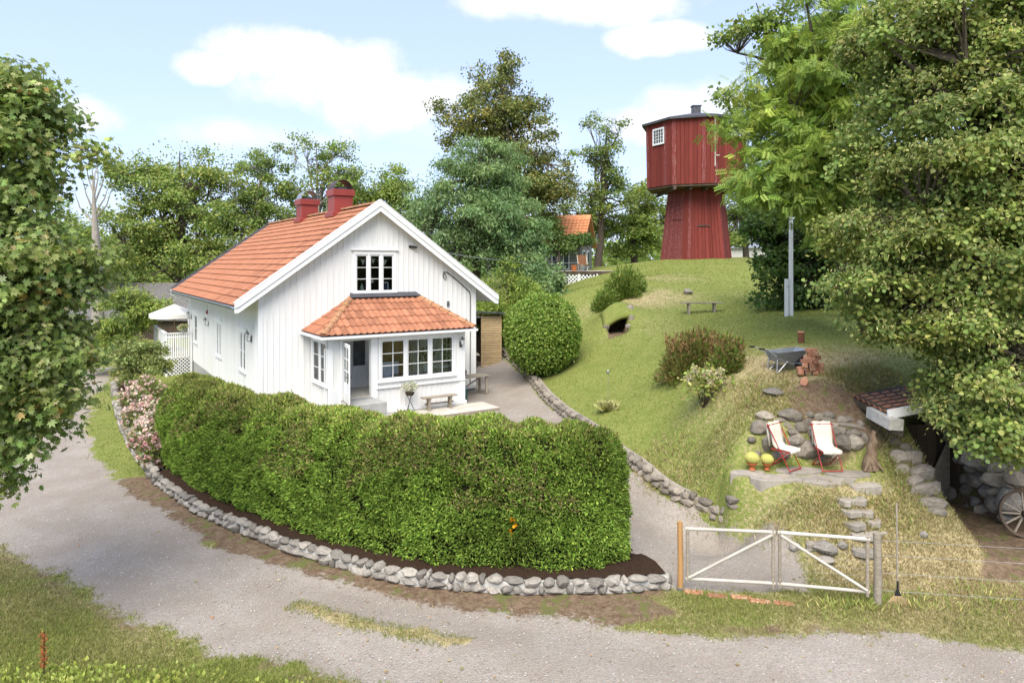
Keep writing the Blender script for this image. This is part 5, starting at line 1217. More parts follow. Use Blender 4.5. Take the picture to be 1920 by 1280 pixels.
fb = [(k, (Vector(ring(2.6, 0, 6, PH)[k]) + Vector(ring(2.6, 0, 6, PH)[(k + 1) % 6])) / 2) for k in range(6)]; visb = sorted([f for f in fb if f[1].y < .3], key=lambda f: f[1].x)
def on_base(k, t, z):
    A_ = [Vector(p) for p in ring(2.62, 0, 6, PH)]; B_ = [Vector(p) for p in ring(1.93, zb_t + .4, 6, PH)]; q = z / (zb_t + .4)
    a = A_[k].lerp(B_[k], q); b = A_[(k + 1) % 6].lerp(B_[(k + 1) % 6], q); p = a.lerp(b, t); return p + Vector((p.x, p.y, 0)).normalized() * .05
kk = visb[-2][0] if len(visb) > 2 else visb[-1][0]
MB().bar(on_base(kk, .28, zpx(426)), on_base(kk, .65, zpx(426)), .06, .09).build('door_lintel', M['darkwood'], tw)
MB().bar(on_base(kk, .28, .25), on_base(kk, .28, zpx(428)), .05, .03).bar(on_base(kk, .65, .25), on_base(kk, .65, zpx(428)), .05, .03).build('door_frame', M['redwood'], tw)
k0 = visb[0][0]; MB().bar(on_base(k0, .35, zpx(413)), on_base(k0, .75, zpx(413)), .05, .07).build('hatch_sill', M['redwood_pale'], tw)
# ------------------------------------------------------------------ other buildings
def gable_house(name, label, loc, rz, w, l, hwall, hr, wallm, roofm, over=.4):
    t = thing(name, label, 'building', loc, rz)
    MB().add([(-w/2,0,0),(w/2,0,0),(w/2,l,0),(-w/2,l,0),(-w/2,0,hwall),(w/2,0,hwall),(w/2,l,hwall),(-w/2,l,hwall),(0,0,hr),(0,l,hr)], [(0,1,5,8,4),(3,7,9,6,2),(0,4,7,3),(1,2,6,5),(3,2,1,0)]).build('wall', M[wallm], t)
    sl_ = (hr - hwall) / (w / 2); z0 = hwall - over * sl_
    rb = MB()
    for s in (-1, 1): rb.prism([(s * (w/2 + over), -over, z0 + .05), (0, -over, hr + .05), (0, -over, hr + .2), (s * (w/2 + over), -over, z0 + .2)], (0, l + 2 * over, 0))
    r_ = rb.build('roof', M[roofm], t); return t, r_
np_ = at(1085, 500, 56); nbz = h1(np_.x, np_.y)
nbz += .0
nb, nr_ = gable_house('neighbour_house', 'grey neighbouring house with orange tiled roof half hidden by trees', (np_.x + .6, np_.y, nbz - .3), R(75), 6.2, 7.5, 2.5, 4.7, 'greyhouse', 'orange_tile')
tmn = tile_mesh(.30, .5, roll=.05, lift=.06); mats = []
sl_ = math.atan2(2.2, 3.1); cc, ss = math.cos(sl_), math.sin(sl_)
for s in (-1, 1):
    for i in range(28):
        for j in range(9):
            if s < 0: m_ = slopemat((-3.5 + j * .42 * cc, -.4 + (i + 1) * .3, 2.42 + j * .42 * ss), (0, -1, 0), (cc, 0, ss))
            else: m_ = slopemat((3.5 - j * .42 * cc, -.4 + i * .3, 2.42 + j * .42 * ss), (0, 1, 0), (-cc, 0, ss))
            mats.append(m_)
M_sv = M['tile_far']; M['tile_far'] = M['orange_tile']; merge_tiles(mats, tmn, 'tile_run', nr_); M['tile_far'] = M_sv
for y in (.8, 1.7, 2.6, 3.5):
    wv = MB().box(-3.14, -3.1, y, y + .5, .5, 2.1).build('window', M['trim'], nb); MB().box(-3.16, -3.142, y + .08, y + .42, .6, 2.0).build('pane', M['pane_dark'], wv)
for x in (-1.8, .4):
    wv = MB().box(x, x + 1.1, -.04, 0, .6, 2.0).build('window', M['trim'], nb); MB().box(x + .1, x + 1.0, -.05, -.042, .7, 1.9).build('pane', M['pane_dark'], wv)
dkp = at(1092, 508, 47); dnb = thing('terrace_deck', 'raised plank terrace with white lattice skirt behind the lawn', 'terrace', (dkp.x, dkp.y, h1(dkp.x, dkp.y) - .4), R(4)); dz = dkp.z - dnb.location.z
for i in range(12): MB().box(-2.1, 2.3, .0 + i * .25, .24 + i * .25, dz - .06, dz).build('plank', M['palewood'], dnb)
MB().box(-2.1, 2.3, -.03, -.002, dz - .25, dz - .01).build('fascia', M['darkwood'], dnb)
for x in (-2.05, -.25, 1.0): MB().box(x - .05, x + .05, -.09, -.032, -.5, dz - .2).build('post', M['trim'], dnb)
lt = MB()
for k in range(-8, 22):
    for sgn in (1, -1):
        pts = []
        for s in range(0, 90):
            z = -.4 + s * .015
            x = -2.1 + k * .24 + sgn * (z - .2)
            if -2.1 < x < 2.0 and z < dz - .26: pts.append((x, -.04 if sgn > 0 else -.055, z))
        if len(pts) > 3: lt.bar(pts[0], pts[-1], .06, .012, up=(0, 1, 0))
tag(lt.build('lattice', M['trim'], dnb), kind='stuff')
dc = thing('deck_chair', 'brown slatted garden chair on the raised terrace', 'chair', (dkp.x + .05, dkp.y + .7, dkp.z), R(10))
for i in range(6): MB().box(-.3, .3, -.02 + i * .015, .01 + i * .015, .45 + i * .11, .54 + i * .11).build('slat', M['cabinet'], dc)
for s in (-1, 1): MB().bar((s * .32, -.3, 0), (s * .32, .15, 1.1), .04).build('leg', M['palewood'], dc); MB().bar((s * .32, .3, 0), (s * .32, -.35, .55), .04).build('leg', M['palewood'], dc)
MB().box(-.3, .3, -.4, -.05, .4, .44).build('seat', M['cabinet'], dc)
for x, mt, lb in ((-.55, 'terracotta', 'orange pot at the terrace edge'), (-.05, 'zinc', 'zinc pot at the terrace edge beside the orange pot')):
    p_ = thing('terrace_pot', lb, 'pot', (dkp.x + x, dkp.y + .2, dkp.z)); MB().lathe([(.15, 0), (.22, .38), (.21, .39)], 14).build('pot', M[mt], p_, 40)
rbp = at(1392, 470, 95); rb_ = thing('red_barn', 'low red barn with grey roof beyond the hill', 'barn', (rbp.x, rbp.y, 3.0), R(-4))
MB().box(-6, 6, 0, 6, 0, 4.3).build('wall', M['redwood'], rb_); MB().box(-6.05, 6.05, -.06, -.003, 0, zpx(463, 95) + tz - 3.0).build('plinth', M['mortar'], rb_)
MB().prism([(-6.4, -.5, 4.1), (6.4, -.5, 4.1), (6.4, 3, 6.3), (-6.4, 3, 6.3)], (0, 0, .15)).prism([(-6.4, 6.5, 4.1), (6.4, 6.5, 4.1), (6.4, 3, 6.3), (-6.4, 3, 6.3)], (0, 0, .15)).build('roof', M['zinc'], rb_)
bp = at(215, 560, 52); bn, _ = gable_house('dark_barn', 'long dark barn with grey tiled roof behind the shrubs', (bp.x + 10, bp.y + 1.0, -1.0), R(84), 7, 24, 2.1, 4.3, 'darkwood', 'barn_roof') if 'barn_roof' in M else (None, None)
# ------------------------------------------------------------------ foliage
NR = np.random.default_rng(17)
def nrm(v): return v / np.maximum(np.linalg.norm(v, axis=-1, keepdims=True), 1e-9)
TPL = {}
def tpl(name, V, Fs): TPL[name] = (np.array(V, float), np.array(Fs, int))
tpl('rhomb', [(0,0,0),(.45,.34,.06),(1,0,-.05),(.45,-.34,.06)], [(0,2,1),(0,3,2)])
tpl('long', [(0,0,0),(.4,.15,.04),(1,0,-.12),(.4,-.15,.04)], [(0,2,1),(0,3,2)])
tpl('round', [(0,0,0),(.25,.42,.07),(.7,.36,.05),(1,0,-.08),(.7,-.36,.05),(.25,-.42,.07)], [(0,3,1),(1,3,2),(0,5,3),(5,4,3)])
_m = [(0,0,0)]; 
for a, r in ((200,.18),(150,.5),(128,.34),(95,.66),(70,.4),(45,.85),(22,.52),(0,1.0),(-22,.52),(-45,.85),(-70,.4),(-95,.66),(-128,.34),(-150,.5)):
    _m.append((.12 + .62 * r * math.cos(R(a)), .62 * r * math.sin(R(a)), .05 - .16 * r * r))
tpl('maple', _m, [(0, i, i + 1) for i in range(1, 14)] + [(0, 14, 1)])
_v = []; _f = []
for i in range(6):
    x = .12 + i * .15
    for s in (-1, 1):
        o = len(_v); _v += [(x, 0, 0), (x + .02, s * .16, .03), (x + .17, s * .30, -.06), (x + .12, s * .1, .02)]; _f += [(o, o+1, o+2), (o, o+2, o+3)]
tpl('ash', _v, _f)
# clump: seven leaves in a loose spray, for distant crowns
_v = []; _f = []; _r = random.Random(5)
for i in range(7):
    c = Vector((_r.uniform(-.5, .5), _r.uniform(-.5, .5), _r.uniform(-.3, .3))); d = Vector((_r.gauss(0, 1), _r.gauss(0, 1), _r.gauss(0, .7))).normalized(); u = d.cross(Vector((_r.gauss(0, 1), _r.gauss(0, 1), _r.gauss(0, 1)))).normalized()
    o = len(_v); L_ = .5; _v += [tuple(c), tuple(c + d * L_ * .5 + u * L_ * .32), tuple(c + d * L_), tuple(c + d * L_ * .5 - u * L_ * .32)]; _f += [(o, o+1, o+2), (o, o+2, o+3)]
tpl('spray', _v, _f)
# yew / conifer shoot: bent feather of two crossed strips
tpl('shoot', [(0,.0,0),(.35,.16,.02),(.35,-.16,.02),(1,0,-.06),(.35,0,.18),(.4,0,-.1)], [(0,1,3),(0,3,2),(0,4,3),(0,3,5)])
tpl('blade', [(0,.5,0),(0,-.5,0),(1,0,0)], [(0,1,2)])
tpl('straw', [(0,.035,0),(0,-.035,0),(.55,.03,.06),(1,0,-.05)], [(0,1,2),(0,2,3)])
tpl('frond', [(0,.01,0),(0,-.01,0),(.3,.09,.1),(.3,-.09,.1),(.65,.07,.08),(.65,-.07,.08),(1,0,-.12)], [(0,1,3),(0,3,2),(2,3,5),(2,5,4),(4,5,6)])
tpl('petal', [(0,0,0),(.3,.5,.15),(1,.35,.25),(1,-.35,.25),(.3,-.5,.15)], [(0,1,2),(0,2,3),(0,3,4)])
def leaves(P, Dir, Nor, size, shape, cols):
    T, Fs = TPL[shape]; n = len(P); k = len(T)
    x = nrm(Dir); y = nrm(np.cross(Nor, x)); z = np.cross(x, y); s = np.broadcast_to(np.asarray(size, float), (n,))[:, None, None]
    V = P[:, None, :] + s * (T[None, :, 0:1] * x[:, None] + T[None, :, 1:2] * y[:, None] + T[None, :, 2:3] * z[:, None])
    Fi = Fs[None] + (np.arange(n) * k)[:, None, None]
    C = np.repeat(cols[:, None, :], k, 1)
    return V.reshape(-1, 3), Fi.reshape(-1, 3), C.reshape(-1, 3)
def palette(n, cols, wts=None, var=.18):
    c = np.array(cols, float); i = NR.choice(len(c), n, p=wts); b = c[i]
    return np.where(b.max(1, keepdims=True) < .34, b * 1.8, b) * (1 + NR.uniform(-var, var, (n, 1))) * (1 + NR.uniform(-.08, .08, (n, 3)))
def emesh(name, parts, mat, parent=None, kind=None, origin=None):
    V = np.concatenate([p[0] for p in parts]); C = np.concatenate([p[2] for p in parts]); Fs = []; o = 0
    for p in parts: Fs.append(p[1] + o); o += len(p[0])
    if origin is not None: V = V - np.array(origin)
    ob = link(name, npmesh(name, V, np.concatenate(Fs), C), mat, parent)
    if kind: tag(ob, kind=kind)
    return ob
def ells_px(E):
    out = []
    for e in E:
        px, py, rx, ry, d = e[:5]; rd = e[5] if len(e) > 5 else None; p = at(px, py, d); s = d / F
        out.append((np.array(p), np.array([rx * s, rd if rd else max(rx, ry) * .8 * s, ry * s])))
    return out
def clumps(ells, n, power=.45):
    vol = np.array([r.prod() for _, r in ells]) ** .75; k = NR.choice(len(ells), n, p=vol / vol.sum())
    d = nrm(NR.normal(size=(n, 3))); rr = NR.uniform(0, 1, (n, 1)) ** power
    C = np.array([e[0] for e in ells])[k]; Rr = np.array([e[1] for e in ells])[k]
    return C + d * rr * Rr, d, rr
def tree(name, label, base, ells_list, nclump, per, clump_r, size, shape, cols, wts=None, group=None, bark='bark', trunk_r=.25, up=.5, out=.6, rnd=.7, droop=-.2, fork=.35, power=.45, nlimb=14, cat='tree', mat='leaf', flat=.6, tipcols=None, tipw=.0, keep=None, thin=.25, trunk_pts=None, nb=60, br=.6, bflat=.62, bvar=.22, bracts=0, fill=0):
    E_ = ells_px(ells_list) if not isinstance(ells_list[0][0], np.ndarray) else ells_list
    t = thing(name, label, cat, base, 0, group); b0 = np.array(base)
    bc, bd, _ = clumps(E_, nb, power); bR = br * NR.uniform(.65, 1.35, nb); cpb = max(1, nclump // nb); bi = np.repeat(np.arange(nb), cpb); k_ = len(bi)
    dd_ = NR.normal(size=(k_, 3)) + bd[bi] * .5; dd_[:, 2] = np.where(dd_[:, 2] < -.35, -dd_[:, 2], dd_[:, 2]); dd_ = nrm(dd_)
    cc = bc[bi] + dd_ * (bR[bi] * NR.uniform(.55, 1.08, k_))[:, None] * np.array([1, 1, bflat]); cd = dd_
    btint = (1 + NR.uniform(-bvar, bvar, (nb, 1))) * (1 + NR.uniform(-.10, .10, (nb, 1)) * np.array([1, .2, -.6]))
    if keep is not None:
        k = keep(cc); cc, cd, bi = cc[k], cd[k], bi[k]
    n = len(cc) * per; ci = np.repeat(np.arange(len(cc)), per)
    off = NR.normal(size=(n, 3)) * np.array([1, 1, flat]) * clump_r * NR.uniform(.6, 1.2, (len(cc), 1))[ci]
    off = np.clip(off, -1.9 * clump_r, 1.9 * clump_r)
    P = cc[ci] + off
    nor = nrm(out * cd[ci] * 1.3 + .35 * nrm(off) + np.array([0, 0, up]) + rnd * NR.normal(size=(n, 3)))
    di = nrm(NR.normal(size=(n, 3)) + .8 * nrm(off) + np.array([0, 0, droop]))
    C_ = palette(n, cols, wts) * (1 + NR.uniform(-.08, .08, (len(cc), 1))[ci]) * btint[bi[ci]]
    if tipcols is not None:
        m = (NR.uniform(size=len(cc)) < tipw)[ci]; C_[m] = palette(m.sum(), tipcols)
    S = size * NR.uniform(.7, 1.25, n)
    lv = [leaves(P, di, nor, S, shape, np.clip(C_, 0, 1))]
    if fill:
        pf_, df_, _ = clumps(E_, fill, .5); pf_ = pf_ + NR.normal(size=pf_.shape) * .08
        lv.append(leaves(pf_, NR.normal(size=(fill, 3)) + np.array([0, 0, -.4]), nrm(df_ + NR.normal(size=(fill, 3)) * .7 + np.array([0, 0, .4])), size * NR.uniform(.8, 1.2, fill), shape, np.clip(palette(fill, cols, wts), 0, 1)))
    emesh('crown', lv, M[mat], t, origin=base)
    if bracts:
        yb = NR.uniform(size=nb) < .7; sel = np.where(yb[bi])[0]; ci2 = np.repeat(sel, bracts); n2 = len(ci2); P2 = cc[ci2] + cd[ci2] * .06 + NR.normal(size=(n2, 3)) * clump_r * .9
        emesh('bracts', [leaves(P2, NR.normal(size=(n2, 3)) * .5 + np.array([0, 0, -.9]) + cd[ci2] * .6, nrm(NR.normal(size=(n2, 3)) + cd[ci2] + np.array([0, 0, .5])), NR.uniform(.06, .10, n2), 'long', palette(n2, BRACT))], M['leaf'], t, origin=base)
    # trunk and limbs
    top = max(e[0][2] + e[1][2] * .6 for e in E_); cen = np.mean([e[0] for e in E_], 0)
    fz = b0[2] + (top - b0[2]) * fork
    tp = trunk_pts or [b0 - np.array([0, 0, .4]), b0 * .7 + np.array([cen[0], cen[1], fz]) * .3 * np.array([1, 1, 0]) + np.array([0, 0, 0]) , None]
    ax = np.array([b0[0] * .6 + cen[0] * .4, b0[1] * .6 + cen[1] * .4, fz]); tt = np.array([cen[0], cen[1], top])
    mid = (b0 + ax) / 2 + NR.normal(size=3) * np.array([.15, .15, 0]) * trunk_r
    tr = MB().tube([b0 - b0 - np.array([0, 0, .4]), mid - b0, ax - b0, (ax + tt) / 2 - b0, tt - b0], [trunk_r * 1.25, trunk_r, trunk_r * .8, trunk_r * .45, trunk_r * .08], 9)
    tro = tr.build('trunk', M[bark], t, 70)
    sel = NR.choice(nb, min(nlimb, nb), replace=False); tips = []
    for i in sel:
        e = bc[i]; s = NR.uniform(.0, .75); o = ax + (tt - ax) * s if NR.uniform() > .3 else mid + (ax - mid) * NR.uniform(.5, 1)
        r0 = trunk_r * .42 * (1 - .5 * s); m1 = o + (e - o) * .35 + np.array([0, 0, .12]) * np.linalg.norm(e - o) * .6 + NR.normal(size=3) * .06 * np.linalg.norm(e - o); m2 = o + (e - o) * .7 + NR.normal(size=3) * .06 * np.linalg.norm(e - o)
        lb = MB().tube([o - b0, m1 - b0, m2 - b0, e - b0], [r0, r0 * .7, r0 * .42, r0 * .12], 6); tips.append((m1, m2, e, r0)); lb.build('limb', M[bark], t, 70)
    tw_ = MB()
    for i in range(len(cc)):
        if NR.uniform() > thin * 2: continue
        m1, m2, e, r0 = tips[NR.integers(len(tips))] if len(tips) < 3 else min(tips, key=lambda q: np.linalg.norm(q[1] - cc[i]))
        tw_.tube([m2 - b0, (m2 + cc[i]) / 2 - b0 + NR.normal(size=3) * .05, cc[i] - b0], [r0 * .25, r0 * .16, r0 * .05], 4, cap=False)
    if tw_.v: tag(tw_.build('twigs', M[bark], t, 70), kind='stuff')
    return t
# ---- palettes (linear)
MAPLE = [(.14,.185,.05),(.18,.22,.07),(.105,.15,.04),(.23,.24,.095),(.27,.22,.08),(.25,.26,.14)]
LIND = [(.115,.16,.038),(.15,.19,.048),(.088,.125,.032),(.21,.225,.065)]; BRACT = [(.55,.52,.22),(.46,.45,.17),(.38,.39,.14)]
MID = [(.115,.165,.034),(.15,.20,.045),(.085,.13,.028),(.19,.225,.06)]
BLUEG = [(.10,.165,.06),(.135,.205,.082),(.075,.13,.046),(.17,.235,.10)]
DARKB = [(.10,.12,.033),(.135,.15,.043),(.075,.093,.026),(.165,.145,.04)]
YELG = [(.17,.21,.035),(.20,.25,.045),(.12,.17,.03)]
def gb_(px, d): x = (px - 960) / F * d; return (x, d, h1(x, d))
# ---- background trees
BG = 'trees behind the house'
tree('maple_tree', 'broad yellow-green maple behind the far end of the roof', gb_(330, 58), [(330,335,110,75,58),(265,400,72,100,57),(375,430,105,110,57),(300,500,120,70,56),(440,480,60,80,56),(240,320,40,45,57),(410,320,60,55,58)], 1700, 22, .34, .24, 'rhomb', MID + [(.20,.21,.05)], None, BG, trunk_r=.4, nlimb=26, nb=135, br=1.1, fill=4000)
tree('ash_tree', 'airy ash with bare looking limbs just left of the chimneys', gb_(495, 60), [(480,330,55,50,60),(500,400,50,60,60),(455,400,40,60,60),(520,290,25,25,60)], 560, 18, .3, .23, 'rhomb', MID, None, BG, 'palebark', .3, nlimb=26, thin=.3, nb=58, br=.85)
tree('ash_tree', 'thin open ash rising directly behind the two chimneys', gb_(600, 62), [(560,290,45,42,62),(625,300,42,45,62),(590,350,70,50,62),(650,350,35,45,62),(540,380,50,40,62)], 520, 17, .3, .23, 'rhomb', MID, None, BG, 'palebark', .3, nlimb=30, thin=.3, nb=58, br=.85)
tree('round_tree', 'rounded green tree right of the chimneys', gb_(712, 64), [(705,350,65,48,64),(690,400,80,60,64),(755,385,40,55,64)], 620, 22, .34, .24, 'rhomb', MID, None, BG, trunk_r=.3, nlimb=12, nb=62, br=1.1, fill=1500)
tree('walnut_tree', 'dense blue-green tree rising above the right roof edge', gb_(890, 42), [(890,335,92,70,42),(880,420,130,85,41.5),(800,395,62,75,42),(955,430,72,80,41.5),(860,480,110,50,41),(940,310,45,40,42),(980,480,40,50,41)], 2300, 22, .24, .26, 'long', BLUEG, None, BG, trunk_r=.3, nlimb=14, droop=-.9, out=.7, nb=165, br=.72, fill=9000)
tree('copper_beech', 'tall dark olive beech with ragged twiggy top', gb_(960, 54), [(935,200,62,85,54),(900,250,60,70,54),(985,260,70,80,54),(1000,340,85,85,53),(860,240,38,50,54),(830,230,26,35,54),(1020,380,50,60,53),(955,130,22,38,54),(905,145,20,38,54),(990,190,22,40,54)], 1300, 22, .28, .22, 'rhomb', DARKB, None, BG, trunk_r=.4, nlimb=44, thin=.22, up=.3, nb=140, br=.75, bflat=.9, fill=4000)
tree('oak_tree', 'sparse oak with visible limbs left of the red tower', gb_(1120, 63), [(1125,260,42,48,63),(1150,310,50,48,63),(1105,340,55,60,63),(1160,370,42,45,63),(1090,400,50,45,63),(1200,300,15,10,63)], 420, 20, .3, .23, 'rhomb', [(.12,.16,.035),(.15,.185,.045),(.09,.13,.03)], None, BG, 'bark', .32, nlimb=34, thin=.3, nb=46, br=.8)
tree('leafy_tree', 'low bright green tree behind the neighbouring roof', gb_(1190, 66), [(1170,450,50,50,66),(1210,400,50,70,66),(1110,430,40,40,66),(1230,440,45,55,66)], 800, 22, .34, .25, 'rhomb', MID + YELG, None, BG, trunk_r=.3, nlimb=8, nb=60, br=1.15)
tree('leafy_tree', 'green tree in the gap right of the tower base', gb_(1400, 72), [(1390,400,50,70,72),(1430,380,50,80,72),(1350,420,40,50,74)], 600, 22, .36, .27, 'rhomb', MID, None, BG, trunk_r=.3, nlimb=6, nb=45, br=1.3)
tree('leafy_tree', 'shadowy tree mass behind the maple trunk at left', gb_(150, 62), [(130,480,90,90,62),(60,460,80,110,62),(200,490,50,60,61)], 800, 22, .36, .27, 'rhomb', MID, None, BG, trunk_r=.35, nlimb=6, nb=60, br=1.3)
# ivy shrub round the neighbour house
tree('ivy_shrub', 'dark ivy covered shrub in front of the neighbouring house', gb_(1050, 51), [(1058,458,42,24,52),(1005,495,40,50,50),(1030,435,25,25,51),(1095,448,26,12,52)], 460, 18, .25, .22, 'rhomb', [(.05,.085,.02),(.07,.11,.025)], None, None, trunk_r=.12, nlimb=4, cat='shrub', fork=.2, nb=30, br=.6)
# dead tree
dt = thing('dead_tree', 'bare dead tree with pale trunk between the left trees', 'tree', gb_(180, 47)); b0 = Vector(dt.location)
pts = [at(186,530,47), at(181,470,47), at(178,420,47), at(176,380,47), at(175,345,47), at(172,312,47)]
MB().tube([Vector((0, 0, -.3))] + [p - b0 for p in pts], [.42, .36, .30, .2, .12, .07, .02], 9).build('trunk', M['palebark'], dt, 70)
for (ax_, ay_), (bx_, by_), (cx_, cy_) in [((177,400),(162,365),(150,318)),((176,385),(190,350),(200,312)),((177,410),(200,385),(212,345)),((175,360),(166,335),(160,305)),((178,420),(150,390),(140,360)),((176,370),(184,335),(182,300)),((177,400),(196,372),(206,340)),((175,350),(178,325),(184,308))]:
    MB().tube([at(ax_, ay_, 47) - b0, at(bx_, by_, 47 + RG.uniform(-.6, .6)) - b0, at(cx_, cy_, 47 + RG.uniform(-.9, .9)) - b0], [.08, .045, .012], 5).build('limb', M['palebark'], dt, 70)
# ---- far woods
fw = []
x = np.concatenate([NR.uniform(-190, 190, 5200)]); y = NR.uniform(118, 150, 5200); zz = 6.5 + 2.2 * np.sin(x * .07) + 1.5 * np.sin(x * .19 + 2); z = NR.uniform(-1, 1, 5200) * .5 * zz + zz * .5 + 1.0
fw.append(leaves(np.c_[x, y, z], NR.normal(size=(5200, 3)), NR.normal(size=(5200, 3)) + np.array([0, -1, 1]), NR.uniform(2.2, 3.6, 5200), 'spray', palette(5200, MID)))
tag(emesh('far_woods', fw, M['leaf'], kind='stuff'), 'distant green woods along the horizon', 'woods')
# ---- foreground maple (left)
mp_ = gb_(-330, 11.5)
tree('maple_tree', 'large-leaved maple leaning into the left edge of the picture', mp_, [(0,270,72,160,11.2,.9),(15,470,130,150,11,1.1),(20,640,125,135,10.8,1.1),(-10,800,95,135,10.6,1.1),(85,730,45,70,10.7,.45),(-60,520,80,220,11.2,.9),(118,520,38,60,10.9,.45),(30,190,60,80,11.2,.7),(95,300,40,45,11.1,.5)], 2100, 17, .17, .135, 'maple', MAPLE, [.33,.30,.22,.08,.01,.06], None, 'bark', .28, nlimb=18, up=.75, out=.55, rnd=.5, droop=-.5, thin=.15, tipcols=[(.30,.20,.06),(.33,.27,.09),(.26,.22,.10)], tipw=.03, nb=150, br=.42, fill=4500)
# ---- linden (right)
ld = gb_(2080, 15.5)
LE = [(1830,60,210,170,15.6),(1800,300,190,200,15.2),(1780,520,170,170,14.8,1.9),(1850,720,110,125,13.9,1.1),(1640,480,90,110,15.4,1.3),(1570,545,62,38,15.2,.6),(1930,430,170,420,14.6,2.0),(1700,120,110,130,16),(1800,748,68,62,14.2,.7),(1755,620,62,80,14.8,.9),(1900,815,70,62,13.6,.6),(1840,790,50,50,13.8,.5),(1655,600,40,45,15,.6)]
tree('linden_tree', 'huge linden with pale yellow bracts filling the right side', ld, LE, 8200, 15, .14, .095, 'round', LIND, None, None, 'bark', .45, nlimb=26, up=.6, out=.6, rnd=.6, droop=-.6, power=.36, thin=.05, nb=370, br=.50, bracts=11, bvar=.36, fill=20000)
# ---- feathery ash in front of the tower
tree('ash_tree', 'feathery bright green ash hanging in front of the red tower', gb_(1640, 22), [(1475,245,105,120,20.5),(1405,310,45,45,20.5),(1448,330,66,70,20.5),(1560,160,120,150,21),(1510,360,110,75,20.5),(1610,310,100,150,21),(1560,60,110,90,21)], 1400, 10, .22, .32, 'ash', [(.17,.24,.04),(.21,.27,.05),(.13,.19,.034)], None, None, 'bark', .3, nlimb=20, droop=-.8, thin=.15, up=.5, nb=120, br=.6)
tree('ash_tree', 'thin open branches of a tree high above the tower roof', gb_(1620, 25), [(1400,60,55,40,24),(1450,30,60,40,24),(1390,200,40,40,24),(1370,180,25,25,24),(1480,100,60,60,24)], 260, 14, .2, .17, 'rhomb', MID, None, None, 'bark', .22, nlimb=20, thin=.4, nb=36, br=.42)
tree('dark_evergreen', 'dark evergreen bush behind the flagpole', gb_(1500, 29), [(1500,470,75,110,28.5),(1480,540,62,55,28),(1560,520,80,80,28),(1440,430,35,60,29)], 1300, 14, .18, .19, 'rhomb', [(.035,.07,.016),(.05,.095,.02),(.028,.052,.012)], None, None, 'bark', .18, nlimb=6, cat='shrub', fork=.2, nb=110, br=.5)
# ---- shrubs
def shrub(name, label, ells, nc, per, cr, size, shape, cols, d, px, base=None, **k):
    return tree(name, label, base or gb_(px, d), ells, nc, per, cr, size, shape, cols, None, k.pop('group', None), k.pop('bark', 'twig'), k.pop('trunk_r', .06), cat='shrub', nlimb=k.pop('nlimb', 6), fork=.15, **k)
shrub('bright_shrub', 'bright lime green shrub behind the right roof corner', [(945,545,62,60,35),(990,560,30,55,35),(915,600,55,60,34),(960,610,60,50,34)], 800, 16, .17, .2, 'long', YELG + [(.10,.16,.025)], 35, 950, droop=-.6, nb=70, br=.5)
shrub('dark_shrub', 'dark shrub at the foot of the blue-green tree', [(1030,535,40,30,39),(1000,540,30,40,38)], 260, 14, .2, .18, 'rhomb', BLUEG, 39, 1020, nb=24, br=.45)
shrub('leafy_shrub', 'tall leafy green shrub left of the veranda', [(245,600,52,52,37),(215,640,50,50,36),(270,570,35,35,37),(190,660,30,35,35)], 760, 15, .17, .23, 'long', MID + YELG[:1], 36, 235, droop=-.5, nb=60, br=.5)
shrub('tamarisk_bush', 'loose olive green bush at the head of the rose bed', [(265,665,42,34,29.5),(240,685,30,30,29),(285,690,24,24,29)], 420, 13, .12, .12, 'rhomb', [(.15,.17,.05),(.19,.21,.07),(.11,.14,.04)], 29.3, 262, nb=40, br=.28)
# clipped round bush
def blob_shell(E_, n, power=.06):
    cc, cd, cr = clumps(E_, n * 2, power)
    keep = np.ones(len(cc), bool)
    for e in E_:
        keep &= (((cc - e[0]) / (e[1] * .9)) ** 2).sum(1) > 1 - 1e-6
    return cc[keep][:n], cd[keep][:n]
bb = G(1018, 706); t = thing('clipped_bush', 'clipped barrel-shaped green bush beside the gravel path', 'shrub', tuple(bb)); b0 = np.array(bb)
E_ = [(b0 + np.array([0, .2, 1.65]), np.array([1.48, 1.45, 1.55])), (b0 + np.array([0, .2, 1.95]), np.array([1.42, 1.4, 1.28])), (b0 + np.array([-.05, .2, 1.35]), np.array([1.35, 1.3, 1.0]))]
P, nd_ = blob_shell(E_, 26000); P = P + NR.normal(size=P.shape) * .06; n = len(P)
cl_ = palette(n, [(.11,.175,.026),(.14,.21,.036),(.08,.135,.02),(.19,.24,.05)])
emesh('foliage', [leaves(P, nrm(NR.normal(size=(n, 3)) + nd_ * .7), nrm(nd_ + NR.normal(size=(n, 3)) * .6 + np.array([0, 0, .4])), NR.uniform(.08, .14, n), 'rhomb', cl_)], M['leaf'], t, origin=b0)
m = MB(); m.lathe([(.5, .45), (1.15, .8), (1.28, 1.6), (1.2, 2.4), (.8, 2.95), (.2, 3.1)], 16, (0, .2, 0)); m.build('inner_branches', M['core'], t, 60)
for k in range(9): a = k * .7; MB().tube([(.35 * math.cos(a), .2 + .3 * math.sin(a), -.1), (.55 * math.cos(a), .2 + .5 * math.sin(a), .9)], .035, 5).build('stem', M['twig'], t)
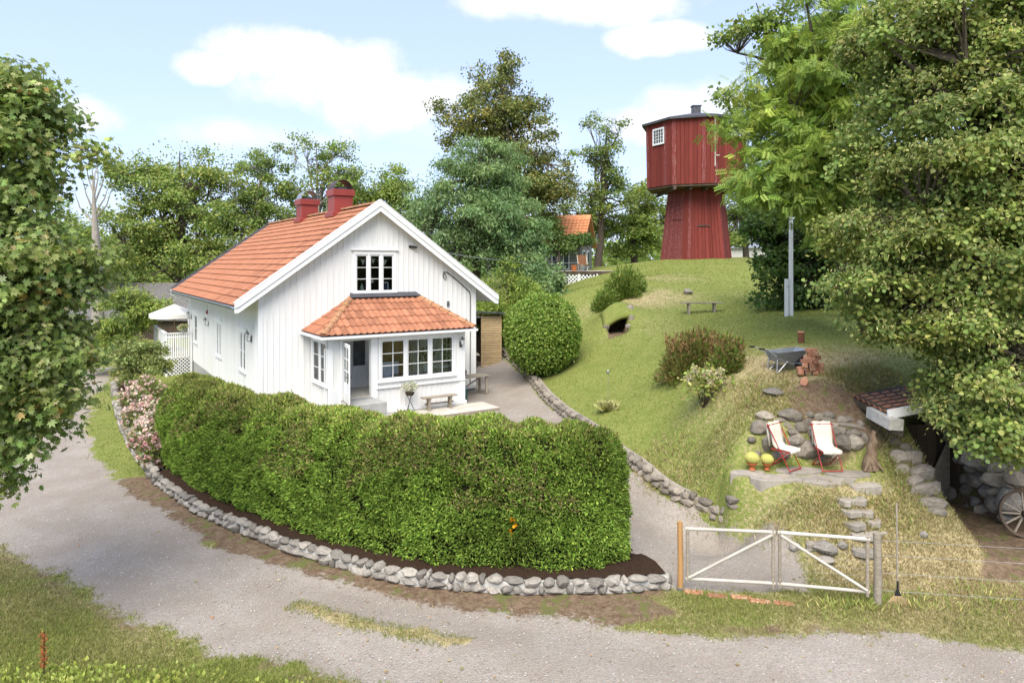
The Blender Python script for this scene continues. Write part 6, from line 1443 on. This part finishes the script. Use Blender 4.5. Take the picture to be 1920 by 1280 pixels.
# ---- big clipped yew hedge
HP = smooth_path([Vector((wf[0].x - 1.15, wf[0].y + 2.5)), Vector((wf[0].x - .85, wf[0].y + 1.1))] + [p for p in wf], 2)
HP = [p for p, d in resample(HP, .12)]
def hedge():
    path = HP; dirs = [(path[min(i + 1, len(path) - 1)] - path[max(i - 1, 0)]).normalized() for i in range(len(path))]
    acc = np.cumsum([0] + [(b - a).length for a, b in zip(path[:-1], path[1:])]); Lt = acc[-1]
    # usable span
    S0, S1 = .25, Lt - .45
    idx = [i for i in range(len(path)) if S0 <= acc[i] <= S1]
    sv = acc[idx]; pv = np.array([path[i] for i in idx]); dv = np.array([dirs[i] for i in idx]); nv = np.c_[-dv[:, 1], dv[:, 0]]
    gz0 = hz(pv[:, 0], pv[:, 1])
    def frame(s):
        return [np.interp(s, sv, a) for a in (pv[:, 0], pv[:, 1], nv[:, 0], nv[:, 1], gz0)]
    WID, OFF = 1.9, .30
    def surf_pt(s, u):
        """u 0..1 round section from front bottom over the top to the back bottom"""
        px_, py_, nx_, ny_, g = frame(s)
        th_ = np.pi * u; ex = 2.7; cx = np.cos(th_); sx = np.sin(th_)
        a = np.sign(cx) * np.abs(cx) ** (2 / ex); b = np.abs(sx) ** (2 / ex)
        end = np.minimum((s - S0) / .9, (S1 - s) / 1.5); en = np.sqrt(np.clip(1 - (1 - np.clip(end, 0, 1)) ** 2, 0, 1)); en = .35 + .65 * en
        top = np.interp(s, [S0, S0 + 3, S0 + 7, S0 + 10, S1 - 3, S1], [1.68, 1.84, 1.80, 1.86, 1.92, 1.84]) + .03 * np.sin(s * 1.1) + .02 * np.sin(s * 2.7 + 1)
        zb = g + .17; hh = (top - zb) * (.90 + .10 * en)
        lump = 1 + .016 * np.sin(s * 3.1 + u * 9) + .014 * np.sin(s * 7.3 - u * 5) + .01 * np.sin(s * 5.1 + 2)
        w = WID / 2 * en * lump
        skirt = 1 - .16 * np.clip(1 - b * 2.2, 0, 1)
        o = OFF + WID / 2 - a * w * skirt
        return np.stack([px_ + nx_ * o, py_ + ny_ * o, zb + b * hh * lump], -1)
    ns, nu = 150, 26; ss_, uu = np.meshgrid(np.linspace(S0, S1, ns), np.linspace(0, 1, nu), indexing='ij')
    G_ = surf_pt(ss_.ravel(), uu.ravel()); cen = surf_pt(np.linspace(S0, S1, ns), np.full(ns, .5)); bot = surf_pt(np.linspace(S0, S1, ns), np.zeros(ns)); bk2 = surf_pt(np.linspace(S0, S1, ns), np.ones(ns))
    mid = (bot + bk2) / 2; mid[:, 2] = (cen[:, 2] + bot[:, 2]) / 2
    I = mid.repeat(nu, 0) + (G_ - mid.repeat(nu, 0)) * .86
    base = Vector((float(mid[0, 0]), float(mid[0, 1]), float(bot[0, 2])))
    t = thing('clipped_hedge', 'long curved clipped yew hedge above the stone wall', 'hedge', tuple(base))
    k = np.arange(ns - 1)[:, None] * nu + np.arange(nu - 1)[None]; k = k.ravel(); Q = np.c_[k, k + 1, k + nu + 1, k + nu]
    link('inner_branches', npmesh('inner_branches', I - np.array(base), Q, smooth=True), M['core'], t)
    n = 190000; s = NR.uniform(S0, S1, n * 2); u = NR.uniform(0, 1, n * 2)
    # even area density
    e = 1e-3; A0 = surf_pt(s, u); du = surf_pt(s, np.clip(u + e, 0, 1)) - surf_pt(s, np.clip(u - e, 0, 1)); dsv = surf_pt(s + e, u) - surf_pt(s - e, u)
    nn = np.cross(dsv, du); ar = np.linalg.norm(nn, axis=1); ok = NR.uniform(size=n * 2) < np.clip(ar / np.percentile(ar, 90), 0, 1); s, u, P, nn = s[ok], u[ok], A0[ok], nrm(nn[ok])
    m_ = mid[np.clip(((s - S0) / (S1 - S0) * (ns - 1)).astype(int), 0, ns - 1)]; sg_ = np.sign(((P - m_) * nn).sum(1))[:, None]; nn = nn * np.where(sg_ == 0, 1, sg_)
    # end caps
    for se in (S0, S1):
        kk = 5200; uc = NR.uniform(0, 1, kk); f = NR.uniform(0, 1, kk) ** .5; sp = surf_pt(np.full(kk, se), uc); mm = mid[0 if se == S0 else -1]; Pc = mm + (sp - mm) * f[:, None]; dd = dv[0 if se == S0 else -1] * (-1 if se == S0 else 1)
        bul = .16 * (1 - f ** 2)
        Pc = Pc + np.r_[dd, 0] * bul[:, None]; P = np.concatenate([P, Pc]); nn = np.concatenate([nn, np.tile(np.r_[dd, 0], (kk, 1))])
    n = len(P)
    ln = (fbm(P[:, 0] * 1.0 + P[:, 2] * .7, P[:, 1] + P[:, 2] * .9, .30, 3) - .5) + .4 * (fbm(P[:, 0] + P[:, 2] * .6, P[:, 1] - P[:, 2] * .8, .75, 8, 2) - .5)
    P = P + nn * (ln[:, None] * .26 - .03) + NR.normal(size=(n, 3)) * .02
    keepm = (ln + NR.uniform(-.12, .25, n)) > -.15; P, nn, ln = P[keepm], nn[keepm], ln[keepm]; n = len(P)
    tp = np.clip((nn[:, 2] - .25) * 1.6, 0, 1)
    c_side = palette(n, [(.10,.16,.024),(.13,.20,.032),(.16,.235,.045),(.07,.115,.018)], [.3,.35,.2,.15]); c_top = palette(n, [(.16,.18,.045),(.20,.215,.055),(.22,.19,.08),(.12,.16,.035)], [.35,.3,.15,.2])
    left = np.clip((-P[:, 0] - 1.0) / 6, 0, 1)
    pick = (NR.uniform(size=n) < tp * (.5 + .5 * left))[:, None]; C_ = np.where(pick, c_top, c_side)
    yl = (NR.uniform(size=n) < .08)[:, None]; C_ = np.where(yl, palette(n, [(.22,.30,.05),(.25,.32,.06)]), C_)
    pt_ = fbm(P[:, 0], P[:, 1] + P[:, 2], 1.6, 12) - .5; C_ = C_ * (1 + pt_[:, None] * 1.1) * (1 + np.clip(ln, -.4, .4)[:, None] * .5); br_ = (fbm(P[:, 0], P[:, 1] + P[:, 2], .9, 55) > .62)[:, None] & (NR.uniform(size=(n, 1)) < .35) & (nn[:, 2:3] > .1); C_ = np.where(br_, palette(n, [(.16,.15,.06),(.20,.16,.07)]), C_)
    Dr = nrm(nn * .75 + NR.normal(size=(n, 3)) * .55 + np.array([0, 0, .25]))
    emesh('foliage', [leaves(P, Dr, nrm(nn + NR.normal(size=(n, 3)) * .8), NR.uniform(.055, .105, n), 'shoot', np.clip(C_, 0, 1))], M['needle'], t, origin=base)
    sb = []
    for i in range(0, ns, 4):
        p = mid[i]; MB().tube([(p[0] - base.x, p[1] - base.y, bot[i, 2] - base.z - .25), (p[0] - base.x + .05, p[1] - base.y, bot[i, 2] - base.z + .6)], [.05, .04], 6).build('stem', M['twig'], t)
    # yellow flowers poking out
    yp = []
    for px, py in ((962,972),(958,993),(965,990),(952,995),(961,998),(966,983)):
        d = 14.0; c_ = np.array(at(px, py, 14.0)); k = int(np.argmin(np.hypot(P[:, 0] / P[:, 1] - (px - 960) / F, (CAMZ - P[:, 2]) / P[:, 1] - (py - HZ) / F))); q = P[k] + nn[k] * .05
        m = 8; yp.append(leaves(np.tile(q, (m, 1)) + NR.normal(size=(m, 3)) * .02, NR.normal(size=(m, 3)), NR.normal(size=(m, 3)) + nn[k] * 2, np.full(m, .05), 'petal', palette(m, [(.75,.30,.01),(.8,.36,.02)])))
    f_ = thing('nasturtium', 'few orange yellow flowers poking out of the hedge front', 'flowers', tuple(q))
    for y_ in yp: emesh('flower', [y_], M['petal'], f_, kind='stuff', origin=tuple(q))
    return t
hedge()
# ---- rose bed
rb = smooth_path(lp_, 2)
rbt = bed('rose_bed_soil', rb, 1.5, .25, +1)
ROSE = [((238,716),'pale pink rose bush nearest the olive bush'),((262,738),'pale pink rose bush beside the hedge end, upper'),((240,760),'pink rose bush at the wall edge, second row'),((268,782),'full pale pink rose bush in the middle of the bed'),((245,800),'pink rose bush against the wall in the middle'),((275,818),'leafy pink rose bush beside the hedge'),((255,840),'sparse pink rose bush with pale blooms'),((270,868),'low rose bush with deep pink blooms at the near end')]
for (px, py), lb in ROSE:
    p = G(px, py + 18); t = thing('rose_bush', lb, 'rose bush', (p.x + .25, p.y, p.z + .12), 0, 'rose bushes in the side bed'); b0 = np.array(t.location); k = 700; sp_ = .55 * p.y / 24
    c = b0 + np.array([0, 0, .45]) + nrm(NR.normal(size=(k, 3))) * NR.uniform(.2, 1, (k, 1)) ** .5 * np.array([sp_, sp_, .45]); emesh('foliage', [leaves(c, NR.normal(size=(k, 3)), NR.normal(size=(k, 3)) + np.array([0, 0, 1]), NR.uniform(.08, .13, k), 'rhomb', palette(k, [(.10,.14,.035),(.14,.17,.05),(.16,.12,.06)]))], M['leaf'], t, origin=b0)
    k = 62; near = py > 850
    fc = b0 + np.array([0, 0, .5]) + nrm(NR.normal(size=(k, 3)) + np.array([0, -.3, .5])) * np.array([sp_, sp_, .45]) * NR.uniform(.8, 1.1, (k, 1)); per = 6; fi = np.repeat(fc, per, 0) + NR.normal(size=(k * per, 3)) * .015
    colr = [(.60,.30,.32),(.66,.40,.39),(.68,.50,.45)] if near else [(.68,.48,.42),(.72,.56,.49),(.62,.38,.36),(.70,.60,.52)]
    cc_ = np.repeat(palette(k, colr), per, 0); emesh('blooms', kind='stuff', parts=[leaves(fi, NR.normal(size=(k * per, 3)) + np.array([0, -.4, .5]), NR.normal(size=(k * per, 3)) + np.array([0, -.5, 1]), NR.uniform(.05, .085, k * per), 'petal', cc_)], mat=M['petal'], parent=t, origin=b0)
    for a in (0, 2, 4): MB().tube([(0, 0, -.1), (.15 * math.cos(a), .15 * math.sin(a), .5)], .012, 5).build('stem', M['twig'], t)
# ---- small flowers in pots
def posy(parent, c, r, h, cols, n, size=.04, lf=120, flowers='petal'):
    c = np.array(c); p = c + nrm(NR.normal(size=(n, 3))) * NR.uniform(.5, 1, (n, 1)) * np.array([r, r, h]); q = c + nrm(NR.normal(size=(lf, 3))) * NR.uniform(.3, 1, (lf, 1)) * np.array([r, r, h])
    emesh('flowers', kind='stuff', parts=[leaves(p, NR.normal(size=(n, 3)), NR.normal(size=(n, 3)) + np.array([0, -.5, 1]), np.full(n, size), flowers, palette(n, cols))], mat=M['petal'], parent=parent, origin=parent.location)
    emesh('foliage', [leaves(q, NR.normal(size=(lf, 3)), NR.normal(size=(lf, 3)), np.full(lf, size * 1.6), 'rhomb', palette(lf, [(.17,.20,.09),(.24,.26,.13)]))], M['leaf'], parent, origin=parent.location)
for o in (fs, vp): o.rotation_euler = (0, 0, 0)
posy(fs, FLOWER_STAND + Vector((0, 0, .12)), .3, .18, [(.62,.60,.48),(.5,.5,.36),(.7,.68,.6)], 420)
posy(vp, Vector(vp.location) + Vector((0, 0, .25)), .26, .2, [(.5,.35,.2),(.4,.45,.2),(.6,.5,.45)], 200, .06)
# ---- ferns, heather bush, hydrangea
def frond_clump(name, label, base, n, L_, cols, spread=.6, up=1.0, shape='frond', cat='fern', parts=('fronds',)):
    t = thing(name, label, cat, tuple(base)); b = np.array(base); a = NR.uniform(0, 2 * np.pi, n); d = np.c_[np.cos(a), np.sin(a), NR.uniform(.4, 1.4, n) * up]; P = b + np.c_[NR.normal(size=(n, 2)) * spread, NR.uniform(0, .15, n)]
    P[:, 2] = hz(P[:, 0], P[:, 1]) + NR.uniform(0, .2, n); sd = nrm(np.cross(nrm(d), np.array([0, 0, 1]))); nor = np.cross(nrm(d), sd) * -1
    emesh('fronds', [leaves(P, d, nor + NR.normal(size=(n, 3)) * .3, L_ * NR.uniform(.6, 1.15, n), shape, palette(n, cols))], M['leaf'], t, origin=b)
    MB().lathe([(.25, -.1), (.15, .08)], 8).build('rootstock', M['twig'], t); return t
FERN = [(.075,.14,.022),(.11,.18,.035),(.16,.19,.05),(.055,.10,.016)]
def fern_mass(name, label, base, r, h, n, size, cols, shape='shoot', mat='leaf', spikes=0, scol=None):
    """upright feathery mass: shoots spread through a half ellipsoid, rooted on the ground"""
    t = thing(name, label, 'fern', tuple(base)); b = np.array(base); d = nrm(NR.normal(size=(n, 3))); d[:, 2] = np.abs(d[:, 2]); q = NR.uniform(.15, 1, (n, 1)) ** .5
    lump = 1 + .28 * np.sin(np.arctan2(d[:, 1], d[:, 0]) * 5 + d[:, 2] * 4)[:, None]
    P = b + d * q * lump * np.array([r[0], r[1], h]); g = hz(P[:, 0], P[:, 1]) - b[2]; P[:, 2] += g * .8
    di = nrm(d * np.array([.9, .9, .8]) + np.array([0, 0, .55]) + NR.normal(size=(n, 3)) * .35)
    emesh('fronds', [leaves(P, di, nrm(NR.normal(size=(n, 3)) + d), size * NR.uniform(.6, 1.3, n), shape, palette(n, cols))], M[mat], t, origin=b)
    for k in range(14): a = k * 2.4; e = Vector((r[0] * .55 * math.cos(a), r[1] * .55 * math.sin(a), h * .75)); MB().tube([(e.x * .3, e.y * .3, -.15), e], [.012, .005], 4).build('stem', M['twig'], t)
    if spikes:
        sp_ = NR.uniform(-1, 1, (spikes, 2)) * np.array([r[0] * .8, r[1] * .8]); m_ = 14
        Pp = b + np.repeat(np.c_[sp_, h * (.75 + .45 * NR.uniform(size=spikes))], m_, 0) + np.c_[NR.normal(size=(spikes * m_, 2)) * .02, -NR.uniform(0, .35, spikes * m_)]
        emesh('brown_spikes', kind='stuff', parts=[leaves(Pp, np.c_[NR.normal(size=(spikes * m_, 2)) * .4, np.ones(spikes * m_)], NR.normal(size=(spikes * m_, 3)), .12, 'shoot', palette(spikes * m_, scol))], mat=M[mat], parent=t, origin=b)
    return t
FERN = [(.11,.17,.03),(.15,.21,.045),(.20,.23,.06),(.08,.13,.022)]
fern_mass('fern_clump', 'large green fern clump over the dark hole in the slope', G(1170, 556), (.85, .8), 1.15, 4200, .20, FERN)
fern_mass('fern_clump', 'smaller fern clump left of the dark hole in the slope', G(1134, 578), (.5, .5), .75, 1700, .18, FERN)
BRF = [(.19,.15,.06),(.22,.175,.07),(.17,.165,.05),(.14,.16,.04),(.17,.12,.05)]
fern_mass('bronze_fern', 'bushy fern patch turned bronze and brown on the bank', G(1292, 697), (.85, .75), 1.0, 7500, .16, BRF + FERN[:1], spikes=50, scol=[(.21,.125,.055),(.18,.11,.05)])
fern_mass('bronze_fern', 'smaller bronzed fern right of the main brown patch', G(1362, 697), (.42, .45), .85, 2600, .15, BRF + FERN, spikes=22, scol=[(.20,.125,.055)])
hy = G(1320, 765); t = thing('hydrangea', 'straggly hydrangea with cream flower heads below the brown ferns', 'shrub', tuple(hy)); b0 = np.array(hy)
for k in range(11):
    a = k * 1.9; e = Vector((math.cos(a) * .5 * RG.uniform(.4, 1), math.sin(a) * .3, RG.uniform(.6, 1.0))); MB().tube([(0, 0, -.1), e * .5 + Vector((0, 0, .1)), e], [.014, .011, .006], 5).build('stem', M['twig'], t)
    c = b0 + np.array(e); m = 60; hd = c + NR.normal(size=(m, 3)) * .05; emesh('flower_head', kind='stuff', parts=[leaves(hd, NR.normal(size=(m, 3)), NR.normal(size=(m, 3)), np.full(m, .05), 'petal', palette(m, [(.60,.55,.36),(.66,.52,.38),(.5,.5,.26)]))], mat=M['petal'], parent=t, origin=b0)
m = 420; P = b0 + np.array([0, 0, .65]) + NR.normal(size=(m, 3)) * np.array([.33, .25, .2]); emesh('foliage', [leaves(P, NR.normal(size=(m, 3)), NR.normal(size=(m, 3)) + np.array([0, 0, 1]), np.full(m, .13), 'rhomb', palette(m, [(.20,.24,.05),(.16,.20,.05),(.28,.25,.09)]))], M['leaf'], t, origin=b0)
tg = G(1140, 770); t = thing('grass_tuft', 'tuft of straw coloured grass on the lawn by the stake', 'grass tuft', tuple(tg)); m = 220; a = NR.uniform(0, 6.28, m)
P = np.array(tg) + NR.normal(size=(m, 3)) * np.array([.08, .08, 0]); emesh('blades', [leaves(P, np.c_[np.cos(a), np.sin(a), NR.uniform(.4, 1.6, m)], NR.normal(size=(m, 3)), np.full(m, .38), 'long', palette(m, [(.42,.37,.18),(.3,.3,.12)]))], M['blade'], t, origin=tuple(tg))
# ---- grass blades, tufts, weeds, fallen leaves
def blades(n, y0, y1, x0, x1, hmin, hmax, wfac, cond, seed=1):
    rg = np.random.default_rng(seed); y = y0 * (y1 / y0) ** rg.uniform(0, 1, n * 3); lo = np.maximum(x0, -y * .82); hi = np.minimum(x1, y * .82); x = lo + (hi - lo) * rg.uniform(0, 1, n * 3)
    g, d, dr, rd, dv, sdr = zones(x, y); ds = polydist(STRIP, x, y); sm = (ds < .16 + .1 * rg.uniform(-1, 1, len(x))) & (fbm(x, y, 1.3, 44) > .43)
    ok = cond(x, y, g, d, dr, rg, sm); x, y, dr, d, g = x[ok][:n], y[ok][:n], dr[ok][:n], d[ok][:n], g[ok][:n]; n = len(x)
    z = hz(x, y) + .0; P = np.c_[x, y, z]; dirn = np.c_[rg.normal(size=(n, 2)) * .55, np.ones(n)]; S = rg.uniform(hmin, hmax, n) * (.7 + .6 * fbm(x, y, .8, 61)) 
    T, Fs = TPL['blade']; xx = nrm(dirn); yy = nrm(np.cross(rg.normal(size=(n, 3)), xx)); w = wfac * y
    V = P[:, None] + S[:, None, None] * T[None, :, 0:1] * xx[:, None] + w[:, None, None] * T[None, :, 1:2] * yy[:, None]
    gcol = np.array([(.17,.215,.04),(.215,.255,.055),(.26,.275,.08)])[rg.integers(0, 3, n)]; dcol = np.array([(.46,.38,.21),(.36,.29,.15),(.27,.20,.10)])[rg.integers(0, 3, n)]
    f = np.clip(dr * 1.2 - .1 + rg.uniform(-.3, .3, n) + d * .5, 0, 1)[:, None]; C_ = (gcol * (1 - f) + dcol * f) * rg.uniform(.75, 1.25, (n, 1))
    return V.reshape(-1, 3), np.arange(n * 3).reshape(-1, 3), np.repeat(C_[:, None], 3, 1).reshape(-1, 3)
hpoly = [tuple(p) for p in HP] + [tuple(Vector(p) + Vector((1.2, 2.2))) for p in HP[::-1]]
def cond_lawn(x, y, g, d, dr, rg, sm): return ((g < .9) & (rg.uniform(0, 1, len(x)) > g * 1.15) & (rg.uniform(0, 1, len(x)) > d * 1.15) & (polysd(hpoly, x, y) < 0) & (polysd(PATIO, x, y) < -.3) & (polysd(TRENCH, x, y) < .1)) | (sm & (rg.uniform(0, 1, len(x)) < .8))
gr = [blades(150000, 8.6, 17, -15, 14, .035, .085, .0011, cond_lawn, 1), blades(110000, 16, 48, -20, 25, .03, .06, .0012, cond_lawn, 2)]
tag(emesh('lawn_grass', gr, M['blade'], kind='stuff'), 'short green and straw coloured grass of lawn and verges', 'grass')
# longer tufts: along road edges, gate, bank
def tufts(spots, per, L_, cols, w='straw'):
    out = []
    for (px, py, r) in spots:
        c = np.array(G(px, py)); m = per
        zz_ = zones(c[:1], c[1:2])
        if zz_[0][0] > .25 or zz_[1][0] > .4 or polysd(PATIO, c[:1], c[1:2])[0] > -.35: continue
        P = c + np.c_[NR.normal(size=(m, 2)) * r, np.zeros(m)]; P[:, 2] = hz(P[:, 0], P[:, 1]); a = NR.uniform(0, 6.28, m)
        out.append(leaves(P, np.c_[np.cos(a), np.sin(a), NR.uniform(.6, 2.2, m)], NR.normal(size=(m, 3)), L_ * NR.uniform(.5, 1.2, m), w, palette(m, cols)))
    return out
GRN = [(.14,.19,.04),(.2,.23,.06),(.3,.28,.10)]; STRAW = [(.46,.37,.19),(.36,.28,.13),(.5,.42,.24),(.22,.2,.07)]
sp1 = [(1640,1125,.12),(1620,1135,.15),(1660,1130,.15),(1700,1128,.25),(1760,1128,.3),(1830,1128,.3),(1880,1130,.3),(1600,1130,.2),(1560,1140,.2)]
sp2 = [(RG.uniform(1400, 1700), RG.uniform(930, 1010), .25) for _ in range(50)] + [(RG.uniform(1640, 1720), RG.uniform(840, 960), .2) for _ in range(30)] + [(RG.uniform(1380, 1560), RG.uniform(700, 790), .25) for _ in range(40)] + [(RG.uniform(1200, 1420), RG.uniform(830, 980), .3) for _ in range(40)] + [(RG.uniform(1560, 1680), RG.uniform(690, 740), .2) for _ in range(24)]
tag(emesh('tall_grass', tufts(sp1, 140, .17, GRN) + tufts(sp2, 120, .16, STRAW + GRN[:1]), M['blade'], kind='stuff'), 'longer grass tufts by the gate posts and on the bank', 'grass')
wd_ = [(RG.uniform(0, 560), RG.uniform(1262, 1295), .12) for _ in range(18)] + [(RG.uniform(0, 330), RG.uniform(1258, 1290), .12) for _ in range(16)]
tag(emesh('verge_weeds', tufts(wd_, 40, .08, [(.22,.26,.05),(.28,.31,.08),(.17,.21,.04)], 'rhomb'), M['leaf'], kind='stuff'), 'yellow-green leafy weeds along the bottom left verge', 'weeds')
dk_ = G(82, 1268); t = thing('dock_stalk', 'reddish brown dock stalk standing in the left verge', 'plant', tuple(dk_)); MB().tube([(0, 0, -.05), (.01, 0, .3), (0, .01, .62)], .008, 5).build('stalk', M['twig'], t)
m = 260; P = np.array(dk_) + np.c_[NR.normal(size=(m, 2)) * .022, NR.uniform(.12, .62, m)]; emesh('seeds', kind='stuff', parts=[leaves(P, NR.normal(size=(m, 3)), NR.normal(size=(m, 3)), np.full(m, .035), 'rhomb', palette(m, [(.30,.08,.03),(.38,.14,.05),(.45,.33,.05)], [.5,.35,.15]))], mat=M['leaf'], parent=t, origin=tuple(dk_))
# fallen leaves and small stones
fl_ = []
m = 300; px = NR.uniform(0, 1920, m); py = NR.uniform(960, 1280, m); Pg = GV(np.c_[px, py]); Pg[:, 2] += .012
fl_.append(leaves(Pg, NR.normal(size=(m, 3)) * np.array([1, 1, .15]), NR.normal(size=(m, 3)) * .25 + np.array([0, 0, 1]), NR.uniform(.03, .075, m), 'rhomb', palette(m, [(.42,.30,.15),(.30,.17,.08),(.55,.45,.28),(.35,.33,.12)])))
tag(emesh('fallen_leaves', fl_, M['leaf'], kind='stuff'), 'scattered dry fallen leaves on road and grass', 'leaves')
gpx = []
m = 5200; px = NR.uniform(-50, 1970, m); py = NR.uniform(940, 1290, m); Pg = GV(np.c_[px, py]); g = zones(Pg[:, 0], Pg[:, 1])[0]; Pg = Pg[g > .5]; m = len(Pg)
T = np.array([(1,0,-.2),(-.5,.87,-.2),(-.5,-.87,-.2),(0,0,.8)]); s_ = NR.uniform(.006, .02, m)[:, None, None]; ang = NR.uniform(0, 6.28, m); ca_, sa_ = np.cos(ang)[:, None], np.sin(ang)[:, None]
V = np.stack([T[None, :, 0] * ca_ - T[None, :, 1] * sa_, T[None, :, 0] * sa_ + T[None, :, 1] * ca_, np.repeat(T[None, :, 2], m, 0)], -1) * s_ + Pg[:, None] + np.array([0, 0, .004])
Fi = np.array([(0,1,3),(1,2,3),(2,0,3)])[None] + (np.arange(m) * 4)[:, None, None]
pm_ = palette(m, [(.42,.40,.37),(.30,.28,.26),(.52,.50,.46),(.35,.27,.22)])
tag(link('loose_gravel', npmesh('loose_gravel', V.reshape(-1, 3), Fi.reshape(-1, 3), np.repeat(pm_, 4, 0)), M['petal']), 'loose pebbles on the gravel road', 'gravel', kind='stuff')
